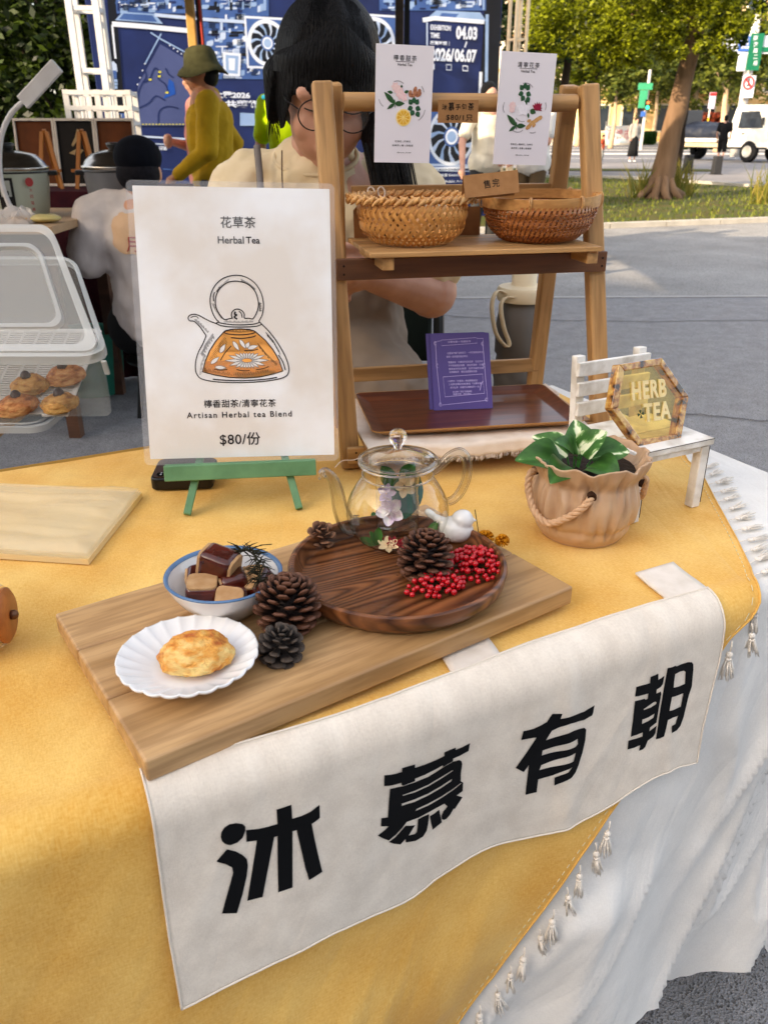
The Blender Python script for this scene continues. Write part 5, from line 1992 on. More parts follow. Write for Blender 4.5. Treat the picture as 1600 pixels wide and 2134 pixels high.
# upper shelf: two bearers and four slats
SZ = 1.0565
for t in (LT + .047, .802):
    bar('bearer', K(t, .986, SZ - .0150), K(t, 1.155, SZ - .0150), .016, .016, m_pine, rk)
for i in range(4):
    n0 = .990 + i * .0435
    bar('shelf_slat', K(LT + .022, n0 + .010, SZ - .0030), K(.812, n0 + .010, SZ - .0030), .041, .0065, m_pine, rk)
# lower shelf
LZ = .796
for i in range(3):
    n0 = .985 + i * .062
    bar('shelf_slat', K(LT + .014, n0, LZ - .004), K(.845, n0, LZ - .004), .056, .007, m_pine, rk)
for t in (LT + .032, .815):
    bar('bearer', K(t, .965, LZ - .0155), K(t, 1.15, LZ - .0155), .014, .014, m_pine, rk)

# ---------- cloth on the lower shelf
q = MB()
TY = R(9.6)
tcx = Vector((.125, 1.205, 0))
ex, ey = Vector((math.cos(TY), math.sin(TY), 0)), Vector((-math.sin(TY), math.cos(TY), 0))
CW, CD = .335, .225
def rag(a, b):
    # b: 0 at the front hem, 1 at the back
    L = .020
    d = b * (CD + L)
    x = (a - .5) * (CW + .012 * math.sin(b * 3))
    if d < L:
        z = LZ + .0035 - (L - d) * .95
        y = -CD / 2 - .004 - .004 * (L - d) / L
    else:
        y = -CD / 2 + (d - L)
        z = LZ + .0035
    e = max(0, a - .93) / .07
    z += .0022 * abs(math.sin(a * 40)) * (1 if d < L else .25) + .001 * math.sin(a * 11) + .012 * e * e * (b > .75)
    p = tcx + ex * x + ey * (y + .003 * math.sin(a * 12) * (d < L))
    return (p.x, p.y, z)
rg = thing('shelf_cloth', 'cream cotton cloth with a frayed hem under the rectangular brown tray', 'cloth', (0, 0, 0))
q.grid(110, 60, rag)
m_rag = mat('cream cotton', 'eadccd', 'dccbb8', vs=40, rough=.9, bump=.3, bs=600)
o = q.build('cloth', m_rag, rg, smooth=True)
o.modifiers.new('solid', 'SOLIDIFY').thickness = .0012
q = MB()
for i in range(420):
    a = random.random()
    p0_ = Vector(rag(a, 0))
    p1_ = p0_ + Vector((random.uniform(-.002, .002), random.uniform(-.003, .001), -random.uniform(.003, .0075)))
    q.tube([p0_, (p0_ + p1_) / 2 + Vector((random.uniform(-.001, .001), 0, 0)), p1_], .0003, 4)
q.tube(spline([rag(.02, .1), tuple(Vector(rag(.02, .1)) + Vector((-.02, -.02, -.012))), tuple(onz(714, 960, .79)), tuple(onz(698, 974, .786))], 6), .0005, 5)
q.build('fringe', m_rag, rg)['kind'] = 'stuff'

# ---------- rectangular tray
m_wtray = wood('walnut veneer', '6b3a24', '54291a', '3d1c12', rings=60, rough=.32, fine=160, bump=.1, coat=.15)
trz = LZ + .0065
tr = thing('serving_tray', 'rectangular dark walnut tray with a pale edge on the lower rack shelf', 'tray', mw=frame((.125, 1.207, trz), ex, ey))
TL, TD = .318, .192
def rr_(x, y, r): return rounded(-x / 2, -y / 2, x / 2, y / 2, r, 6)
def loops(q, LL):
    n = len(LL[0][0])
    vs = [(p[0], p[1], z) for (L_, z) in LL for p in L_]
    fs = []
    for k_ in range(len(LL) - 1):
        for j in range(n):
            fs.append((k_ * n + j, k_ * n + (j + 1) % n, (k_ + 1) * n + (j + 1) % n, (k_ + 1) * n + j))
    q.add(vs, fs)
    return n
q = MB()
LL = [(rr_(TL - .044, TD - .044, .006), .0030), (rr_(TL - .036, TD - .036, .008), .0034), (rr_(TL - .002, TD - .002, .012), .0120)]
n_ = loops(q, LL)
q.f.append(tuple(range(n_)))
q.m.append(0)
q.build('surface', m_wtray, tr, auto=30)
q = MB()
LL = [(rr_(TL - .036, TD - .036, .008), .0), (rr_(TL, TD, .013), .0100), (rr_(TL + .0006, TD + .0006, .013), .0122), (rr_(TL - .0019, TD - .0019, .012), .0121)]
n_ = loops(q, LL)
q.f.append(tuple(range(n_))[::-1])
q.m.append(0)
q.build('edge', wood('pale ply edge', 'b5854c', 'a0703a', rings=40, rough=.4), tr)
TRAYTOP = trz + .0030

# ---------- stack of purple leaflets leaning on the rear rail
m_pur = mat('purple print', '5c4a94', '54428a', vs=12, rough=.4)
m_lil = mat('lilac ink', 'cfc0ee', 'c0aee6', rough=.5)
P0, P1 = ony(905, 829, 1.21), ony(1028, 823, 1.222)
P0.z = P1.z = TRAYTOP + .0006
UPV = (ony(891, 683, 1.262) - P0).normalized()
ps_ = (P1 - P0).length
lh = .117
for i in range(5):
    k_ = i
    off = (Vector((0, .0011, 0)) * k_) + Vector((-.0007 * k_ - (.004 if i > 2 else 0), 0, .0002 * k_))
    M = frame(P0 + off, P1 - P0, UPV)
    nm = ['front leaflet of the purple stack, with lilac text and frame', 'purple leaflet just behind the front one', 'purple leaflet in the middle of the leaning stack', 'purple leaflet peeking out left, fourth from the front', 'rearmost purple leaflet of the leaning stack'][i]
    lf = thing('leaflet', nm, 'leaflet', mw=M, group='purple leaflets leaning on the rack rail')
    MB().box((ps_ / 2, lh / 2, 0), (ps_, lh, .0004)).build('paper', m_pur, lf)
    if i == 0:
        q = MB()
        X = lambda x: x / 122 * ps_
        Y = lambda y: (148 - y) / 148 * lh
        for L_, cl_, wd in (([(10, 14), (10, 60), (14, 138), (112, 132), (110, 90), (108, 20)], False, .0009),
                            ([(22, 83), (104, 80), (106, 118), (24, 122)], True, .0008),
                            ([(22, 11), (96, 8), (96, 19), (22, 22)], True, .0006), ([(10, 14), (22, 12)], False, .0006), ([(96, 10), (109, 10), (109, 18)], False, .0006)):
            stroke2(q, [(X(x), Y(y)) for x, y in L_], wd, .0004, cl_)
        for cx, cy in ((10, 16), (14, 136), (110, 130), (108, 20), (12, 60), (109, 62)):
            for j in range(4):
                stroke2(q, [(X(cx) + .0022 * math.cos(a) * (.5 + .2 * j), Y(cy) + .0035 * math.sin(a) * (.5 + .2 * j)) for a in [b2 * .8 + j for b2 in range(4)]], .0004, .0004)
        rows = [('沐慕有朝 + 有朝手作', 59, 15, 48, 4.2), ('在香氣中慢下來的日子　一杯花草茶的時光', 70, 37, 74, 4.2), ('享受一段完整放鬆的時光', 53, 44, 44, 4.2),
                ('慢慢來喝　只選用天然的花草　日日手作', 70, 55, 72, 4.2), ('下午茶與朋友相聚　沏出好滋味　分享', 70, 61.5, 73, 4.2), ('是草本的繽紛樂章　在杯中綻放花香', 71, 68, 73, 4.2), ('洽詢請私訊　歡迎追蹤最新消息', 64, 74, 58, 4.2),
                ('1 按讚於「花草茶」粉絲專頁留言', 62, 92, 62, 4), ('2 拍照並標記粉絲專頁「沐慕有朝」', 68, 98, 70, 4), ('即可獲得　現場折扣優惠茶包一份', 66, 104.5, 60, 4), ('本活動僅限於市集期間', 60, 113, 40, 3.6), ('數量有限　送完為止', 60, 117.5, 38, 3.6)]
        for tx, cx, cy, w_, h_ in rows:
            text2(q, tx, X(cx), Y(cy), w_ / 122 * ps_, h_ / 148 * lh, .01, 1, .0004)
        stroke2(q, [(X(97), Y(112)), (X(100), Y(100)), (X(104), Y(94))], .0011, .0004)
        q.build('printed_text', m_lil, lf)

# ---------- price cards on the dowel
CNP = legpt(0, 1.233) - .0145
m_card = mat('white card', 'e9e4e8', 'e2dce2', vs=6, rough=.5)
m_cink = mat('dark card ink', '3a3638', rough=.6)
m_cink2 = mat('grey card ink', '8c8488', rough=.6)
prg = {k_: mat('print ' + k_, a, b_, vs=300, rough=.5) for k_, a, b_ in (('leaf', '2f5a2c', '1e3f1e'), ('mint', '2c5f3c', '1d4429'), ('blossom', 'f0d6cf', 'e6bfc0'), ('pinkbl', 'eab9bd', 'f2d8d4'), ('ginger', 'c98a62', '7d4630'), ('lemon', 'd99c1c', 'eab93a'), ('rind', 'f3cf6a', 'f6dfa0'), ('roselle', 'a01038', '7a0a2a'), ('root', 'd3a468', 'b5824a'), ('jasmine', 'f2eef2', 'e4dfe6'))}
def card(label, pts, title, lines, kind):
    P_ = [K(t, legpt(0, 1.233) - .0145, z) for t, z in pts]         # tl, tr, br, bl
    M = frame(P_[3], ((P_[2] - P_[3]) + (P_[1] - P_[0])) / 2, ((P_[0] - P_[3]) + (P_[1] - P_[2])) / 2)
    w_ = ((P_[2] - P_[3]).length + (P_[1] - P_[0]).length) / 2
    h_ = ((P_[0] - P_[3]).length + (P_[1] - P_[2]).length) / 2
    c = thing('product_card', label, 'card', mw=M, group='tall white product cards on the rack dowel')
    MB().box((w_ / 2, h_ / 2, -.0012), (w_, h_, .0024)).build('card', m_card, c)
    Z = .0005
    q = MB()
    text2(q, title, w_ * .5, h_ * .893, w_ * .40, None, .004, 1.35, Z)
    stroke2(q, [(w_ * .34, h_ * .862), (w_ * .66, h_ * .862)], .0005, Z)
    text2(q, 'Herbal Tea', w_ * .5, h_ * .838, w_ * .25, None, .01, 1, Z)
    for i, l_ in enumerate(lines):
        text2(q, l_, w_ * .5, h_ * (.188 - .036 * i), w_ * (.28 + .10 * i if kind == 0 else .42 - .04 * i), h_ * .019, .008, 1.1, Z)
    text2(q, '@mumu_herbal', w_ * .53, h_ * .090, w_ * .25, h_ * .014, .01, 1, Z)
    q.build('printed_text', m_cink, c)
    q = {}
    def put(k_, poly, dz=0):
        q.setdefault(k_, MB())
        flat(q[k_], [(x * w_, y * h_) for x, y in poly], Z + dz)
    as_ = h_ / w_
    def lf_(k_, x, y, L, Wd, a, dz=0):
        pt = petal(0, 0, L, Wd, R(a))
        put(k_, [(x + px, y + py / as_) for px, py in pt], dz)
    def blo(k_, x, y, r_, n, dz=0, off=0):
        for i in range(n):
            a = 360 * i / n + off
            lf_(k_, x, y, r_, r_ * .75, a, dz + .00002 * i)
    def tri(x, y):
        lf_('leaf', x, y, .26, .085, 137)
        lf_('leaf', x, y, .18, .08, 2, .00003)
        lf_('leaf', x, y, .16, .055, 215, .00005)
        lf_('leaf', x, y, .07, .03, 95, .00006)
        lf_('leaf', x, y, .08, .01, -80, .00006)
    def mint(x, y, k_=.10):
        for a, dx, dy in ((200, -.02, -.005), (-20, .03, -.005), (240, .0, -.03), (60, .03, .02), (130, -.03, .02), (300, .05, -.04), (90, .0, .03)):
            lf_('mint', x + dx, y + dy, k_, k_ * .85, a, .00002)
    def gin(k_, parts):
        for i, (x, y, rx, ry, a) in enumerate(parts):
            put(k_, [(px, py) for px, py in [(x + (ex_ * math.cos(a) - ey_ * math.sin(a)), y + (ex_ * math.sin(a) + ey_ * math.cos(a)) / as_) for ex_, ey_ in ell(0, 0, rx, ry, 16)]], .00002 * i)
    if kind == 0:
        lf_('leaf', .30, .602, .10, .05, 170)
        lf_('leaf', .50, .607, .09, .05, 20)
        lf_('leaf', .45, .645, .05, .04, 90)
        blo('blossom', .34, .655, .075, 6, .00005)
        blo('blossom', .40, .625, .085, 6, .0001, 20)
        blo('pinkbl', .44, .590, .09, 6, .00015, 10)
        blo('pinkbl', .50, .565, .07, 5, .0002, 40)
        gin('ginger', [(.61, .60, .035, .055, 0), (.69, .625, .035, .07, -.2), (.75, .60, .06, .045, .5), (.65, .585, .05, .03, 0), (.77, .625, .03, .035, .3)])
        tri(.335, .512)
        mint(.68, .49)
        put('rind', [(x, y) for x, y in [(.5 + a_ , .395 + b2 / as_) for a_, b2 in ell(0, 0, .135, .135, 40)]])
        for i in range(10):
            a = 2 * pi * i / 10
            pt = [(.02, 0), (.105, -.030), (.117, 0), (.105, .030)]
            put('lemon', [(.5 + x * math.cos(a) - y * math.sin(a), .395 + (x * math.sin(a) + y * math.cos(a)) / as_) for x, y in pt], .0001)
    else:
        mint(.47, .655, .10)
        blo('blossom', .27, .535, .07, 8, 0)
        blo('blossom', .27, .500, .06, 7, .0001, 12)
        blo('jasmine', .47, .510, .13, 5, .00003, 18)
        lf_('leaf', .48, .585, .10, .07, -60)
        lf_('leaf', .60, .500, .12, .09, -20)
        lf_('leaf', .57, .475, .09, .04, -80)
        for a in (60, 80, 100, 120, 140):
            lf_('roselle', .74, .50, .14, .05, a, .00003 * a / 20)
        for a in (10, -20, 160, 190):
            lf_('roselle', .74, .515, .09, .03, a)
        gin('root', [(.60, .350, .06, .035, .7), (.66, .385, .08, .035, .6), (.74, .415, .08, .035, .6), (.60, .405, .04, .025, .3), (.80, .435, .045, .035, .5), (.70, .365, .04, .022, .9)])
        tri(.37, .355)
    arcs = MB()
    for x, y, r_, a0, a1 in (((.38, .615, .16, 50, 115), (.68, .60, .17, 10, 45), (.22, .56, .16, 190, 240), (.66, .48, .22, -60, -5)) if kind == 0 else ((.48, .64, .17, 40, 110), (.24, .52, .14, 150, 220), (.47, .48, .15, 220, 290), (.75, .535, .14, -20, 30), (.40, .39, .16, 230, 310), (.68, .37, .13, 250, 300))):
        for i in range(14):
            a = R(a0 + (a1 - a0) * i / 14)
            b2 = a + R((a1 - a0) / 22)
            stroke2(arcs, [((x + r_ * math.cos(a)) * w_, (y + r_ * math.sin(a) / as_) * h_), ((x + r_ * math.cos(b2)) * w_, (y + r_ * math.sin(b2) / as_) * h_)], .0012, Z)
    arcs.build('curved_captions', m_cink2, c)
    for k_, mb in q.items():
        mb.build('printed_botanical', prg[k_], c)
card('white card with a lemon slice and pink blossoms, left on the dowel', [kpx(*q_, CNP) for q_ in ((768, 90), (888, 96), (895, 340), (780, 338))], '檸香甜茶', ['玫瑰花 | 蘋果花', '香檸草 | 薑 | 甜菊葉'], 0)
card('white card with a red roselle and ginger root, right on the dowel', [kpx(*q_, CNP) for q_ in ((1017, 107), (1132, 113), (1137, 345), (1027, 342))], '清寧花茶', ['茉莉花 | 龍眼花 | 洛神花', '香檬草 | 老薑 | 甜菊葉'], 1)
# kraft price tag on the dowel
m_kraft = mat('kraft paper', 'a5794e', '966c44', vs=70, rough=.8, bump=.2, bs=500)
m_pen = mat('black marker', '1a1512', rough=.6)
nk = legpt(0, 1.233) - .0140
kl_, kr_ = kpx(912, 256, nk), kpx(995, 257, nk)
Mk = frame(K(kl_[0], nk, kl_[1]), K(kr_[0], nk, kl_[1]) - K(kl_[0], nk, kl_[1]), (0, 0, 1)) @ Sc((kr_[0] - kl_[0]) / .0665)
kt = thing('price_tag', 'brown kraft price tag with handwritten characters and $80 on the dowel', 'price tag', mw=Mk)
MB().box((.0333, .0165, -.0006), (.0665, .033, .0010)).build('card', m_kraft, kt)
q = MB()
for i, (ch_, x, y, w_, h_, r0_) in enumerate((('沐', .0105, .0225, .0085, .008, -.08), ('慕', .0215, .0235, .0100, .012, .05), ('手', .0325, .0228, .0085, .009, -.05), ('包', .0425, .0232, .0085, .009, .06), ('茶', .0540, .0235, .0100, .011, -.04))):
    text2(q, ch_, x, y, w_, h_, .012, 1, .0003, rot=r0_)
text2(q, '$80/1只', .0355, .0075, .044, .0095, .012, 1.15, .0003, rot=-.02)
q.build('handwriting', m_pen, kt)

# ---------- woven baskets
m_cane = mat('golden cane', 'd39a55', 'b87c3c', vs=60, rough=.4, stretch=(1, 1, 1), bump=.15, bs=300, coat=.2)
m_cane2 = mat('dark cane', 'b06e36', '8a4c1e', vs=50, rough=.4, bump=.15, bs=300, coat=.2)
m_cane3 = wood('bamboo hoop', 'd6a566', 'c48e50', '9a6633', rings=30, rough=.4)
def basket(label, c, r0, r1, h, N, kap, wd, m, style, squash=1.0, tilt=(0, 0, 0), opening=.001):
    o = thing('woven_basket', label, 'basket', c, tilt, 'woven cane baskets on the shelf')
    def prof(u):
        # u 0 centre of the bottom .. 1 rim
        if u < .18:
            return r0 * u / .18, .001
        k_ = (u - .18) / .82
        return r0 + (r1 - r0) * math.sin(k_ * pi / 2) ** .8, h * (1 - math.cos(k_ * pi / 2 * .98)) ** .9 + .001
    def strip(sign, phase):
        q = MB()
        vs, fs = [], []
        K_ = 64
        for i in range(K_ + 1):
            u = .03 + .965 * i / K_
            r_, z = prof(u)
            th = sign * kap * u
            # crossing index along the strip
            m_ = 2 * kap * u * N / (2 * pi)
            lift = math.cos(pi * (m_ / (2 if style == 'twill' else 1) + phase)) * .0011
            u2 = min(1, u + .01)
            r2, z2 = prof(u2)
            nr = Vector((z2 - z, r2 - r_)).normalized() if (u2 > u) else Vector((1, 0))
            rr2, zz2 = r_ + nr.x * lift, z - nr.y * lift
            w_ = wd * (.35 + .65 * min(1, u * 1.4)) / max(r_, .004)
            for s2 in (-.5, .5):
                a = th + w_ * s2
                vs.append((rr2 * math.cos(a), rr2 * math.sin(a) * squash, zz2))
        for i in range(K_):
            fs.append((2 * i, 2 * i + 2, 2 * i + 3, 2 * i + 1))
        q.add(vs, fs)
        me = q.mesh('woven_strip', m, True)
        return me
    for sign, ph in ((1, 0), (-1, 1 if style != 'twill' else .5)):
        if style == 'ribs' and sign == -1:
            break
        me = strip(sign, ph)
        for j in range(N):
            s3 = bpy.data.objects.new('woven_strip', me)
            COL.objects.link(s3)
            s3.parent = o
            s3.rotation_euler = (0, 0, 2 * pi * j / N)
    if style == 'ribs':
        for j in range(15):
            u = .22 + .76 * j / 15
            r_, z = prof(u)
            q = MB()
            pts, n2 = [], 180
            for i in range(n2):
                a = 2 * pi * i / n2
                lift = .0013 * math.cos(a * N / 2 * 1 + pi * j)
                pts.append(((r_ + lift) * math.cos(a), (r_ + lift) * math.sin(a) * squash, z + .0008 * math.sin(a * 5 + j)))
            q.tube(pts, .0016, 5, closed=True)
            q.build('hoop_strand', m, o, smooth=True)
    return o, prof
bsk, prof = basket('round golden basket of open zigzag weave with a braided rim, left on shelf', K(kpx(858, 500, 1.066)[0], 1.066, SZ + .001), .038, .080, .052, 44, .92, .0068, m_cane, 'twill', squash=.80)
bsk.rotation_euler = (0, 0, KA)
bsk.scale = (1.04, 1.04, 1.04)
# braided rim
q = MB()
P = spline([(-.010, -.0035, -.003), (-.004, -.0035, .0025), (.004, .0005, .0055), (.011, .0045, .001), (.014, .0045, -.003)], 4)
q.tube(P, [.0010, .0016, .0021, .0024, .0026, .0027, .0028, .0028, .0028, .0027, .0026, .0024, .0022, .0019, .0015, .0012, .0010][:len(P)], 8)
me = q.mesh('rim_strand', m_cane3, True)
for layer, (dz, rr_s, sgn_) in enumerate(((.0535, .0815, 1), (.0595, .0805, -1))):
    for j in range(36):
        a = 2 * pi * (j + layer * .5) / 36
        x, y = rr_s * math.cos(a), rr_s * math.sin(a) * .80
        tx_, ty_ = -rr_s * math.sin(a), rr_s * math.cos(a) * .80
        M = Tr(x, y, dz) @ Rz(math.atan2(ty_, tx_)) @ (Matrix.Identity(4) if sgn_ == 1 else Rx(pi))
        rep('rim_strand', me, bsk, M)
q = MB().tube([(.080 * math.cos(2 * pi * i / 60), .080 * math.sin(2 * pi * i / 60) * .80, .0565) for i in range(60)], .0028, 8, closed=True)
q.build('rim_core', m_cane, bsk, smooth=True)
for x in (-.044, -.030):
    MB().tube([(x + .008 * math.cos(a) * .6, .055 + .004 * math.sin(a), .060 + .0065 * math.sin(a)) for a in [2 * pi * i / 16 for i in range(16)]], .0010, 5, closed=True).build('tie', mat('pale string', 'e6d6c4'), bsk)
b2_, prof2 = basket('round darker basket of tight ribbed weave with a flat bamboo hoop, right on shelf', K(kpx(1121, 495, 1.065)[0], 1.065, SZ + .001), .036, .078, .052, 64, .55, .0052, m_cane2, 'ribs', squash=.85)
b2_.rotation_euler = (R(2), R(-1), KA)
b2_.scale = (1.02, 1.02, 1.0)
q = MB()
for r_, z0, z1 in ((.0805, .047, .0615), (.0765, .049, .0605)):
    n2 = 72
    vs, fs = [], []
    for i in range(n2):
        a = 2 * pi * i / n2
        for rr2, zz in ((r_ - .0011, z0), (r_ + .0009, z0), (r_ + .0015, z1), (r_ - .0008, z1)):
            vs.append((rr2 * math.cos(a), rr2 * math.sin(a) * .85, zz))
    for i in range(n2):
        for k_ in range(4):
            fs.append((i * 4 + k_, i * 4 + (k_ + 1) % 4, ((i + 1) % n2) * 4 + (k_ + 1) % 4, ((i + 1) % n2) * 4 + k_))
    q.add(vs, [f[::-1] for f in fs])
q.build('rim_hoop', m_cane3, b2_)
for a in (-1.2, -.35, .7, 1.7, 2.9, 4.2):
    x, y = .0815 * math.cos(a), .0815 * .85 * math.sin(a)
    for d_ in (0, .0022):
        MB().tube([(x + (.0035 * math.cos(b4)) * math.cos(a) - d_ * math.sin(a), y + (.0035 * math.cos(b4)) * math.sin(a) + d_ * math.cos(a), .054 + .0095 * math.sin(b4)) for b4 in [2 * pi * i / 14 for i in range(14)]], .0010, 5, closed=True).build('tie', m_cane3, b2_)
# folded sold-out card resting on both baskets
tl_, tr_ = kpx(968, 413, 1.010), kpx(1056, 405, 1.006)
Mt = frame(K(tl_[0], 1.010, 1.1185), K(tr_[0], 1.006, 1.1235) - K(tl_[0], 1.010, 1.1185), (0, .25, 1))
tcard = thing('tent_card', 'folded kraft card with two handwritten characters resting across both baskets', 'tent card', mw=Mt)
q = MB()
q.box((.037, .0140, 0), (.073, .028, .0008))
q.build('front_panel', m_kraft, tcard)
q = MB()
q.beam((.037, .0280, -.0004), (.037, .001, -.024), .073, .0008, up=(0, 1, 0))
q.build('rear_panel', m_kraft, tcard)
q = MB()
text2(q, '售', .031, .0145, .0095, .0105, .012, 1, .0006, rot=.06)
text2(q, '完', .043, .0150, .0095, .0105, .012, 1, .0006, rot=-.03)
q.build('handwriting', m_pen, tcard)
# two kraft envelopes behind the baskets
for lb, t0, t1, h in (('brown kraft envelope standing behind the left basket at the leg', .500, .575, .046), ('brown kraft envelope standing between the two baskets', .585, .690, .040)):
    M = frame(K(t0, 1.138, SZ + .0008), K(t1, 1.138, 0) - K(t0, 1.138, 0), (0, .12, 1))
    kb = thing('kraft_envelope', lb, 'envelope', mw=M)
    q = MB()
    wv = t1 - t0
    q.prism([(0, 0), (wv, 0), (wv, h), (.008, h), (.0, h - .008)], -.004, .0)
    q.build('sleeve', mat('brown kraft', '8a5e38', '7c522e', vs=60, rough=.8), kb)

# ---------- bottle behind the rack on a small stool
BX, BY, BZ0 = .278, 1.66, .645
st_ = thing('side_stool', 'small stool behind the rack carrying the grey water bottle', 'stool', (BX, BY, 0))
MB().lathe([(.001, BZ0 - .02), (.085, BZ0 - .02), (.087, BZ0 - .012), (.085, BZ0), (.001, BZ0)], 32).build('seat', m_pine, st_, auto=40)
for a in (.8, 2.4, 3.9, 5.5):
    MB().tube([(.10 * math.cos(a), .10 * math.sin(a), 0), (.06 * math.cos(a), .06 * math.sin(a), BZ0 - .02)], .010, 10).build('leg', m_pine, st_)
bt = thing('water_bottle', 'grey collapsible silicone bottle with a cream screw cap and strap', 'bottle', (BX, BY, BZ0))
m_sil = mat('grey silicone', '6c6660', '625c56', vs=8, rough=.55)
m_cap = mat('cream plastic', 'e4d4b4', 'dccaa8', vs=10, rough=.45)
q = MB()
def wb(a, r, z, i):
    k_ = 1
    if z < .235:
        k_ = 1 - .035 * abs(math.sin(2 * a + 60 * z)) ** 8 - .035 * abs(math.sin(2 * a - 60 * z)) ** 8
    return r * k_, z
pb = [(.001, 0), (.046, 0), (.050, .006)] + [(.0505 + .0015 * math.sin(z_ * 90), z_) for z_ in [.012 + .006 * i for i in range(20)]] + [(.0475, .134), (.0515, .142), (.0515, .17), (.051, .20), (.0475, .225), (.0415, .240), (.040, .246)]
q.lathe(pb, 72, wob=wb)
q.build('body', m_sil, bt, smooth=True)
q = MB().lathe([(.040, .244), (.0505, .246), (.0520, .250), (.0520, .268), (.049, .273), (.026, .276), (.0245, .279), (.0245, .305), (.022, .309), (.001, .309)], 72, wob=lambda a, r, z, i: (r * (1 + (.012 * math.cos(a * 36) if .249 < z < .269 else 0)), z))
q.build('cap', m_cap, bt, smooth=False, auto=35)
P = spline([(-.045, -.03, .262), (-.062, -.036, .268), (-.070, -.040, .240), (-.060, -.044, .190), (-.040, -.048, .165), (-.034, -.050, .170), (-.046, -.047, .200), (-.054, -.043, .240), (-.046, -.040, .258), (-.030, -.042, .258)], 6)
q = MB()
vs = []
for p_ in P:
    vs += [(p_.x, p_.y, p_.z), (p_.x + .007, p_.y - .006, p_.z + .002)]
q.add(vs, [(2 * i, 2 * i + 1, 2 * i + 3, 2 * i + 2) for i in range(len(P) - 1)])
o = q.build('strap', m_cap, bt, smooth=True)
o.modifiers.new('solid', 'SOLIDIFY').thickness = .0018
# ================================================================== neighbouring stall on the left
m_clear = film_mat('milky clear plastic', 'd8dcd8', .20, .12)
m_clear2 = film_mat('clear plastic rib', 'e2e5e2', .50, .2)
# display crate, tipped towards the customer
cA = R(22)
CWD, CDP, CHT = .46, .30, .165
cr0 = Vector((-.512, 1.50, .692))         # front bottom right corner
xb = Vector((-1, .0, 0)).normalized()
yb = Vector((0, math.cos(cA), math.sin(cA)))
Mc = frame(cr0 - Vector((CWD, 0, 0)), (1, 0, 0), yb)
crate = thing('display_crate', 'clear plastic crate tipped forward and open, with four scones inside', 'crate', mw=Mc)
def crate_prof(g_, z): return [(x - .42 * max(0, x / CWD) * max(0, y), y) for x, y in rounded(-g_, -g_, CWD + g_, CDP + g_, .025 + g_, 5)]
q = MB()
LL = [(crate_prof(-.012, 0), .0), (crate_prof(-.006, 0), .008), (crate_prof(.012, 0), CHT - .012), (crate_prof(.012, 0), CHT)]
n_ = loops(q, LL)
q.f.append(tuple(range(n_))[::-1])
q.m.append(0)
q.build('body', m_clear, crate, auto=40)
q = MB()
for g_, z0, z1 in ((.020, CHT - .018, CHT), ):
    L0, L1 = crate_prof(.012, 0), crate_prof(g_, 0)
    n_ = loops(q, [(L0, z0 + .002), (L1, z0), (L1, z1), (L0, z1 + .002), (crate_prof(.008, 0), z1)])
q.build('rim', m_clear2, crate, auto=40)
q = MB()
for x in (CWD - .02, CWD - .06):
    pass
q.box((CWD + .012, -.012, CHT - .030), (.010, .006, .030))
q.build('latch', m_clear2, crate, bevel=.002)
# raised lid leaning up from the back of the rim
Ml = Mc @ Tr(0, -.012, CHT + .006) @ Rx(R(20))
lid = thing('crate_lid', 'clear plastic lid with a raised inner ring propped up on the crate', 'lid', mw=Ml)
LH = .285
def lid_prof(g_):
    return [(x - .13 * max(0, x / CWD) * (y / LH), y) for x, y in rounded(g_, 0 + g_, CWD + .012 - g_, LH - g_, .03, 6)]
q = MB()
n_ = loops(q, [(lid_prof(0), -.012), (lid_prof(0), 0), (lid_prof(.010), .001), (lid_prof(.016), -.002)])
q.build('rim', m_clear2, lid, auto=40)
q = MB()
n_ = loops(q, [(lid_prof(.016), -.002), (lid_prof(.045), -.002)])
q.build('band', film_mat('lid panel', 'b4b4ae', .42, .2), lid)
q = MB()
n_ = loops(q, [(lid_prof(.045), -.002), (lid_prof(.048), .004), (lid_prof(.056), .004), (lid_prof(.059), -.002)])
q.build('inner_ring', m_clear2, lid, auto=40)
q = MB()
q.prism(lid_prof(.059), -.0026, -.0020)
q.build('panel', MC['lid panel'], lid)
# spare lid lying under the crate
M2 = frame((-.99, 1.47, .688), (1, 0, 0), (0, 1, .0))
lid2 = thing('crate_lid', 'spare clear lid lying flat underneath the tipped crate', 'lid', mw=M2)
def lp(g_): return rounded(g_, g_, .345 - g_, .13 - g_, .032, 6)
q = MB()
loops(q, [(lp(0), -.012), (lp(0), 0), (lp(.008), .001)])
loops(q, [(lp(.014), .001), (lp(.018), .003), (lp(.022), .001)])
q.build('rim', m_clear2, lid2, auto=40)
MB().prism(lp(.022), -.0015, 0).build('panel', m_clear, lid2)
sd_ = thing('low_stand', 'low wooden stand at the left edge supporting the plastic crate', 'stand', (-1.12, 1.65, 0))
MB().box((.06, 0, .662), (.62, .42, .016)).build('top', m_pine, sd_, bevel=.003)
for x in (-.22, .06):
    for y in (-.18, .02):
        MB().box((x, y, .32), (.04, .04, .64)).build('leg', m_pine, sd_)
MB().prism([(-.2, 0), (.2, 0), (.2, .003), (-.2, .004)], 0, 0).mesh('x', m_pine)
bl = MB()
bl.add([(-.20, .0, .672), (.28, .0, .672), (.28, .10, .672), (-.20, .10, .672), (-.20, .0, .730), (.28, .0, .730), (.28, .10, .770), (-.20, .10, .770)], [(3, 2, 1, 0), (4, 5, 6, 7), (0, 1, 5, 4), (1, 2, 6, 5), (2, 3, 7, 6), (3, 0, 4, 7)])
bl.build('wedge', mat('dark gap backing', '4e4a46', rough=.9), sd_)  # added prop, dark so that gaps in the grille read as shaded
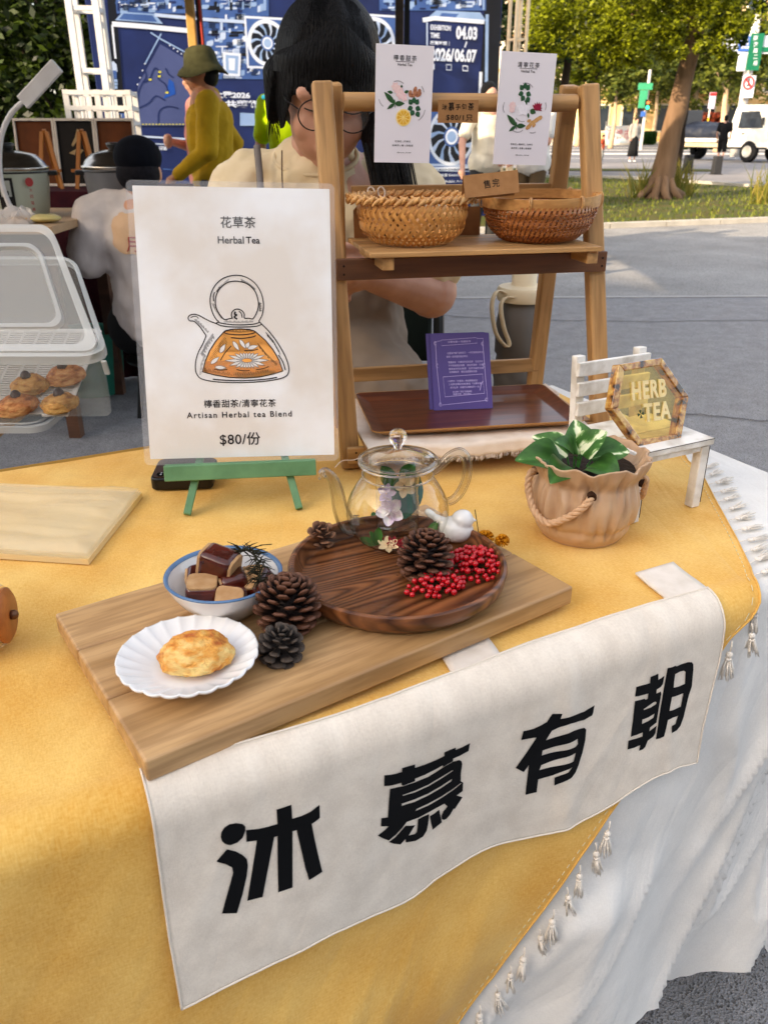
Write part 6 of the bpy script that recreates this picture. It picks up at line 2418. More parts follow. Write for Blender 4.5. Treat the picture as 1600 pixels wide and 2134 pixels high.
# white grille with scones
Mg = Mc @ Tr(.012, .012, .010)
gr = thing('cooling_grille', 'white plastic slotted grille lying in the clear crate', 'grille', mw=Mg)
GW, GD = CWD - .112, CDP - .03
m_grl = mat('white plastic', 'e6e2dc', 'dcd7cf', rough=.4)
q = MB()
for x in [GW * i / 11 for i in range(12)]:
    q.box((x, GD / 2, 0), (.0045 if 0 < x < GW else .008, GD, .004))
for i in range(37):
    q.box((GW / 2, GD * i / 36, .0005), (GW, .0034 if 0 < i < 36 else .010, .003))
q.box((GW - .02, -.004, 0), (.05, .012, .004))
q.build('bars', m_grl, gr)
ms2 = scone_mat('brown scone crust', 'd9a062', 'b8713a', '7a3e1a')
ms3 = scone_mat('light scone crust', 'dfae64', 'c48a42', '8c5426')
def in_crate(u, v):
    nrm = yb.cross(Vector((1, 0, 0))) * -1
    nz = Vector((1, 0, 0)).cross(yb)
    p = onplane(u, v, Mg @ Vector((0, 0, .016)), nz)
    return Mg.inverted() @ p
for (u, v), rx, ry, mt, lb in (((138, 782), .0385, .030, ms2, 'scone at the right back of the crate, smooth and pale brown'), ((62, 803), .038, .029, ms3, 'scone in the middle left of the crate, lumpy and golden'), ((35, 845), .040, .028, ms2, 'scone at the left front of the crate, darkest orange brown'), ((124, 840), .0355, .027, ms3, 'scone at the right front of the crate, yellowish with dark specks')):
    p = in_crate(u, v)
    Msc = Mg @ Tr(p.x, p.y, .0025)
    o = scone('scone', 'chocolate topped ' + lb, (0, 0, 0), rx, ry, .023, mt, 'scones in the clear crate', seed=u * .1, chip=(.004 if v > 810 else -.002, .006, .0305), lumps=.6)
    o.matrix_world = Msc @ Rz(.3)
# neighbour's table with cookers
nb = thing('side_table', 'brown wooden neighbour table carrying the rice cookers', 'table', (0, 0, 0))
NTZ = .872
m_brown = wood('dark table wood', '5a3a26', '462c1c', rings=20, rough=.5)
MB().box((-1.95, 3.62, NTZ - .015), (1.42, .80, .03)).build('top', mat('table laminate', 'b79a78', 'a88a68', vs=6), nb, bevel=.003)
MB().box((-1.95, 3.28, NTZ - .34), (1.36, .02, .62)).build('front_panel', m_brown, nb)
for x in (-2.55, -1.32):
    for y in (3.32, 3.95):
        MB().box((x, y, .42), (.05, .05, .84)).build('leg', m_brown, nb)
m_steel = mat('brushed steel lid', 'b9b2a8', 'a39b90', vs=4, rough=.22, metal=1, stretch=(1, 1, 20))
m_cook = mat('pale green enamel', 'b4b8a4', 'a6aa96', vs=4, rough=.3)
m_blk = mat('black plastic part', '141414', '0e0e0e', rough=.4)
m_redp = mat('red print', 'a8302c', '982824', rough=.5)
def cooker(label, c, r_, col, text=True):
    o = thing('rice_cooker', label, 'cooker', c, (0, 0, R(18)), 'steel lidded electric cookers')
    MB().lathe([(.001, .0), (r_ * .82, 0), (r_ * .86, .01), (r_ * .95, .10), (r_ * 1.0, .165), (r_ * 1.01, .18)], 48).build('body', col, o, smooth=True)
    MB().lathe([(r_ * 1.01, .178), (r_ * 1.04, .184), (r_ * 1.04, .190), (r_ * .98, .194), (r_ * .90, .212), (r_ * .72, .236), (r_ * .35, .250), (r_ * .2, .252), (.001, .252)], 48).build('lid', m_steel, o, smooth=True)
    MB().lathe([(.020, .250), (.030, .262), (.034, .276), (.024, .280), (.001, .280)], 20).build('knob', m_blk, o, smooth=True)
    MB().tube([((r_ * 1.0) * math.cos(a), (r_ * 1.0) * math.sin(a), .172) for a in [2 * pi * i / 48 for i in range(48)]], .004, 6, closed=True).build('band', m_blk, o)
    for sgn_ in (1, -1):
        MB().box((sgn_ * r_ * 1.06, 0, .165), (.045, .07, .018)).build('handle', m_blk, o, bevel=.004)
    if text:
        k = MB()
        k.grid(6, 6, lambda a, b: ((r_ * 1.0) * math.cos(-pi / 2 + (a - .5) * .42 - .12) * (.90 + .11 * b), (r_ * 1.0) * math.sin(-pi / 2 + (a - .5) * .42 - .12) * (.90 + .11 * b) - .001, .025 + .13 * b))
        k.build('control_panel', m_blk, o)
        k = MB()
        k.grid(4, 4, lambda a, b: ((r_ * 1.0) * math.cos(-pi / 2 + (a - .5) * .28 - .12) * (.955 + .04 * b), (r_ * 1.0) * math.sin(-pi / 2 + (a - .5) * .28 - .12) * (.955 + .04 * b) - .004, .085 + .06 * b))
        k.build('switch_plate', mat('pale plate', 'b9bbb0'), o)
        k = MB()
        k.box((-.016, -r_ - .002, .100), (.018, .010, .014))
        k.build('switch', m_blk, o)
        k = MB()
        Mq = Tr(.075, -r_ * .93 - .004, 0) @ Rz(.52) @ Rx(pi / 2)
        k.add([(x, y + .138, 0) for x, y in ell(0, 0, .017, .017, 20)], [tuple(range(20))], Mq)
        for i, chh in enumerate('大同電鍋'):
            text2(k, chh, .000, .108 - .024 * i, .013, None, .01, 1, .0004, Mq)
        k.build('red_print', m_redp, o)
    return o
cooker('larger pale green rice cooker with a steel lid and red print, far left', (-1.53, 3.62, NTZ), .148, m_cook)
cooker('grey rice cooker with a steel lid beside the seated man with the cap', (-1.13, 3.75, NTZ), .140, mat('grey enamel', '6f7073', '66676a', rough=.35), False)
# bags and packets on the table
m_cr = film_mat('crumpled bag', 'e2dad2', .5, .15)
for lb, x, y, sx2, sz2 in (('crumpled clear plastic bag at the left end of the neighbour table', -1.72, 3.36, .13, .045), ('crumpled clear plastic bag before the pale green cooker', -1.43, 3.34, .09, .060)):
    o = thing('plastic_bag', lb, 'plastic bag', (x, y, NTZ + .002), group='crumpled plastic bags')
    q = MB()
    q.grid(26, 22, lambda a, b: ((a - .5) * sx2 * 2, (b - .5) * .16, max(.0, sz2 * (math.sin(pi * a) * math.sin(pi * b)) ** .4 * (.55 + .9 * ridge(a * 3 + x, b * 3, 2) ** 2 * .6 + .4 * fbm(a * 6, b * 6, x)))))
    q.build('film', m_cr, o)
pk = thing('snack_packets', 'pile of yellow and cream snack packets on the neighbour table', 'packets', (-1.40, 3.33, NTZ + .002))
for i, (x, y, w_, h_, cc) in enumerate(((0, 0, .12, .022, 'b8862c'), (.09, .01, .13, .026, 'cdbb78'), (-.11, .0, .10, .018, 'c9b49a'))):
    q = MB()
    q.ball((x, y, h_ * .6), (w_ / 2, .045, h_ * .6), 14, 8)
    q.v = [(a_ + .003 * noise.noise((a_ * 30, b_ * 30, i)), b_, max(0, c_ + .004 * noise.noise((a_ * 40, b_ * 40, i + 9)))) for a_, b_, c_ in q.v]
    q.build('packet', mat('packet ' + cc, cc, rough=.35), pk, smooth=True)
# second table with the maroon cloth, art boards and easels
mt2 = thing('cloth_table', 'display table draped in dark maroon cloth behind the cookers', 'table', (0, 0, 0))
q = MB()
q.grid(60, 26, lambda a, b: (-2.5 + 1.45 * a, 4.22 - (.0 if b < .02 else .02 * math.sin(a * 60) * b), .93 - .92 * b))
q.build('cloth', mat('maroon cloth', '43161c', '32101a', vs=20, rough=.9), mt2, smooth=True)
MB().box((-1.78, 4.55, .918), (1.45, .66, .02)).build('top', MC['maroon cloth'], mt2)
for x in (-2.4, -1.15):
    for y in (4.32, 4.8):
        MB().box((x, y, .455), (.04, .04, .91)).build('leg', m_brown, mt2)
m_cork = mat('brown art board', '6a3a1e', '54301a', vs=14, rough=.8)
m_blkb = mat('black art board', '0e0c0c', '16100e', vs=10, rough=.6)
m_wf = mat('white wood frame', 'd8d0c6', 'cac0b4', rough=.6)
for lb, u0, u1, m_ in (('leftmost brown framed board on the maroon table', 38, 121, m_cork), ('middle black framed board with an orange and white motif', 122, 204, m_blkb), ('right brown framed board behind the man with the cap', 205, 286, m_cork)):
    a, b_ = ony(u0, 346, 4.62), ony(u1, 346, 4.62)
    a.z = b_.z = .930
    hgt = ony(u0, 246, 4.70).z - .930
    M = frame(a, b_ - a, (0, .12, 1))
    o = thing('framed_board', lb, 'board', mw=M, group='framed boards on the maroon table')
    wd_ = (b_ - a).length
    MB().box((wd_ / 2, hgt / 2, -.006), (wd_ - .01, hgt - .01, .008)).build('panel', m_, o)
    q = MB()
    for c, d in (((wd_ / 2, hgt - .006, 0), (wd_, .012, .02)), ((wd_ / 2, .006, 0), (wd_, .012, .02)), ((.005, hgt / 2, 0), (.010, hgt - .024, .02)), ((wd_ - .005, hgt / 2, 0), (.010, hgt - .024, .02))):
        MB().box(c, d).build('frame', m_wf, o)
    if m_ is m_blkb:
        q = MB()
        flat(q, [(.085, .19), (.11, .22), (.125, .27), (.115, .275), (.10, .235), (.078, .20)], .003)
        flat(q, [(.06, .16), (.10, .18), (.09, .15)], .003)
        flat(q, [(.10, .185), (.14, .175), (.12, .155)], .003)
        q.build('painted_motif', mat('cream motif', 'b09468'), o)
m_or = wood('orange easel wood', 'b0702e', '96581e', rings=20, rough=.45)
for u0, lb in ((92, 'small orange wood easel in front of the leftmost board'), (170, 'small orange wood easel in front of the black board')):
    b_ = ony(u0, 372, 4.30)
    e_o = thing('mini_easel', lb, 'easel', (b_.x, 4.38, .931), group='mini easels on the maroon table')
    for x0, x1 in ((-.055, -.012), (.055, .012)):
        bar('leg', (x0, 0, 0), (x1, .02, .26), .018, .012, m_or, e_o, up=(0, 1, 0))
    bar('rear_leg', (0, .12, 0), (0, .02, .27), .018, .012, m_or, e_o, up=(0, 1, 0))
    bar('ledge', (-.065, -.012, .085), (.065, -.012, .085), .02, .014, m_or, e_o)
# lamp
lm = thing('desk_lamp', 'white bar lamp on a bent gooseneck at the far left', 'lamp', (0, 0, 0))
m_lw = mat('white lamp plastic', 'd6d2cf', 'cbc6c2', rough=.35)
pA, pB = ony(48, 214, 3.45), ony(120, 136, 3.45)
bar('lamp_head', pA, pB, .054, .020, m_lw, lm, up=(0, -1, 0), bevel=.004)
P = spline([(-1.475, 3.45, NTZ + .012), (-1.50, 3.45, 1.02), (-1.475, 3.45, 1.16), (-1.42, 3.45, 1.25), tuple(pA + (pB - pA) * .06)], 8)
MB().tube(P, .010, 10).build('gooseneck', m_lw, lm, smooth=True)
MB().lathe([(.001, .0), (.06, 0), (.06, .012), (.001, .014)], 24, Tr(-1.475, 3.45, NTZ + .0005)).build('base', m_lw, lm)
# green bin
bn = thing('waste_bin', 'teal green plastic bin on the ground behind the crate', 'bin', (-1.46, 4.0, 0))
MB().lathe([(.001, .002), (.135, .002), (.145, .01), (.168, .30), (.172, .31), (.166, .31), (.16, .29), (.14, .02), (.001, .015)], 40).build('bin', mat('teal plastic', '2f8570', '2a7866', rough=.4), bn, smooth=True)

# ================================================================== people
m_skin = mat('skin', 'd3a088', 'c18e74', vs=14, rough=.55, sss=.06, ssss=.01, sssr=(1, .4, .2))
m_skin2 = mat('tanned skin', 'cd9470', 'bd8560', vs=9, rough=.5)
m_hair = mat('black hair', '0c0a0b', '060505', vs=6, spec=.14, rough=.5, stretch=(60, 60, 3), bump=.9, bs=6)
m_hairb = mat('dark brown hair', '2e1d15', '1e130e', vs=6, rough=.5, stretch=(30, 30, 2))
def head(x, y, z, s=1, tilt=None):
    """head, jaw, nose, ears and neck stub as pieces of one body; facing -y"""
    return [('e', (x, y, z + .01 * s), (.074 * s, .092 * s, .098 * s)), ('e', (x, y - .022 * s, z - .045 * s), (.055 * s, .062 * s, .062 * s)), ('e', (x, y - .05 * s, z - .088 * s), (.026 * s, .026 * s, .02 * s)),
            ('c', (x, y - .088 * s, z - .005 * s), (x, y - .106 * s, z - .036 * s), .009 * s, .0125 * s), ('e', (x, y - .088 * s, z - .064 * s), (.022 * s, .010 * s, .008 * s)),
            ('e', (x - .074 * s, y + .008 * s, z - .01 * s), (.010 * s, .018 * s, .028 * s)), ('e', (x + .074 * s, y + .008 * s, z - .01 * s), (.010 * s, .018 * s, .028 * s)), ('c', (x, y + .02 * s, z - .05 * s), (x, y + .035 * s, z - .17 * s), .052 * s, .056 * s)]
def hand(c, d, r=.035, s=1):
    """palm, four bent fingers and a thumb from the wrist c along d"""
    c, d = Vector(c), Vector(d).normalized()
    side = d.cross(Vector((0, 1, 0)))
    side = side.normalized() if side.length > .1 else Vector((1, 0, 0))
    nn = side.cross(d)
    out = [('c', c, c + d * .045 * s, .024 * s, .030 * s)]
    for i, L in enumerate((.062, .070, .066, .052)):
        b0 = c + d * .062 * s + side * (i - 1.5) * .018 * s
        m0 = b0 + d * L * .5 * s + nn * .008
        out += [('c', b0 - d * .02 * s, m0, .0095 * s, .0085 * s), ('c', m0, m0 + d * L * .4 * s + nn * .022 * s, .0085 * s, .007 * s)]
    t0 = c + d * .02 * s - side * .024 * s
    out += [('c', t0, t0 + (d - side) * .024 * s, .011 * s, .010 * s), ('c', t0 + (d - side) * .024 * s, t0 + (d * 1.3 - side * .5) * .042 * s, .010 * s, .008 * s)]
    return out
def person(label, loc, yaw, s=1.0, shirt='ffffff', pants='333333', skin=None, hair=None, arms=None, vox=.014, long_hair=False, skirt=False, shorts=False, sleeve='short', stride=.0, cap=None, group=None, lean=0, shoe='3a3a3a', belly=1, hands=False, bend=0):
    o = thing('person', label, 'person', loc, (0, 0, yaw), group)
    skin = skin or m_skin
    hair = hair or m_hair
    Z = lambda z: z * s
    hx_, hy_ = bend * .10, -lean * .16
    def V_(x, y, z):
        k_ = max(0, z - .95)
        return (x * s, (y - lean * k_ * .45) * s, z * s)
    arms = arms or [((-.18, 0, 1.38), (-.23, .03, 1.10), (-.22, -.05, .87)), ((.18, 0, 1.38), (.23, .03, 1.10), (.22, -.05, .87))]
    hd = V_(0, -.02, 1.555)
    body = head(hd[0], hd[1], hd[2], s)
    for a, b_, c_ in arms:
        A_, B_, C_ = V_(*a), V_(*b_), V_(*c_)
        body += [('c', A_, B_, .048 * s, .040 * s), ('c', B_, C_, .040 * s, .027 * s)]
        dd_ = (Vector(C_) - Vector(B_)).normalized()
        body += hand(C_, dd_, s=s * .95) if hands else [('e', tuple(Vector(C_) + dd_ * .05 * s), (.034 * s, .034 * s, .05 * s))]
    lg_ = []
    for sg in (-1, 1):
        hip = (sg * .085 * s, 0, .92 * s)
        kn_ = (sg * .095 * s, (-.04 - sg * stride * .5) * s, .50 * s)
        an = (sg * .10 * s, (.02 - sg * stride) * s + (.08 * s if sg * stride < 0 else 0), .09 * s)
        lg_.append((hip, kn_, an))
        body += [('c', hip, kn_, .070 * s, .050 * s), ('c', kn_, an, .048 * s, .032 * s)]
    body += [('c', V_(0, 0, 1.0), V_(0, .0, 1.38), .11 * s, .10 * s)]
    blob('body', body, vox * s, skin, o)
    sm = mat('cloth ' + shirt, shirt, vs=10, rough=.85, bump=.3, bs=40)
    sh = [('c', V_(0, .0, 1.02), V_(0, .01, 1.28), .135 * s * belly, .145 * s), ('c', V_(-.15, .01, 1.375), V_(.15, .01, 1.375), .066 * s, .066 * s), ('c', V_(0, .01, 1.30), V_(0, .02, 1.41), .12 * s, .07 * s), ('c', V_(-.05, 0, .93), V_(.05, 0, .93), .125 * s * belly, .125 * s * belly)]
    for a, b_, c_ in arms:
        A_, B_, C_ = Vector(V_(*a)), Vector(V_(*b_)), Vector(V_(*c_))
        e_ = A_ + (B_ - A_) * (.72 if sleeve == 'short' else 1)
        sh += [('c', A_, e_, .070 * s, .064 * s)]
        if sleeve == 'long':
            sh += [('c', B_, B_ + (C_ - B_) * .9, .054 * s, .042 * s)]
    blob('shirt', sh, vox * s, sm, o, disp=(.02 * s, .09))
    pm_ = mat('cloth ' + pants, pants, vs=8, rough=.85)
    if skirt:
        q = MB().lathe([(.12 * s, 1.0 * s), (.15 * s, .9 * s), (.19 * s, .5 * s), (.22 * s, .22 * s), (.20 * s, .22 * s)], 24, wob=lambda a, r, z, i: (r * (1 + .05 * math.sin(a * 7)), z))
        q.build('skirt', pm_, o, smooth=True)
    else:
        pt_ = [('c', (-.06 * s, 0, .93 * s), (.06 * s, 0, .93 * s), .115 * s, .115 * s)]
        for hip, kn_, an in lg_:
            if shorts:
                pt_ += [('c', hip, tuple(Vector(hip) + (Vector(kn_) - Vector(hip)) * .95), .092 * s, .080 * s)]
            else:
                pt_ += [('c', hip, kn_, .088 * s, .068 * s), ('c', kn_, an, .066 * s, .055 * s)]
        blob('trousers', pt_, vox * s, pm_, o)
    for hip, kn_, an in lg_:
        blob('shoe', [('c', (an[0], an[1] + .03 * s, .04 * s), (an[0], an[1] - .12 * s, .034 * s), .040 * s, .033 * s)], max(.008, vox * .8), mat('shoe ' + shoe, shoe, rough=.6), o)
    hr = [('e', (hd[0], hd[1] + .014 * s, hd[2] + .030 * s), (.083 * s, .097 * s, .094 * s)), ('e', (hd[0], hd[1] + .045 * s, hd[2] - .02 * s), (.074 * s, .062 * s, .08 * s))]
    if long_hair:
        hr += [('c', (hd[0], hd[1] + .06 * s, hd[2]), (hd[0], hd[1] + .09 * s, hd[2] - .20 * s), .06 * s, .04 * s)]
    if cap:
        cm_ = mat('hat ' + cap, cap, vs=14, rough=.85, bump=.3, bs=60)
    blob('hair', hr, vox * .7 * s, hair, o)
    q = MB()
    for sg in (-1, 1):
        q.ball((hd[0] + sg * .030 * s, hd[1] - .083 * s, hd[2] + .004 * s), (.012 * s, .006 * s, .006 * s), 8, 6)
    q.build('eyes', mat('eye', '241a18', rough=.2), o)
    return o, hd, V_
# --- the seller behind the table
se = thing('person', 'seller in a cream tee and round glasses looking down behind the display rack', 'person')
m_face = mat('seller skin', 'c4947c', 'b08068', vs=22, rough=.55, bump=.15, bs=400, sss=.06, ssss=.01, sssr=(1, .4, .2))
HC = Vector((-.093, 1.500, 1.262))
RH = Rx(R(27)) @ Rz(R(-6)) @ Ry(R(5))
MH = Tr(HC) @ Rz(R(10)) @ Rx(R(24)) @ Ry(R(4))
def hp_(x, y, z): return tuple(MH @ Vector((x, y, z)))
R3 = MH.to_3x3()
bd_ = [('e', hp_(0, .006, .012), (.073, .090, .098), R3), ('e', hp_(0, -.024, -.045), (.060, .062, .066), R3), ('e', hp_(0, -.048, -.094), (.024, .022, .018), R3), ('e', hp_(-.034, -.050, -.040), (.026, .024, .028), R3), ('e', hp_(.034, -.050, -.040), (.026, .024, .028), R3),
       ('c', hp_(0, -.086, .004), hp_(0, -.104, -.034), .0075, .0095), ('e', hp_(-.010, -.095, -.038), (.007, .008, .006), R3), ('e', hp_(.010, -.095, -.038), (.007, .008, .006), R3),
       ('e', hp_(0, -.0835, -.066), (.021, .011, .0085), R3),
       ('e', hp_(-.030, -.074, .000), (.016, .012, .010), R3), ('e', hp_(.030, -.074, .000), (.016, .012, .010), R3),
       ('c', hp_(-.045, -.072, .018), hp_(.045, -.072, .018), .014, .014),
       ('e', hp_(-.074, .010, -.012), (.010, .018, .028), R3), ('e', hp_(.074, .010, -.012), (.010, .018, .028), R3), ('c', hp_(0, .025, -.06), (-.115, 1.56, 1.10), .050, .058)]
arms_ = [((-.250, 1.575, 1.09), (-.300, 1.50, .925), (-.12, 1.40, .975)), ((.045, 1.585, 1.085), (.085, 1.500, .935), (-.03, 1.385, .985))]
bd_ += [('c', (-.10, 1.60, .86), (-.11, 1.59, 1.08), .12, .11)]
for a, b_, c_ in arms_:
    bd_ += [('c', a, b_, .052, .047), ('c', b_, c_, .044, .026)]
    bd_ += hand(c_, Vector(c_) - Vector(b_) + Vector((0, 0, -.02)), s=.85)
blob('body', bd_, .0042, m_face, se, smooth=3)
lipm = mat('lips', 'a8604e', '985444', rough=.4)
q = MB()
q.ball((0, 0, 0), (.019, .006, .0042), 16, 8, MH @ Tr(0, -.0925, -.0635))
q.ball((0, 0, 0), (.016, .006, .0050), 16, 8, MH @ Tr(0, -.0915, -.0705))
q.build('lips', lipm, se, smooth=True)
q = MB()
for sg in (-1, 1):
    q.tube([MH @ Vector((sg * .030 + d_, -.0852 + abs(d_) * .25, -.0015 - .0025 * (1 - (d_ / .015) ** 2))) for d_ in (-.015, -.010, -.005, 0, .005, .010, .015)], .0011, 6)
q.build('eyelashes', m_hair, se)
q = MB()
for sg in (-1, 1):
    q.tube([MH @ Vector((sg * .031 + d_, -.0845 + abs(d_) * .3, .020 + .002 * math.cos(d_ * 90))) for d_ in (-.018, -.009, 0, .009, .018)], [.001, .002, .0024, .002, .001], 6)
q.build('eyebrows', m_hair, se)
tee = mat('cream tee', 'd9c6a6', 'cab690', vs=14, rough=.9, bump=.25, bs=60)
sh_ = [('c', (-.10, 1.62, .885), (-.11, 1.60, 1.02), .135, .145), ('c', (-.232, 1.585, 1.105), (.025, 1.595, 1.095), .066, .064), ('c', (-.12, 1.58, 1.06), (-.12, 1.58, 1.10), .12, .10), ('c', (-.250, 1.575, 1.09), (-.292, 1.515, .975), .070, .068), ('c', (.045, 1.585, 1.085), (.078, 1.515, .985), .070, .066)]
blob('shirt', sh_, .006, tee, se, smooth=3, disp=(.022, .045))
MB().tube([Vector((-.118 + .072 * math.cos(a), 1.545 + .060 * math.sin(a) * .9, 1.158 + .028 * math.sin(a))) for a in [2 * pi * i / 40 for i in range(40)]], .0042, 8, closed=True).build('collar', tee, se, smooth=True)
apr = mat('taupe apron', '8d8073', '7d7165', vs=12, rough=.9)
blob('apron', [('c', (-.10, 1.60, .80), (-.105, 1.60, .90), .150, .140), ('c', (-.06, 1.52, .79), (.0, 1.48, .74), .11, .10)], .007, apr, se, disp=(.02, .06))
blob('trousers', [('c', (-.16, 1.62, .70), (-.20, 1.36, .60), .085, .075), ('c', (-.01, 1.62, .72), (.04, 1.42, .66), .10, .085), ('c', (-.20, 1.38, .60), (-.20, 1.40, .10), .065, .05), ('c', (.04, 1.42, .62), (.05, 1.45, .10), .065, .05)], .012, mat('dark denim', '23262e', '1a1c22', rough=.8), se)
for x in (-.20, .05):
    blob('shoe', [('c', (x, 1.46, .04), (x, 1.34, .035), .04, .034)], .01, mat('shoe 3a3a3a', '3a3a3a', rough=.6), se)
# hair: cap of hair, fringe and a long fall over her left shoulder
hr_ = [('e', hp_(0, .016, .038), (.086, .100, .098), R3), ('e', hp_(0, .04, -.01), (.080, .074, .095), R3),
       ('c', hp_(.076, .0, .0), (.006, 1.465, 1.16), .040, .036), ('c', (.006, 1.465, 1.16), (.022, 1.44, 1.07), .036, .034), ('c', (.022, 1.44, 1.07), (.030, 1.445, .99), .034, .018), ('c', hp_(-.07, .03, .0), hp_(-.084, .015, -.06), .034, .012)]
blob('hair', hr_, .0048, m_hair, se, smooth=2)
q = MB()
def fringe(a, b):
    x = (a - .5) * .172
    c_ = math.sqrt(max(.03, 1 - (x / .091) ** 2))
    jag = .009 * noise.noise((x * 120, 1, 2)) + .006 * noise.noise((x * 300, 4, 2)) - (.05 + .03 * noise.noise((x * 90, 7, 7))) * sstep((abs(x) - .060) / .012)
    if b < .6:
        f_ = R(78 - 78 * b / .6)
        y, z = .016 - .1035 * c_ * math.cos(f_), .038 + .101 * c_ * math.sin(f_)
    else:
        k_ = (b - .6) / .4
        z = .038 - k_ * (.024 - jag)
        y = .016 - .1035 * c_ - .004 * math.sin(k_ * 2.5)
    rp = .0005 * math.sin(x * 1300 + 5 * noise.noise((x * 60, b * 2, 0)))
    return tuple(MH @ Vector((x * (.35 + .65 * min(1, b * 2.2)) if b < .45 else x, y - rp, z)))
q.grid(170, 26, fringe)
q.build('fringe', m_hair, se, smooth=True).modifiers.new('solid', 'SOLIDIFY').thickness = .003
q = MB()
rnd = random.Random(11)
for i in range(1000):
    x = rnd.uniform(-.084, .084)
    c_ = math.sqrt(max(.02, 1 - (x / .089) ** 2))
    o_ = rnd.uniform(.003, .0060)
    pts = [MH @ Vector((x * .8 + x * .2 * (1 - f_ / 75), .016 - (.100 + o_) * c_ * math.cos(R(f_)), .038 + (.098 + o_) * c_ * math.sin(R(f_)))) for f_ in (75, 50, 25, 2)]
    pts.append(MH @ Vector((x + rnd.uniform(-.004, .004), .015 - (.101 + o_) * c_, rnd.uniform(.010, .024) - (.05 if abs(x) > .072 else 0))))
    q.tube(pts, [.0002, .0007, .0007, .0007, .0002], 3)
for i in range(70):
    a = rnd.uniform(-.035, .04)
    q.tube([Vector((.0 + a, 1.435, 1.18)), Vector((.02 + a, 1.412 + rnd.uniform(-.005, .01), 1.09)), Vector((.035 + a * 1.3 + rnd.uniform(-.01, .02), 1.42, rnd.uniform(.97, 1.03)))], [.0011, .001, .0003], 4)
for i in range(30):
    x = rnd.uniform(-.09, -.075)
    q.tube([MH @ Vector((x, -.03, .03)), MH @ Vector((x - .006, -.035, -.03)), MH @ Vector((x + rnd.uniform(-.012, .008), -.03, rnd.uniform(-.085, -.05)))], [.0012, .001, .0003], 4)
q.build('hair_strands', m_hair, se, smooth=True)['kind'] = 'stuff'
gl = thing('glasses', 'thin round black glasses on the seller looking down', 'glasses')
m_gf = mat('black wire', '1a1616', rough=.3, metal=.5)
gls = []
for x in (-.0305, .0315):
    P = [MH @ Vector((x + .0245 * math.cos(a), -.102 + abs(x) * .25, -.006 + .0235 * math.sin(a))) for a in [2 * pi * i / 40 for i in range(40)]]
    f_ = MB().tube(P, .0011, 8, closed=True).build('rim', m_gf, gl, smooth=True)
    q = MB()
    q.add([tuple(p) for p in P], [tuple(range(40))])
    q.build('lens', film_mat('lens', 'c8ccd4', .07, .03), f_)
MB().tube([MH @ Vector((-.007, -.098, -.003)), MH @ Vector((0, -.102, .001)), MH @ Vector((.008, -.098, -.003))], .0011, 6).build('bridge', m_gf, gl)
for sg in (-1, 1):
    MB().tube([MH @ Vector((sg * .055, -.090, .0)), MH @ Vector((sg * .072, -.07, .003)), MH @ Vector((sg * .083, .01, .004))], .0011, 6).build('temple', m_gf, gl)
MB().tube(spline([(-.215, 1.515, 1.175), (-.210, 1.492, 1.13), (-.204, 1.455, 1.07), (-.19, 1.44, .97)], 6), .006, 8).build('bag_strap', mat('grey strap', '77706c', rough=.8), se, smooth=True)
MB().tube(spline([(-.172, 1.505, 1.168), (-.168, 1.462, 1.10), (-.150, 1.445, 1.03)], 6), .0013, 6).build('necklace_cord', mat('brown cord', '5c4636'), se)
chs = thing('folding_chair', 'black folding chair the seller sits on behind the rack', 'chair', (.02, 1.78, 0))
MB().box((-.12, -.12, .60), (.42, .38, .03)).build('seat', m_blk, chs, bevel=.01)
MB().box((-.12, .10, .88), (.42, .025, .34)).build('backrest', mat('dark green fabric', '1c241e', '141a16'), chs, bevel=.01)
for x in (-.32, .10):
    MB().tube([(x, -.28, 0), (x, .10, 1.04)], .012, 8).build('leg', m_blk, chs)
    MB().tube([(x, .14, 0), (x, -.24, .59)], .012, 8).build('leg', m_blk, chs)
# --- seated man with the cap
mn = thing('person', 'seated man in a navy cap and pale grey tee seen from behind at the left', 'person')
sg_ = mat('pale grey tee', 'd2c8c2', 'c4bab4', vs=10, rough=.9, bump=.2, bs=40)
hc_ = Vector((-.985, 3.56, 1.055))
blob('body', [('e', tuple(hc_), (.080, .095, .105)), ('c', tuple(hc_ + Vector((0, .01, -.05))), (-1.0, 3.60, .90), .056, .06), ('e', tuple(hc_ + Vector((-.08, 0, -.02))), (.012, .02, .03)), ('e', tuple(hc_ + Vector((.08, 0, -.02))), (.012, .02, .03)),
              ('c', (-1.23, 3.56, .72), (-1.22, 3.85, .70), .045, .035), ('c', (-.80, 3.58, .74), (-.86, 3.9, .72), .045, .035), ('e', (-1.22, 3.91, .71), (.035, .05, .03)), ('e', (-.87, 3.96, .72), (.035, .05, .03)), ('c', (-1.0, 3.62, .5), (-1.0, 3.6, .85), .12, .13)], .012, m_skin2, mn)
man_shirt = blob('shirt', [('c', (-1.02, 3.66, .46), (-1.00, 3.60, .80), .172, .165), ('c', (-1.165, 3.58, .895), (-.83, 3.60, .905), .082, .078), ('c', (-1.19, 3.57, .88), (-1.235, 3.55, .71), .086, .082), ('c', (-.81, 3.59, .88), (-.79, 3.60, .72), .082, .08), ('c', (-1.0, 3.60, .86), (-1.0, 3.58, .93), .10, .07)], .014, sg_, mn, disp=(.035, .10))
blob('cap', [('e', tuple(hc_ + Vector((0, .0, .045))), (.094, .110, .082)), ('c', tuple(hc_ + Vector((0, .12, .03))), tuple(hc_ + Vector((0, .17, .01))), .02, .012)], .008, mat('navy cap', '0c0e16', '080a10', rough=.9, spec=.1), mn)
blob('hair', [('e', tuple(hc_ + Vector((0, -.018, -.015))), (.088, .090, .075))], .009, mat('greying hair', '1c1a1e', '100f12', vs=60, rough=.8, spec=.1), mn)
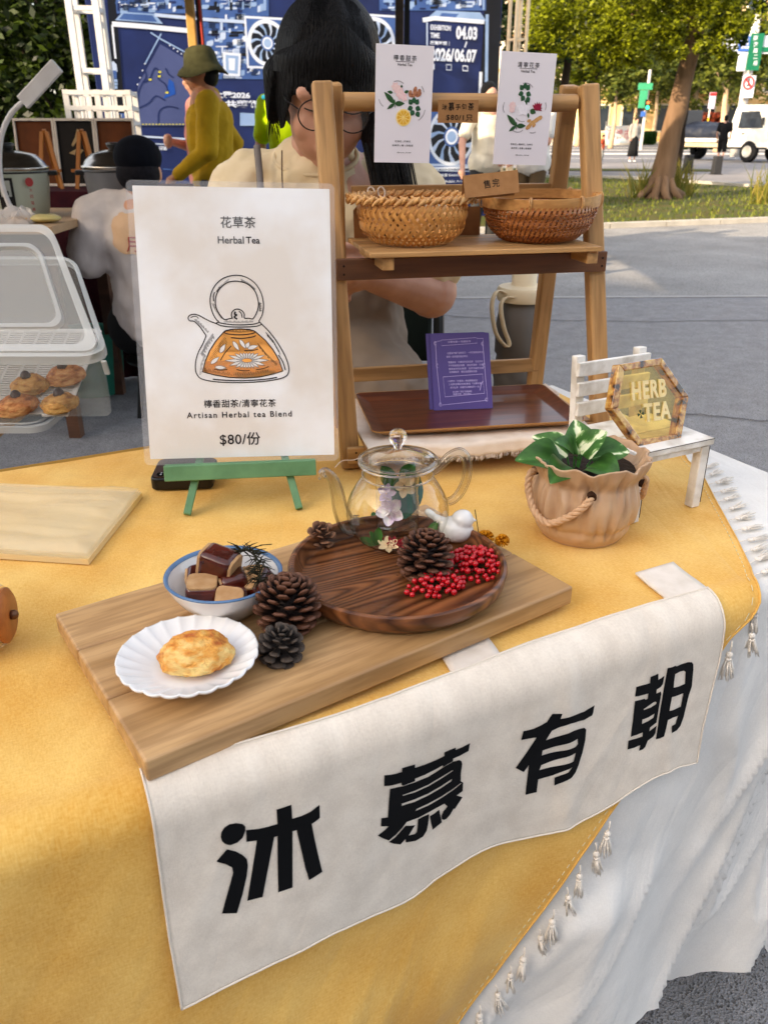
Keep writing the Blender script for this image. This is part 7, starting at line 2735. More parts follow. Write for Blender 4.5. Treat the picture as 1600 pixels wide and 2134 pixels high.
blob('trousers', [('c', (-1.1, 3.68, .40), (-.9, 3.68, .40), .14, .14), ('c', (-1.12, 3.7, .42), (-1.16, 4.05, .44), .09, .075), ('c', (-.88, 3.7, .42), (-.86, 4.05, .44), .09, .075), ('c', (-1.16, 4.05, .42), (-1.16, 4.0, .1), .07, .05), ('c', (-.86, 4.05, .42), (-.86, 4.0, .1), .07, .05)], .018, mat('black trousers', '151517', '0e0e10', rough=.8), mn)
q = MB()
cq = Vector((-1.035, 3.452, .84))
nn_ = []
q.grid(20, 20, lambda a, b: (cq.x + (a - .5) * .19 * math.cos((b - .5) * 3.0) ** .5, 3.42, cq.z + (b - .5) * .20))
def wrap_on(o_, off_):
    m_ = o_.modifiers.new('wrap', 'SHRINKWRAP')
    m_.target = man_shirt
    m_.offset = off_
wrap_on(q.build('printed_patch', mat('orange print patch', 'dcb792', 'd2ab84', vs=9), mn, smooth=True), .004)
q = MB()
text2(q, '月月', 0, 0, .10, .06, .01, 1, 0, Tr(-.99, 3.432, .78) @ Rx(pi / 2))
wrap_on(q.build('printed_text', m_redp, mn), .007)
stl = thing('stool', 'low black stool under the seated man with the cap', 'stool', (-1.0, 3.68, 0))
MB().lathe([(.001, .25), (.17, .25), (.175, .262), (.001, .27)], 24).build('seat', m_blk, stl)
for a in (.8, 2.4, 3.9, 5.5):
    MB().tube([(.16 * math.cos(a), .16 * math.sin(a), 0), (.12 * math.cos(a), .12 * math.sin(a), .25)], .014, 8).build('leg', m_blk, stl)
# --- woman in the bucket hat
hw, hd, V_ = person('woman in an olive bucket hat and mustard blouse walking to the left', (-1.04, 5.35, 0), R(-78), .97, shirt='b8941a', pants='4a4a46', skin=mat('warm tan skin', 'b98260', 'a97252', vs=14, rough=.55, sss=.05), sleeve='long', arms=[((-.18, 0, 1.38), (-.26, .16, 1.16), (-.22, .02, .94)), ((.18, 0, 1.38), (.23, -.02, 1.12), (.18, -.22, .98))], vox=.010, hands=True, long_hair=False)
q = MB().lathe([(.001, .128), (.045, .125), (.075, .112), (.092, .085), (.100, .045), (.105, .030), (.135, -.002), (.150, -.022), (.148, -.024), (.128, -.004), (.098, .026)], 44, Tr(hd) @ Rx(R(6)) @ Tr(0, .01, -.0), wob=lambda a, r, z, i: (r * (1 + .03 * math.sin(a * 2 + 1)), z + (.012 * math.sin(a * 3) if r > .12 else 0)))
q.build('bucket_hat', mat('olive cotton', '4c4c32', '40402a', vs=30, rough=.9, bump=.3, bs=200), hw, smooth=True)
q = MB()
for sg in (-1, 1):
    q.tube([Vector(hd) + Vector((sg * .033 + .021 * math.cos(a), -.098, .0 + .019 * math.sin(a))) for a in [2 * pi * i / 20 for i in range(20)]], .0016, 6, closed=True)
q.build('spectacles', m_gf, hw)
# --- person in pink behind her
person('person in a pink top behind the woman with the bucket hat', (-1.20, 6.05, 0), R(-60), .97, shirt='d88f84', pants='c4c4c8', sleeve='short', arms=[((-.18, 0, 1.38), (-.22, -.02, 1.12), (-.06, -.22, 1.16)), ((.18, 0, 1.38), (.22, .02, 1.10), (.2, -.1, .92))], vox=.014, hair=m_hairb)
# --- boy in neon
nbp, hd2, _ = person('person in a neon yellow tee seen from behind near the blue panel', (-.665, 6.25, 0), R(150), .985, shirt='b4d800', pants='2a3242', sleeve='short', vox=.014)
q = MB()
q.box((.12, .07, 1.40), (.05, .06, .03))
q.build('blue_shoulder_patch', mat('blue patch', '1c8fb4'), nbp, bevel=.02)
# --- two people in white
wa, _, _ = person('person in a loose white tee with a shoulder strap, right of the white cards', (1.47, 8.75, 0), R(-55), .98, shirt='e9e4da', pants='5c4a34', arms=[((-.18, 0, 1.38), (-.25, -.05, 1.12), (-.12, -.26, .98)), ((.18, 0, 1.38), (.24, -.06, 1.12), (.06, -.28, .96))], vox=.014, hands=True, belly=1.15)
MB().tube([(-.14, -.10, 1.42), (-.04, -.165, 1.2), (.10, -.16, 1.0)], .012, 8).build('bag_strap', m_blk, wa)
wb2, _, _ = person('person in a cream tee with one arm reaching left, behind the right white card', (1.02, 8.95, 0), R(20), .97, shirt='ece2c8', pants='3a3a3a', arms=[((-.18, 0, 1.38), (-.30, -.06, 1.12), (-.36, -.22, .88)), ((.18, 0, 1.38), (.22, -.04, 1.12), (.10, -.2, .98))], vox=.014, hands=True, belly=1.1)
# --- far pedestrians
p_ = onz(1310, 337, 0)
person('distant woman in a grey top and long black skirt walking on the path', (p_.x, p_.y - .4, 0), R(10), .98, shirt='9a9690', pants='141416', skirt=True, sleeve='long', vox=.03, long_hair=True, shoe='d8d8d8')
p_ = onz(1497, 347, 0)
person('distant man in black tee and shorts walking past the white truck', (p_.x, p_.y, 0), R(150), 1.0, shirt='161618', pants='161618', shorts=True, vox=.03, stride=.14, shoe='e0e0e0')
p_ = onz(1251, 343, 0)
person('distant child in an orange red top at the edge of the rack', (p_.x, p_.y, 0), R(60), .62, shirt='b84a2c', pants='8a8a86', vox=.03)
# ================================================================== exhibition backdrop
BA = math.radians(25)
BO_ = Vector((-3.33, 10.68, 0))
BU = Vector((math.cos(BA), math.sin(BA), 0))
BN = Vector((math.sin(BA), -math.cos(BA), 0))
Mb = frame(BO_, BU, (0, 0, 1))
BWD, BHT = 5.45, 3.9
inv_b = Mb.inverted()
def bd(u, v):
    p = inv_b @ onplane(u, v, BO_, BN)
    return (p.x, p.y)
bk = thing('exhibition_backdrop', 'tall dark blue exhibition backdrop with machine graphics, a map and dates', 'backdrop', mw=Mb)
def bm_(name, col, col2=None, rough=.45, **k): return mat('print ' + name, col, col2, vs=2.5, rough=rough, **k)
m_navy, m_dk2 = bm_('navy', '1d2c62', '16214e'), bm_('ink black', '0b0e1a', '080a12')
m_lb, m_pb, m_wh, m_mb, m_gr = bm_('light blue', '9fb8dc', '7f9cc8'), bm_('pale blue', 'c9d6ec', 'b0c2e0'), bm_('near white', 'e6ebf5', 'd6deee'), bm_('mid blue', '4a6aa8', '36528c'), bm_('slate', '4c5684', '434d7a')
MB().box((BWD / 2, BHT / 2, -.03), (BWD, BHT, .05)).build('panel', m_navy, bk)
PR = {}
def pm(m): return PR.setdefault(m.name, (MB(), m))[0]
ZL = [0.0]
def P4(m, pts, z=None, px=True):
    ZL[0] += .000004
    zz = (z if z is not None else .002) + ZL[0]
    flat(pm(m), [bd(*p) for p in pts] if px else pts, zz)
def LN(m, pts, wd, z=.006, closed=False, px=True):
    ZL[0] += .000004
    stroke2(pm(m), [bd(*p) for p in pts] if px else pts, wd, z + ZL[0], closed)
# black margins and machinery fields
P4(m_dk2, [(222, -40), (238, -40), (262, 250), (240, 250)])
P4(m_dk2, [(1012, -40), (1045, -40), (1030, 440), (985, 440)])
rnd = random.Random(21)
def machine(x0, y0, x1, y1, n, dens=1):
    """a field of interlocking plates, slots and pins"""
    P4(m_mb, [(x0, y0), (x1, y0), (x1, y1), (x0, y1)], .0012)
    for i in range(n):
        m_ = rnd.choice((m_lb, m_pb, m_wh, m_lb, m_navy, m_dk2, m_mb, m_pb))
        w_, h_ = rnd.choice(((rnd.uniform(4, 30), rnd.uniform(2, 6)), (rnd.uniform(2, 6), rnd.uniform(4, 26)), (rnd.uniform(6, 18), rnd.uniform(6, 16))))
        cx, cy = rnd.uniform(x0, x1 - w_), rnd.uniform(y0, y1 - h_)
        c_ = min(3, h_ * .3, w_ * .3)
        P4(m_, [(cx + c_, cy), (cx + w_, cy), (cx + w_, cy + h_ - c_), (cx + w_ - c_, cy + h_), (cx, cy + h_), (cx, cy + c_)], .002 + .002 * i / n)
    for i in range(n // 6):
        x, y = rnd.uniform(x0, x1 - 16), rnd.uniform(y0, y1 - 14)
        for j in range(4):
            LN(m_dk2, [(x, y + j * 3.2), (x + 14, y + j * 3.2)], .008, .0045)
machine(238, -40, 560, 28, 150)
machine(415, 28, 560, 165, 120)
machine(790, -40, 1012, 22, 90)
machine(238, 236, 262, 330, 12)
# big plates
P4(m_lb, [(240, 42), (256, 25), (322, 29), (340, 50), (312, 47)], .005)
P4(m_mb, [(248, 40), (258, 28), (318, 32), (328, 46)], .0055)
LN(m_wh, [(234, 50), (300, 55), (392, 64)], .05)
LN(m_wh, [(234, 52), (241, 122)], .022)
LN(m_pb, [(322, 31), (420, 40), (512, 46)], .035)
P4(m_lb, [(884, 42), (908, 22), (1000, 26), (1012, 44)], .005)
P4(m_mb, [(912, 38), (920, 27), (955, 29), (945, 41)], .0055)
LN(m_wh, [(880, 42), (905, 38), (1008, 46)], .05)
LN(m_lb, [(1014, 30), (1012, 200)], .05)
for y in (200, 208, 216, 224):
    LN(m_pb, [(1004, y), (1018, y + .5)], .03)
LN(m_pb, [(889, 46), (889, 230)], .02)
LN(m_wh, [(1001, 150), (998, 215)], .05)
# left column ornament
P4(m_pb, [(226, 150), (228, 134), (236, 127), (243, 134), (245, 150)], .005)
P4(m_mb, [(227, 164), (227, 147), (243, 147), (244, 164)], .0055)
for y in (168, 175, 182):
    LN(m_lb, [(226, y), (245, y)], .028)
# map field
P4(m_gr, [(334, 92), (385, 122), (398, 160), (398, 262), (288, 262), (284, 205), (292, 170)], .0045)
P4(m_gr, [(288, 172), (300, 172), (300, 262), (284, 262)], .005)
LN(m_lb, [(314, 68), (336, 82), (392, 112)], .015)
LN(m_lb, [(336, 70), (302, 134)], .015)
for x, y in ((354, 95), (362, 101), (370, 107), (378, 112), (302, 133), (297, 147), (292, 162), (287, 176)):
    P4(m_wh, [(x + a_, y + b_) for a_, b_ in ell(0, 0, 1.6, 1.6, 8)], .008)
P4(bm_('lake blue', '1f56b4', '1a4aa0'), [(352, 164), (362, 172), (366, 196), (350, 202), (340, 206), (348, 192)], .007)
for L_ in ([(300, 172), (312, 165), (318, 150), (324, 142), (332, 150), (330, 164), (345, 176), (352, 196)], [(345, 142), (352, 155), (362, 162)], [(290, 225), (310, 215), (325, 200), (345, 210)], [(330, 262), (332, 232), (350, 222), (372, 226)], [(300, 140), (305, 160), (296, 175), (288, 200), (290, 250)]):
    LN(m_navy, spline([(a_, b_, 0) for a_, b_ in L_], 4) and [(p.x, p.y) for p in spline([(a_, b_, 0) for a_, b_ in L_], 4)], .016, .0075)
m_yl = bm_('yellow mark', 'd8cf4a', 'cfc640')
for x, y in ((333, 150), (332, 159), (313, 166), (348, 193)):
    P4(m_yl, [(x - 3, y - 2), (x + 3, y - 2), (x + 3, y + 2), (x - 3, y + 2)], .009)
for i in range(16):
    P4(m_yl, [(296 + i * 7, 258), (300 + i * 7, 258), (300 + i * 7, 260), (296 + i * 7, 260)], .009)
LN(m_pb, [(290, 284), (395, 290)], .02)
LN(m_pb, [(290, 298), (392, 303)], .012)
LN(m_mb, [(340, 352), (361, 354), (362, 385)], .012)
# chip
P4(m_wh, [(464, 108), (502, 112), (500, 160), (466, 157)], .006)
P4(m_lb, [(470, 114), (497, 117), (495, 154), (471, 152)], .0065)
P4(m_wh, [(476, 121), (490, 122), (489, 147), (477, 146)], .007)
for i in range(8):
    LN(m_pb, [(468 + i * 4, 104), (468 + i * 4, 108)], .014)
    LN(m_pb, [(467 + i * 4, 158), (467 + i * 4, 163)], .014)
# fans
def fan(cx, cy, r_, box=True):
    c = bd(cx, cy)
    e_ = bd(cx + r_, cy)
    R_ = abs(e_[0] - c[0])
    if box:
        s2 = R_ * 1.12
        P4(m_mb, [(c[0] - s2, c[1] - s2), (c[0] + s2, c[1] - s2), (c[0] + s2, c[1] + s2), (c[0] - s2, c[1] + s2)], .006, False)
        LN(m_wh, [(c[0] - s2, c[1] - s2), (c[0] + s2, c[1] - s2), (c[0] + s2, c[1] + s2), (c[0] - s2, c[1] + s2)], .035, .0065, True, False)
    P4(m_dk2, ell(c[0], c[1], R_, R_, 40), .007, False)
    for i in range(11):
        a = 2 * pi * i / 11
        pts = [(c[0] + R_ * r2 * math.cos(a + t_), c[1] + R_ * r2 * math.sin(a + t_)) for r2, t_ in ((.35, 0), (.6, .10), (.93, .36), (.93, .14), (.6, -.06), (.35, -.12))]
        P4(m_lb if i % 2 else m_pb, pts, .0075, False)
    LN(m_wh, ell(c[0], c[1], R_ * .98, R_ * .98, 48), .045, .008, True, False)
    P4(m_mb, ell(c[0], c[1], R_ * .36, R_ * .36, 30), .009, False)
    P4(m_wh, ell(c[0], c[1], R_ * .28, R_ * .28, 30), .0095, False)
    P4(m_lb, ell(c[0], c[1], R_ * .20, R_ * .20, 30), .010, False)
fan(557, 90, 38)
fan(780, 90, 40)
fan(940, 285, 46)
LN(m_pb, [(870, 343), (986, 345)], .03)
LN(m_pb, [(884, 355), (984, 357)], .012)
LN(m_pb, [(984, 357), (983, 380)], .012)
P4(m_lb, [(500, 235), (560, 238), (560, 262), (500, 262)], .004)
# lettering
def bt_(txt, u, v, wpx, hpx, m=m_wh, bold=.02, sp_=1):
    c, e0, e1 = bd(u, v), bd(u - wpx / 2, v), bd(u + wpx / 2, v)
    t0, t1 = bd(u, v - hpx / 2), bd(u, v + hpx / 2)
    ZL[0] += .000004
    text2(pm(m), txt, c[0], c[1], e1[0] - e0[0], t0[1] - t1[1], bold, sp_, .011 + ZL[0])
bt_('EXHIBITION', 917, 58, 42, 11, bold=.03)
bt_('TIME', 905, 74, 19, 11, bold=.03)
bt_('展覽時間｜', 915, 90, 40, 9, bold=.02)
bt_('04.03', 971, 69, 44, 28, bold=.045)
bt_('/', 969, 93, 6, 12, bold=.05)
bt_('2026/', 920, 114, 50, 28, bold=.045)
bt_('06.07', 969, 116, 46, 28, bold=.045)
bt_('f', 899, 139, 4, 7, m=m_navy, bold=.02)
P4(m_wh, [(894, 133), (904, 133), (904, 145), (894, 145)], .0105)
LN(m_wh, [(929, 135), (939, 135), (939, 146), (929, 146)], .014, .0105, True)
LN(m_wh, [(963, 137), (973, 138), (973, 148), (963, 147)], .014, .0105, True)
# small blank pale squares where the codes were
LN(m_wh, [(895, 198), (985, 203)], .05, .0105)
bt_('大電2026', 483, 198, 76, 15, bold=.04)
bt_('公共藝術節', 505, 218, 120, 18, bold=.04)
for v_, tx in ((341 + 12, '展覽地點 Exhibition Place'), (365, '公共藝術裝置 Exhibition'), (378, '作品名稱 Public Art'), (390, '新媒體裝置 Immersive'), (408, '聯合展出 Art Festival')):
    bt_(tx, 925, v_, 74, 6, bold=.01)
for v_ in (343, 380):
    P4(m_yl, [(880 + a_, v_ + b_) for a_, b_ in ell(0, 0, 4, 5, 14)], .0105)
bt_('園區', 340, 309, 16, 8, bold=.02)
for k_, (mb, m_) in PR.items():
    mb.build('printed_graphics', m_, bk)
for x in (.4, 2.7, 5.0):
    MB().beam((x, .0, -.9), (x, 2.6, -.07), .05, .05).build('brace', m_blk, bk)
    MB().box((x, .02, -.5), (.06, .04, .9)).build('foot', m_blk, bk)
# ---------- white truss towers beside the panel
m_tr = mat('white truss paint', 'd2d0cc', 'c4c2be', rough=.45)
m_tr2 = mat('bright aluminium', 'c9b8a0', 'b8a890', rough=.3, metal=.6)
def truss(label, x, y, w_, h, m, yaw=BA, r=.022):
    o = thing('truss_tower', label, 'truss', (x, y, 0), (0, 0, yaw))
    for dx in (-w_ / 2, w_ / 2):
        for dy in (-w_ / 2, w_ / 2):
            MB().box((dx, dy, h / 2), (r * 2, r * 2, h)).build('upright', m, o)
    n = int(h / .55)
    for i in range(n + 1):
        z = .1 + i * .55
        for a, b_ in (((-w_ / 2, -w_ / 2), (w_ / 2, -w_ / 2)), ((-w_ / 2, w_ / 2), (w_ / 2, w_ / 2)), ((-w_ / 2, -w_ / 2), (-w_ / 2, w_ / 2)), ((w_ / 2, -w_ / 2), (w_ / 2, w_ / 2))):
            MB().beam((a[0], a[1], z), (b_[0], b_[1], z), r * 1.3, r * 1.3).build('rung', m, o)
    MB().box((0, 0, .01), (w_ + .2, w_ + .2, .02)).build('base_plate', m, o)
truss('square white truss tower left of the blue backdrop', -3.02, 9.65, .26, 3.9, m_tr, .1, .032)
truss('slim metal truss tower right of the blue backdrop', 1.80, 12.7, .17, 3.9, m_tr2, BA, .018)
# lattice barrier
lt = thing('lattice_frame', 'white slatted metal frame standing left of the backdrop map', 'barrier', (-2.45, 7.9, 0), (0, 0, .15))
for x in (-.28, -.02, .24):
    for y in (0, .45):
        MB().box((x, y, .755), (.045, .045, 1.51)).build('post', m_tr, lt)
for z in (1.25, 1.37, 1.49):
    for y in (0, .45):
        MB().box((-.02, y - .001, z), (.56, .05, .035)).build('slat', m_tr, lt)
    for x in (-.28, -.02, .24):
        MB().box((x, .225, z), (.040, .41, .03)).build('slat', m_tr, lt)
for i in range(7):
    MB().box((-.22 + .07 * i, -.004, 1.37), (.018, .02, .20)).build('slat', m_tr, lt)
# stall tent: two posts seen, header beam and added shading roof above the frame
tn = thing('market_tent', 'market tent with an added unseen roof and a post coloured as sunlit', 'tent')
m_post = mat('sun coloured post', 'c9a25c', 'b89048', rough=.4)  # yellow of the sunlight is put into the post colour
m_post2 = mat('dark bronze post', '4a3a28', '33281c', rough=.4)
pa, pb_ = ony(400, 60, 6.2), ony(832, 60, 6.2)
for p_, m_ in ((pa, m_post), (pb_, m_post2)):
    MB().box((p_.x, 6.2, 1.36), (.055, .055, 2.72)).build('post', m_, tn, bevel=.006)
    MB().box((p_.x + .050, 6.235, 1.36), (.035, .035, 2.72)).build('inner_post', m_blk, tn)
    MB().box((p_.x, 6.2, .01), (.16, .16, .02)).build('foot_plate', m_blk, tn)
MB().tube([(pa.x + .06, 6.17, 2.5), (pa.x + .075, 6.16, 1.62)], .010, 6).build('cord', mat('red cord', 'a83226'), tn)
MB().box((-1.2, 6.2, 2.70), (3.5, .05, .05)).build('header', m_blk, tn)
q = MB()
q.grid(24, 24, lambda a, b: (-2.95 + 3.5 * a, 1.75 + 4.6 * b, 2.74 + .55 * min(a, 1 - a, b, 1 - b) * 2 - .02 * abs(math.sin(a * 9))))
o = q.build('added_canopy', mat('tent canvas', '6a6258', '5c554c', vs=3, rough=.9), tn, smooth=True)  # unseen roof added to deepen the shade behind the stall
o.modifiers.new('solid', 'SOLIDIFY').thickness = .004
for x, y in ((-2.9, 1.8), (-2.9, 6.2)):  # added posts under that unseen roof
    MB().box((x, y, 1.38), (.055, .055, 2.76)).build('post', m_post2, tn)
for y in (1.78, 6.3):
    MB().box((-1.2, y, 2.74), (3.5, .04, .04)).build('eaves_bar', m_blk, tn)
MB().box((.5, 4.0, 2.74), (.04, 4.5, .04)).build('eaves_bar', m_blk, tn)

# ================================================================== added unseen blocks behind the customer, shading the stall and its fronts
ob = thing('shading_block', 'added unseen tall block behind the customer that shades the stalls', 'building', (-21.3 - 3.1, -11 - 2.5, 0), (0, 0, math.atan2(.78, -.62)))
MB().box((0, 0, 6), (44, 8, 12)).build('wall', mat('concrete render', 'a8a29a', '98928a', vs=.4, rough=.9), ob)
m_win = mat('dark window glass', '2a3440', '202832', rough=.1)
me = MB().box((0, 0, 0), (1.8, .1, 1.5)).mesh('window', m_win)
for fl in range(3):
    for i in range(16):
        rep('window', me, ob, Tr(-20 + i * 2.6, 4.02, 2.2 + fl * 3.4))
        rep('window', me, ob, Tr(-20 + i * 2.6, -4.02, 2.2 + fl * 3.4))

ob2 = thing('shading_block', 'added unseen long block right behind the customer that cuts off skylight', 'building', (16, -23, 0), (0, 0, R(6)))  # added out of view to darken the fronts facing the customer
MB().box((0, 0, 6.5), (56, 8, 13)).build('wall', MC['concrete render'], ob2)
for fl in range(3):
    for i in range(20):
        rep('window', me, ob2, Tr(-25 + i * 2.6, 4.02, 2.4 + fl * 3.6))
# ================================================================== trees
m_bark = mat('sunlit bark', '8c7058', '66503c', vs=5, rough=.9, bump=.9, bs=14, stretch=(1, 1, .25))  # lighter bark copy, sunlight put into its colour
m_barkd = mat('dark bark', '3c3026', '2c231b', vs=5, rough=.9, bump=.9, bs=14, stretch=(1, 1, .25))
m_lf1 = leaf_mat('sunlit leaves', 'a8b01c', '12220a', .5)  # sun highlights and dark gaps are put into the leaf colours
m_lf2 = leaf_mat('shaded leaves', '2c4410', '16280c', .35)  # darker leaf copy, shade put into its colours
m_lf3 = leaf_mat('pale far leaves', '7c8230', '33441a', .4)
def tree(label, base_, trunk, r0, clumps, leaf_n, size, mb_, ml, seed, roots=False, group=None):
    rnd = random.Random(seed)
    o = thing('tree', label, 'tree', base_, group=group)
    P = spline(trunk, 6)
    n = len(P)
    q = MB()
    rs = [r0 * (1 - .55 * i / n) * (1 + (.55 if roots else .25) * math.exp(-i / 1.6)) for i in range(n)]
    q.tube(P, rs, 14)
    top = P[-1]
    for c_, rr2 in clumps:
        st = P[min(n - 1, int(n * rnd.uniform(.62, .97)))]
        if rr2 < .65:
            continue
        q.tube(spline([tuple(st), tuple((st + Vector(c_)) / 2 + Vector((0, 0, .15))), c_], 4), [r0 * .17 * (1 - i / 11) + .010 for i in range(9)], 6)
    if roots:
        for i in range(9):
            a = 2 * pi * i / 9 + rnd.uniform(-.2, .2)
            L = rnd.uniform(.18, .42)
            q.tube([(r0 * .7 * math.cos(a), r0 * .7 * math.sin(a), .38), ((r0 + .03) * math.cos(a), (r0 + .05) * math.sin(a), .15), ((r0 + L * .6) * math.cos(a), (r0 + L * .6) * math.sin(a), .04), ((r0 + L) * math.cos(a + .2), (r0 + L) * math.sin(a + .2), -.05)], [.06, .09, .07, .03], 8)
    q.v = [(x + .03 * noise.noise((x * 4, y * 4, z * 3)), y + .03 * noise.noise((x * 4, y * 4, z * 3 + 9)), z) for x, y, z in q.v]
    q.build('trunk', mb_, o, smooth=True)
    vs, fs = [], []
    tot = sum(r_ ** 2 for _, r_ in clumps)
    for c_, r_ in clumps:
        m_ = int(leaf_n * r_ ** 2 / tot)
        subs = []
        for k_ in range(max(5, int(18 * r_))):
            d = Vector((rnd.gauss(0, 1), rnd.gauss(0, 1), rnd.gauss(0, .8)))
            d.normalize()
            subs.append((Vector(c_) + d * r_ * rnd.uniform(.35, 1.0), r_ * rnd.uniform(.18, .42)))
        for k_ in range(m_):
            sc2, sr = rnd.choice(subs)
            d = Vector((rnd.gauss(0, 1), rnd.gauss(0, 1), rnd.gauss(0, .75))).normalized() * sr * rnd.random() ** .4
            p = sc2 + d
            s2 = size * rnd.uniform(.6, 1.25)
            u = Vector((rnd.gauss(0, 1), rnd.gauss(0, 1), rnd.gauss(0, .5))).normalized()
            w2 = u.orthogonal().normalized()
            w2 = (w2 * math.cos(k_) + u.cross(w2) * math.sin(k_)) * .5
            i0 = len(vs)
            vs += [tuple(p - u * s2), tuple(p + w2 * s2), tuple(p + u * s2), tuple(p - w2 * s2)]
            fs.append((i0, i0 + 1, i0 + 2, i0 + 3))
    me = bpy.data.meshes.new('crown')
    me.from_pydata(vs, [], fs)
    me.materials.append(ml)
    c = link('crown', me, o)
    c['kind'] = 'stuff'
    return o
b_ = onz(1372, 412, .03)
tree('big sunlit tree with a pale orange trunk and knobbly roots in the lawn', (b_.x, b_.y, .02), [(0, 0, -.05), (.03, .0, .6), (.10, 0, 1.4), (.20, 0, 2.2), (.30, 0, 3.4), (.30, 0, 4.6)], .225,
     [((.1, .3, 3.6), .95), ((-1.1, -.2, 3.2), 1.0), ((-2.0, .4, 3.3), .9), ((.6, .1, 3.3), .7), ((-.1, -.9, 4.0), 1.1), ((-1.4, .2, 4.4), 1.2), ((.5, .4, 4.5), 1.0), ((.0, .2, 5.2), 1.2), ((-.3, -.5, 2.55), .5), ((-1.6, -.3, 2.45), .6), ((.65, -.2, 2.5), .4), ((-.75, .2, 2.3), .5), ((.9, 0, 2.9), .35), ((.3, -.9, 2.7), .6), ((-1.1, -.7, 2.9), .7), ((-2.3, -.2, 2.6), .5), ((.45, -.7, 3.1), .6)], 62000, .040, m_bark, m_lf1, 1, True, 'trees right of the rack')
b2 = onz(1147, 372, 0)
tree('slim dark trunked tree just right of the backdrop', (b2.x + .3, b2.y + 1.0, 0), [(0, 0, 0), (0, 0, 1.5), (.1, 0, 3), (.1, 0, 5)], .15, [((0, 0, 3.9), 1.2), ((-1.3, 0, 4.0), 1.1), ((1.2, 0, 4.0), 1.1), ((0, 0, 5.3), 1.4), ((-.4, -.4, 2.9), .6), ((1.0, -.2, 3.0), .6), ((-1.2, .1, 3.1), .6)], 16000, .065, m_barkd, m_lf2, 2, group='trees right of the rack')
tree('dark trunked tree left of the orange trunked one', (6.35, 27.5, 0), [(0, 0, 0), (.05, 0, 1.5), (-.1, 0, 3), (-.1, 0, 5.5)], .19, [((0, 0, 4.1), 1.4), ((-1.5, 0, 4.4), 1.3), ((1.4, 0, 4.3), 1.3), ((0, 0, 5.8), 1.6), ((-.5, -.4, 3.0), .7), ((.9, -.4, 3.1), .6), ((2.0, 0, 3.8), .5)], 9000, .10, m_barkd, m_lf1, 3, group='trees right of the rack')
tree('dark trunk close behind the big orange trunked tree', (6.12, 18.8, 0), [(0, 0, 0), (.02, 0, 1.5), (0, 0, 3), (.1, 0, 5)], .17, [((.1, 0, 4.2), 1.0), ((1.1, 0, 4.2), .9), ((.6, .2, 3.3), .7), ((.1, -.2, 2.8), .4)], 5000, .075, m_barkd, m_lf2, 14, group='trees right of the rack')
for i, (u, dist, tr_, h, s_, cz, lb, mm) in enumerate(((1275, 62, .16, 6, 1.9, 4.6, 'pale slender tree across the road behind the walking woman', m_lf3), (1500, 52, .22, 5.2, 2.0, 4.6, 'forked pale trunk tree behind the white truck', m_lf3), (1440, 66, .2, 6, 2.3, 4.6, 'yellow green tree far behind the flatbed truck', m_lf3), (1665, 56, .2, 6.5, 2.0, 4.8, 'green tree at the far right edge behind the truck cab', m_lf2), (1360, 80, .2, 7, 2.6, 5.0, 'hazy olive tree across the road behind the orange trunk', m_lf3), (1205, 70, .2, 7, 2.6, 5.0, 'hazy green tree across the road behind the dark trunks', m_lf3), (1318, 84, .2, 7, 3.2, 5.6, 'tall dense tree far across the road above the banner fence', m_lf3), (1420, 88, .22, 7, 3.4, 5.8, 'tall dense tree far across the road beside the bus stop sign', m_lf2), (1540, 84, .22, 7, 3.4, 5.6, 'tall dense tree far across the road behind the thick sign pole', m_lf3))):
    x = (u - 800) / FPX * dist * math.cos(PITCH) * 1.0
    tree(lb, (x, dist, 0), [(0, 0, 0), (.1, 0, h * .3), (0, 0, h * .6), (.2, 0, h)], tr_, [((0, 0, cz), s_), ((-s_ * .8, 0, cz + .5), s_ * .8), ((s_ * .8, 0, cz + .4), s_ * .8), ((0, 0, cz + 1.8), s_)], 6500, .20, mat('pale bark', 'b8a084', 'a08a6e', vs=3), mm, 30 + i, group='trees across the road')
for i, (x, y, h, s_, lb) in enumerate(((-6.2, 14.5, 5, 1.5, 'dark leafy tree at the far left behind the lamp'), (-4.2, 15.5, 5, 1.4, 'dark leafy tree beside the white truss tower'), (-8.6, 17, 6, 1.9, 'deep green tree at the left edge of the picture'), (-3.0, 19, 6, 1.6, 'dark tree just behind the left end of the backdrop'), (-5.6, 19.5, 6, 2.0, 'rearmost dark green tree behind the truss tower'))):
    cl2 = [((0, 0, h * .5), s_), ((-s_ * .8, -.3, h * .55), s_ * .9), ((s_ * .8, -.2, h * .5), s_ * .9), ((0, -.3, h * .75), s_), ((-s_ * .6, 0, h * .95), s_), ((s_ * .6, 0, h * .9), s_), ((0, -.5, h * .28), s_ * .7), ((s_ * .8, -.4, h * .22), s_ * .6), ((-s_ * .8, -.4, h * .22), s_ * .6)]
    tree(lb, (x, y, 0), [(0, 0, 0), (0, 0, h * .3), (.1, 0, h * .6), (0, 0, h)], .16, cl2, 10000, .085, m_barkd, leaf_mat('deep leaves', '3e4f10', '0e1a08', .3), 50 + i, group='dark trees at the left')  # shade of the dark crowns is put into these leaf colours
hdg = MB()
rnd = random.Random(9)
vs, fs = [], []
for i in range(16000):
    p = Vector((rnd.uniform(-16, 2), 21 + rnd.uniform(-1, 1.2), rnd.uniform(0, 5.0)))
    u = Vector((rnd.gauss(0, 1), rnd.gauss(0, 1), rnd.gauss(0, 1))).normalized() * rnd.uniform(.12, .22)
    w2 = u.orthogonal() * .5
    k_ = len(vs)
    vs += [tuple(p - u), tuple(p + w2), tuple(p + u), tuple(p - w2)]
    fs.append((k_, k_ + 1, k_ + 2, k_ + 3))
hdg.add(vs, fs)
o = hdg.build('woodland', leaf_mat('wood leaves', '1e2c0a', '0a1206', .15))
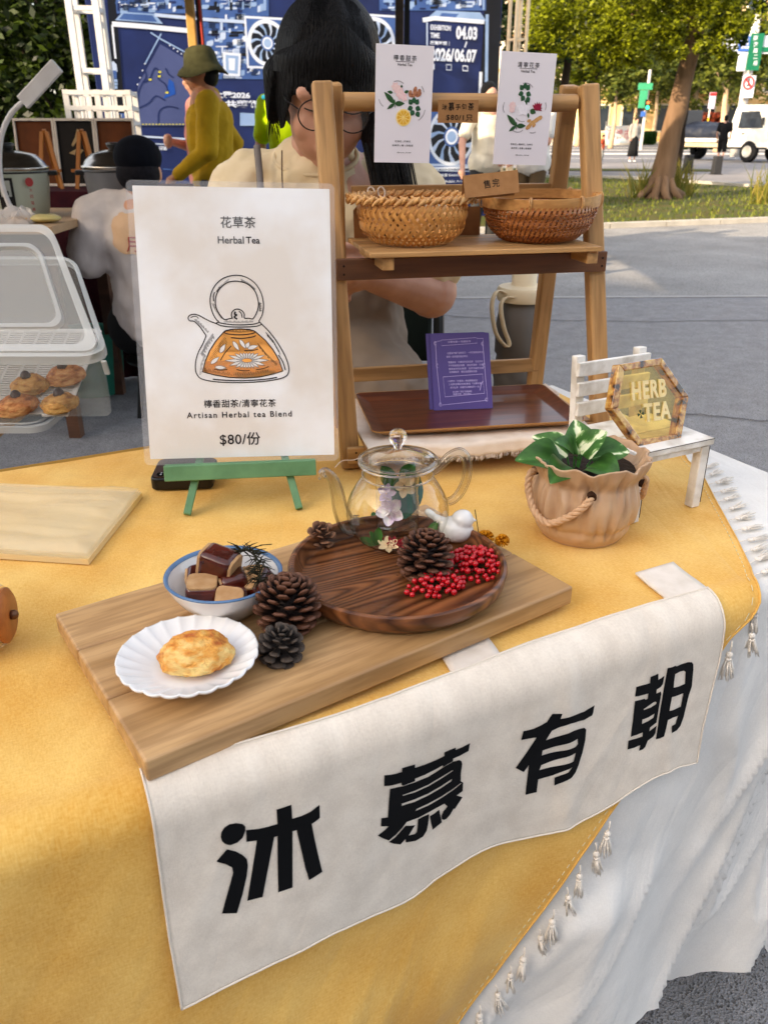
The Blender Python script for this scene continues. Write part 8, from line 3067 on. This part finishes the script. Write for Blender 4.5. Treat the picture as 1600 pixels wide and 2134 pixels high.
tag(o, 'dense dark mass of far trees filling the left background', 'woodland', kind='stuff')
# grass clumps by the tree
for lb, u, v, n in (('tall pale grass clump right of the big tree roots', 1412, 408, 120), ('thin grass clump left of the big tree roots', 1335, 412, 60), ('sparse tall weeds at the right edge of the lawn', 1590, 425, 50)):
    p = onz(u, v, .03)
    q = MB()
    for i in range(n):
        a = random.uniform(0, 2 * pi)
        r_ = random.uniform(0, .3)
        h = random.uniform(.25, .75)
        x, y = r_ * math.cos(a), r_ * math.sin(a) * .5
        bx_, by_ = random.uniform(-.25, .25), random.uniform(-.1, .1)
        q.add([(x - .012, y, 0), (x + .012, y, 0), (x + bx_ * .5 + .008, y + by_, h * .6), (x + bx_ * .5 - .008, y + by_, h * .6), (x + bx_ * 1.3, y + by_, h)], [(0, 1, 2, 3), (3, 2, 4)])
    o = q.build('grass_clump', leaf_mat('dry grass', 'a89648', '5c6a20', .3), loc=(p.x, p.y, .03))
    tag(o, lb, 'grass clump', 'grass clumps in the lawn')

# ================================================================== truck
m_tw = mat('white truck paint', 'd8d6cf', 'ceccc4', vs=3, rough=.25, coat=.4)
m_ty = mat('tyre rubber', '17171a', '111113', rough=.8)
tp = onz(1452, 337, 0)
TKX, TKY = 13.69, 38.7
tk = thing('flatbed_truck', 'white flatbed truck with a dark covered load on the road', 'truck', (TKX, TKY, 0), (0, 0, R(-60)))
# local: +x towards the cab front, z up
prof_ = [(2.0, .55), (2.0, 1.15), (2.22, 2.0), (2.45, 2.08), (3.35, 2.08), (3.62, 1.95), (3.86, 1.25), (3.92, 1.10), (3.95, .55)]
q = MB()
Mx_ = Matrix(((1, 0, 0, 0), (0, 0, -1, 0), (0, 1, 0, 0), (0, 0, 0, 1)))
q.prism(prof_[::-1], -.85, .85, Mx_)
cb = q.build('cab', m_tw, tk, bevel=.05)
def tq(name, pts, m_, y0, y1, par=tk, bev=0):
    q = MB()
    q.prism(pts[::-1], y0, y1, Mx_)
    return q.build(name, m_, par, bevel=bev)
tq('side_window', [(2.45, 1.25), (2.50, 1.85), (3.35, 1.85), (3.62, 1.25)], m_win, .845, .862)
q = MB()
q.add([(3.645, -.72, 1.90), (3.645, .72, 1.90), (3.868, .74, 1.28), (3.868, -.74, 1.28)], [(0, 1, 2, 3)])
q.build('windscreen', mat('sky tinted glass', '5a7ea8', '46688f', rough=.05), tk)  # blue of the reflected sky is put into the glass colour
MB().box((3.96, 0, .62), (.08, 1.7, .22)).build('bumper', m_tw, tk, bevel=.02)
for y in (-.62, .62):
    MB().box((3.94, y, .92), (.06, .34, .18)).build('headlight', mat('lamp glass', 'c8ccd0', rough=.08), tk, bevel=.03)
MB().box((3.95, 0, 1.02), (.04, .8, .08)).build('grille', m_blk, tk)
MB().tube([(3.55, -.9, 1.6), (3.7, -1.02, 1.55)], .02, 6).build('mirror_arm', m_blk, tk)
MB().box((3.7, -1.04, 1.48), (.06, .14, .30)).build('mirror', m_blk, tk, bevel=.02)
MB().box((2.75, -.868, 1.05), (.14, .02, .04)).build('door_handle', m_blk, tk)
MB().box((.2, 0, .80), (3.5, 1.75, .14)).build('bed', m_tw, tk, bevel=.01)
MB().box((.2, -.90, .62), (3.1, .05, .16)).build('side_rail', mat('cream rail', 'b8a88c'), tk)
q = MB()
for i in range(5):
    q.add([(.1 + .16 * i, -.93, .56), (.18 + .16 * i, -.93, .56), (.26 + .16 * i, -.93, .68), (.18 + .16 * i, -.93, .68)], [(0, 1, 2, 3)])
q.build('stripe_marks', mat('stripe paint', 'a89a80'), tk)
blob('covered_load', [('c', (-1.1, 0, 1.05), (1.4, 0, 1.05), .50, .42), ('c', (-1.0, .3, 1.1), (1.2, .3, 1.1), .35, .3), ('c', (-1.0, -.40, 1.05), (1.3, -.4, 1.05), .38, .32)], .06, mat('navy tarpaulin', '141b2c', '0e1420', rough=.5), tk, disp=(.12, .4))
MB().box((-.95, -.1, 1.5), (.8, 1.2, .9)).build('metal_box', mat('grey box', '54565a', '484a4e'), tk, bevel=.02)
for x, w2 in ((3.1, .24), (-.75, .3)):
    for y in (-.78, .78):
        o = MB().lathe([(.10, -w2 / 2), (.36, -w2 / 2), (.40, -w2 / 4), (.40, w2 / 4), (.36, w2 / 2), (.10, w2 / 2)], 28, Tr(x, y, .40) @ Rx(pi / 2)).build('wheel', m_ty, tk, auto=40)
        MB().lathe([(.001, .0), (.2, .0), (.22, .03), (.2, .05), (.001, .02)], 20, Tr(x, y - (w2 / 2 if y < 0 else -w2 / 2), .40) @ Rx(pi / 2)).build('rim', mat('wheel rim', 'a8a6a0', rough=.4, metal=.4), o)
MB().box((1.1, 0, .55), (4.4, .8, .14)).build('chassis', m_blk, tk)

# ================================================================== street furniture and signs
def px_at(u, v, y): return ony(u, v, y)
m_pole = mat('painted pole', 'd2cec8', 'c6c2bc', rough=.4)
m_sgn = mat('white sign plate', 'd4d8e0', 'c8ccd6', rough=.4)
m_sg = mat('green sign plate', '0e6a4a', '0c5c40', rough=.4)
m_sb = mat('blue sign plate', '3a64b8', '325aa8', rough=.4)
m_sr = mat('red sign print', 'c03030', 'b02828', rough=.4)
Y_ = 43.0
pp0 = px_at(1533, 300, Y_)
sp1 = thing('sign_pole', 'thick white pole carrying large road signs behind the truck', 'sign pole', (pp0.x, Y_, 0))
MB().tube([(0, 0, 0), (0, 0, 9)], [.22, .16], 16).build('pole', m_pole, sp1, smooth=True)
def plate(parent, name, u0, v0, u1, v1, m_, y=Y_ - .3, org=None, th=.05, dep=0):
    a, b_ = px_at(u0, v0, y), px_at(u1, v1, y)
    c = (a + b_) / 2 - org
    return MB().box((c.x, c.y - dep, c.z), (abs(b_.x - a.x), th, abs(a.z - b_.z))).build(name, m_, parent)
org = Vector((pp0.x, Y_, 0))
plate(sp1, 'sign_plate', 1508, 72, 1563, 112, m_sgn, org=org)
pl_ = plate(sp1, 'blue_panel', 1540, 76, 1559, 107, m_sb, org=org, dep=.06)
q = MB()
for i, tx in enumerate(('南港路', '三重路', '經貿園')):
    c = px_at(1549.5, 83 + i * 8, Y_ - .3) - org
    text2(q, tx, 0, 0, .36, None, .01, 1, 0, Tr(c.x, c.y - .10, c.z) @ Rx(pi / 2))
q.build('sign_text', m_sgn, sp1)
plate(sp1, 'sign_plate', 1580, 74, 1640, 112, m_sgn, org=org)
plate(sp1, 'green_panel', 1583, 98, 1640, 108, m_sg, org=org, dep=.06)
plate(sp1, 'green_panel', 1563, 70, 1577, 147, m_sg, org=org, dep=.12)
q = MB()
for i, tx in enumerate('南港路二段'):
    c = px_at(1570, 80 + i * 13, Y_ - .3) - org
    text2(q, tx, 0, 0, .20, None, .01, 1, 0, Tr(c.x, c.y - .18, c.z) @ Rx(pi / 2))
q.build('sign_text', m_sgn, sp1)
plate(sp1, 'sign_plate', 1539, 112, 1550, 148, m_sgn, org=org)
plate(sp1, 'sign_plate', 1546, 158, 1565, 204, m_sgn, org=org, dep=.1)
c = px_at(1556, 173, Y_ - .3) - org
q = MB()
q.tube([(c.x + .23 * math.cos(a), c.y - .16, c.z + .25 * math.sin(a)) for a in [2 * pi * i / 24 for i in range(24)]], .035, 6, closed=True)
q.tube([(c.x - .16, c.y - .16, c.z + .17), (c.x + .16, c.y - .16, c.z - .17)], .03, 6)
q.build('prohibition_ring', m_sr, sp1)
q = MB()
q.tube([(c.x, c.y - .14, c.z + .1), (c.x + .02, c.y - .14, c.z - .02), (c.x + .08, c.y - .14, c.z - .14)], .025, 6)
q.tube([(c.x + .02, c.y - .14, c.z - .02), (c.x - .05, c.y - .14, c.z - .14)], .025, 6)
q.ball((c.x, c.y - .14, c.z + .14), .04, 8, 6)
q.build('walking_symbol', m_blk, sp1)
# smaller posts
Y2 = 58.0
g0 = px_at(1340, 262, Y2)
sp2 = thing('street_sign_post', 'post with pale green street name signs and a lit green traffic light', 'sign post', (g0.x, Y2, 0))
org = Vector((g0.x, Y2, 0))
MB().tube([(0, 0, 0), (0, 0, 4.6)], .09, 10).build('post', m_pole, sp2)
m_gn = mat('bright green plate', '3f9a72', '38906a', rough=.4)
plate(sp2, 'name_plate', 1330, 173, 1358, 187, m_gn, y=Y2 - .2, org=org)
plate(sp2, 'name_plate', 1333, 188, 1345, 225, m_gn, y=Y2 - .2, org=org)
plate(sp2, 'blue_plate', 1335, 232, 1343, 243, m_sb, y=Y2 - .2, org=org)
c = px_at(1348, 219, Y2 - .3) - org
MB().box((c.x, c.y, c.z), (.30, .2, .62)).build('signal_housing', m_blk, sp2)
mg, nt, b = base('lit green lamp')
b.inputs['Base Color'].default_value = hx('20c080')
b.inputs['Emission Color'].default_value = hx('30e0a0')
b.inputs['Emission Strength'].default_value = 1.5
MB().lathe([(.001, .0), (.11, .0)], 16, Tr(c.x, c.y - .11, c.z - .14) @ Rx(pi / 2)).build('green_lamp', mg, sp2)
mo, nt, b = base('amber lens')
b.inputs['Base Color'].default_value = hx('c07840')
MB().lathe([(.001, .0), (.11, .0)], 16, Tr(c.x, c.y - .11, c.z + .14) @ Rx(pi / 2)).build('amber_lamp', mo, sp2)
Y3 = 47.0
b0 = px_at(1472, 268, Y3)
sp3 = thing('bus_stop_sign', 'bus stop sign on a yellow and black striped post', 'bus stop sign', (b0.x, Y3, 0))
for i in range(8):
    MB().tube([(0, 0, i * .22), (0, 0, i * .22 + .218)], .05, 8).build('post_band', mat('post yellow', 'c8a02c') if i % 2 else m_blk, sp3)
MB().tube([(0, 0, 1.76), (0, 0, 2.2)], .04, 8).build('post', m_pole, sp3)
MB().box((.05, 0, 2.55), (.32, .06, .75)).build('sign_plate', mat('lilac sign plate', 'c4bcd0', 'b6aec4'), sp3)
MB().box((.05, -.035, 2.84), (.32, .02, .14)).build('sign_header', m_sr, sp3)
for lb, u, v, h in (('dark bollard standing on the footpath left of the walking man', 1430, 362, .52), ('dark bollard directly in front of the walking man in black', 1490, 364, .50)):
    p = onz(u, v, 0)
    o = thing('bollard', lb, 'bollard', (p.x, p.y, .006), (0, 0, .1), 'bollards on the footpath')
    MB().box((0, 0, h / 2), (.24, .22, h), taper=.9).build('post', mat('dark granite', '38383a', '2c2c2e', vs=20, rough=.6), o, bevel=.015)
    MB().box((0, 0, .01), (.30, .28, .02)).build('base', m_blk, o)
# banner hoarding across the road
p0_, p1_ = px_at(1262, 261, 74), px_at(1338, 263, 74)
hb = thing('street_banner', 'long pale printed banner fence across the road', 'banner', (0, 0, 0))
MB().box(((p0_.x + p1_.x) / 2, 74, .85), (p1_.x - p0_.x, .05, 1.3)).build('sheet', mat('pastel banner print', 'e8dcd4', 'b8ccd8', vs=.8, contrast=3), hb)
q = MB()
text2(q, '南港市集', (p0_.x + p1_.x) / 2, 0, 2.6, .8, .02, 1.2, 0, Tr(0, 73.94, .85) @ Rx(pi / 2))
q.build('banner_text', mat('pink lettering', 'd08a90'), hb)
for x in (p0_.x, p1_.x):
    MB().box((x, 74, .9), (.06, .06, 1.8)).build('post', m_pole, hb)
# shrubs across the road
for lb, u0, u1, y, h, c1, c2 in (('low green hedge across the road left of the trunk', 1338, 1366, 77, .9, '3a5a1c', '24400f'), ('red brown leafed hedge behind the flatbed truck', 1440, 1505, 62, 2.1, '8a3a20', '5a2a18'), ('clipped green hedge across the road behind the truck', 1425, 1520, 58, .9, '3c5a20', '26400f')):
    a, b_ = px_at(u0, 262, y), px_at(u1, 262, y)
    vs, fs = [], []
    for i in range(2600):
        p = Vector((random.uniform(0, b_.x - a.x), random.uniform(-.6, .6), h * random.random() ** .7))
        u = Vector((random.gauss(0, 1), random.gauss(0, 1), random.gauss(0, 1))).normalized() * .16
        w2 = u.orthogonal() * .6
        k_ = len(vs)
        vs += [tuple(p - u), tuple(p + w2), tuple(p + u), tuple(p - w2)]
        fs.append((k_, k_ + 1, k_ + 2, k_ + 3))
    q = MB()
    q.add(vs, fs)
    o = q.build('hedge', leaf_mat('hedge ' + c1, c1, c2, .3), loc=(a.x, y, .1))
    tag(o, lb, 'hedge', 'hedges across the road')
# ================================================================== buildings
def building(label, x0, x1, y, h, col, floors, bays, ww, wh, dep=16, ac='c8a064', group='buildings across the road'):
    o = thing('building', label, 'building', ((x0 + x1) / 2, y + dep / 2, 0), group=group)
    W_ = x1 - x0
    MB().box((0, 0, h / 2), (W_, dep, h)).build('wall', col, o)
    MB().box((0, 0, h + .3), (W_ + .6, dep + .6, .6)).build('roof', mat('roof slab', 'a89c8c'), o)
    me_w = MB().box((0, 0, 0), (ww, .12, wh)).mesh('window', m_win)
    me_f = MB().box((0, 0, 0), (ww + .3, .10, wh + .3)).mesh('frame', mat('window surround', 'e4dccb'))
    fh = h / floors
    for f_ in range(floors):
        MB().box((0, -dep / 2 - .12, f_ * fh + .25), (W_, .25, .3)).build('ledge', mat('ledge ' + ac, ac), o)
        for i in range(bays):
            x = -W_ / 2 + W_ * (i + .5) / bays
            wn = rep('window', me_w, o, Tr(x, -dep / 2 - .08, f_ * fh + fh * .55))
            rep('frame', me_f, wn, Tr(0, .04, 0))
    return o
m_cream = mat('cream render', 'e0c79a', 'd4b988', vs=.2, rough=.9)
m_yelw = mat('ochre render', 'e2c290', 'd6b480', vs=.2, rough=.9)
m_pale = mat('pale tile facade', 'ded6c8', 'd0c6b6', vs=.2, rough=.9)
building('cream apartment block across the road behind the big tree', 24, 46, 98, 26, m_cream, 7, 7, 1.5, 1.7)
building('ochre low building across the road behind the walking woman', 19, 36, 88, 8, m_yelw, 2, 5, 2.0, 2.2, 8)
building('pale tiled tower behind the large road signs', 48, 74, 104, 34, m_pale, 9, 8, 1.6, 1.8)
building('tall pale block behind the dark tree trunks', 8, 22, 110, 22, m_pale, 6, 5, 1.6, 1.8)
building('wide cream block closing the left of the street', -40, 4, 118, 20, m_cream, 5, 12, 1.6, 1.8)
building('large cream block at the right end of the street', 76, 130, 100, 26, m_cream, 7, 14, 1.6, 1.8)
S.view_layers[0].update()
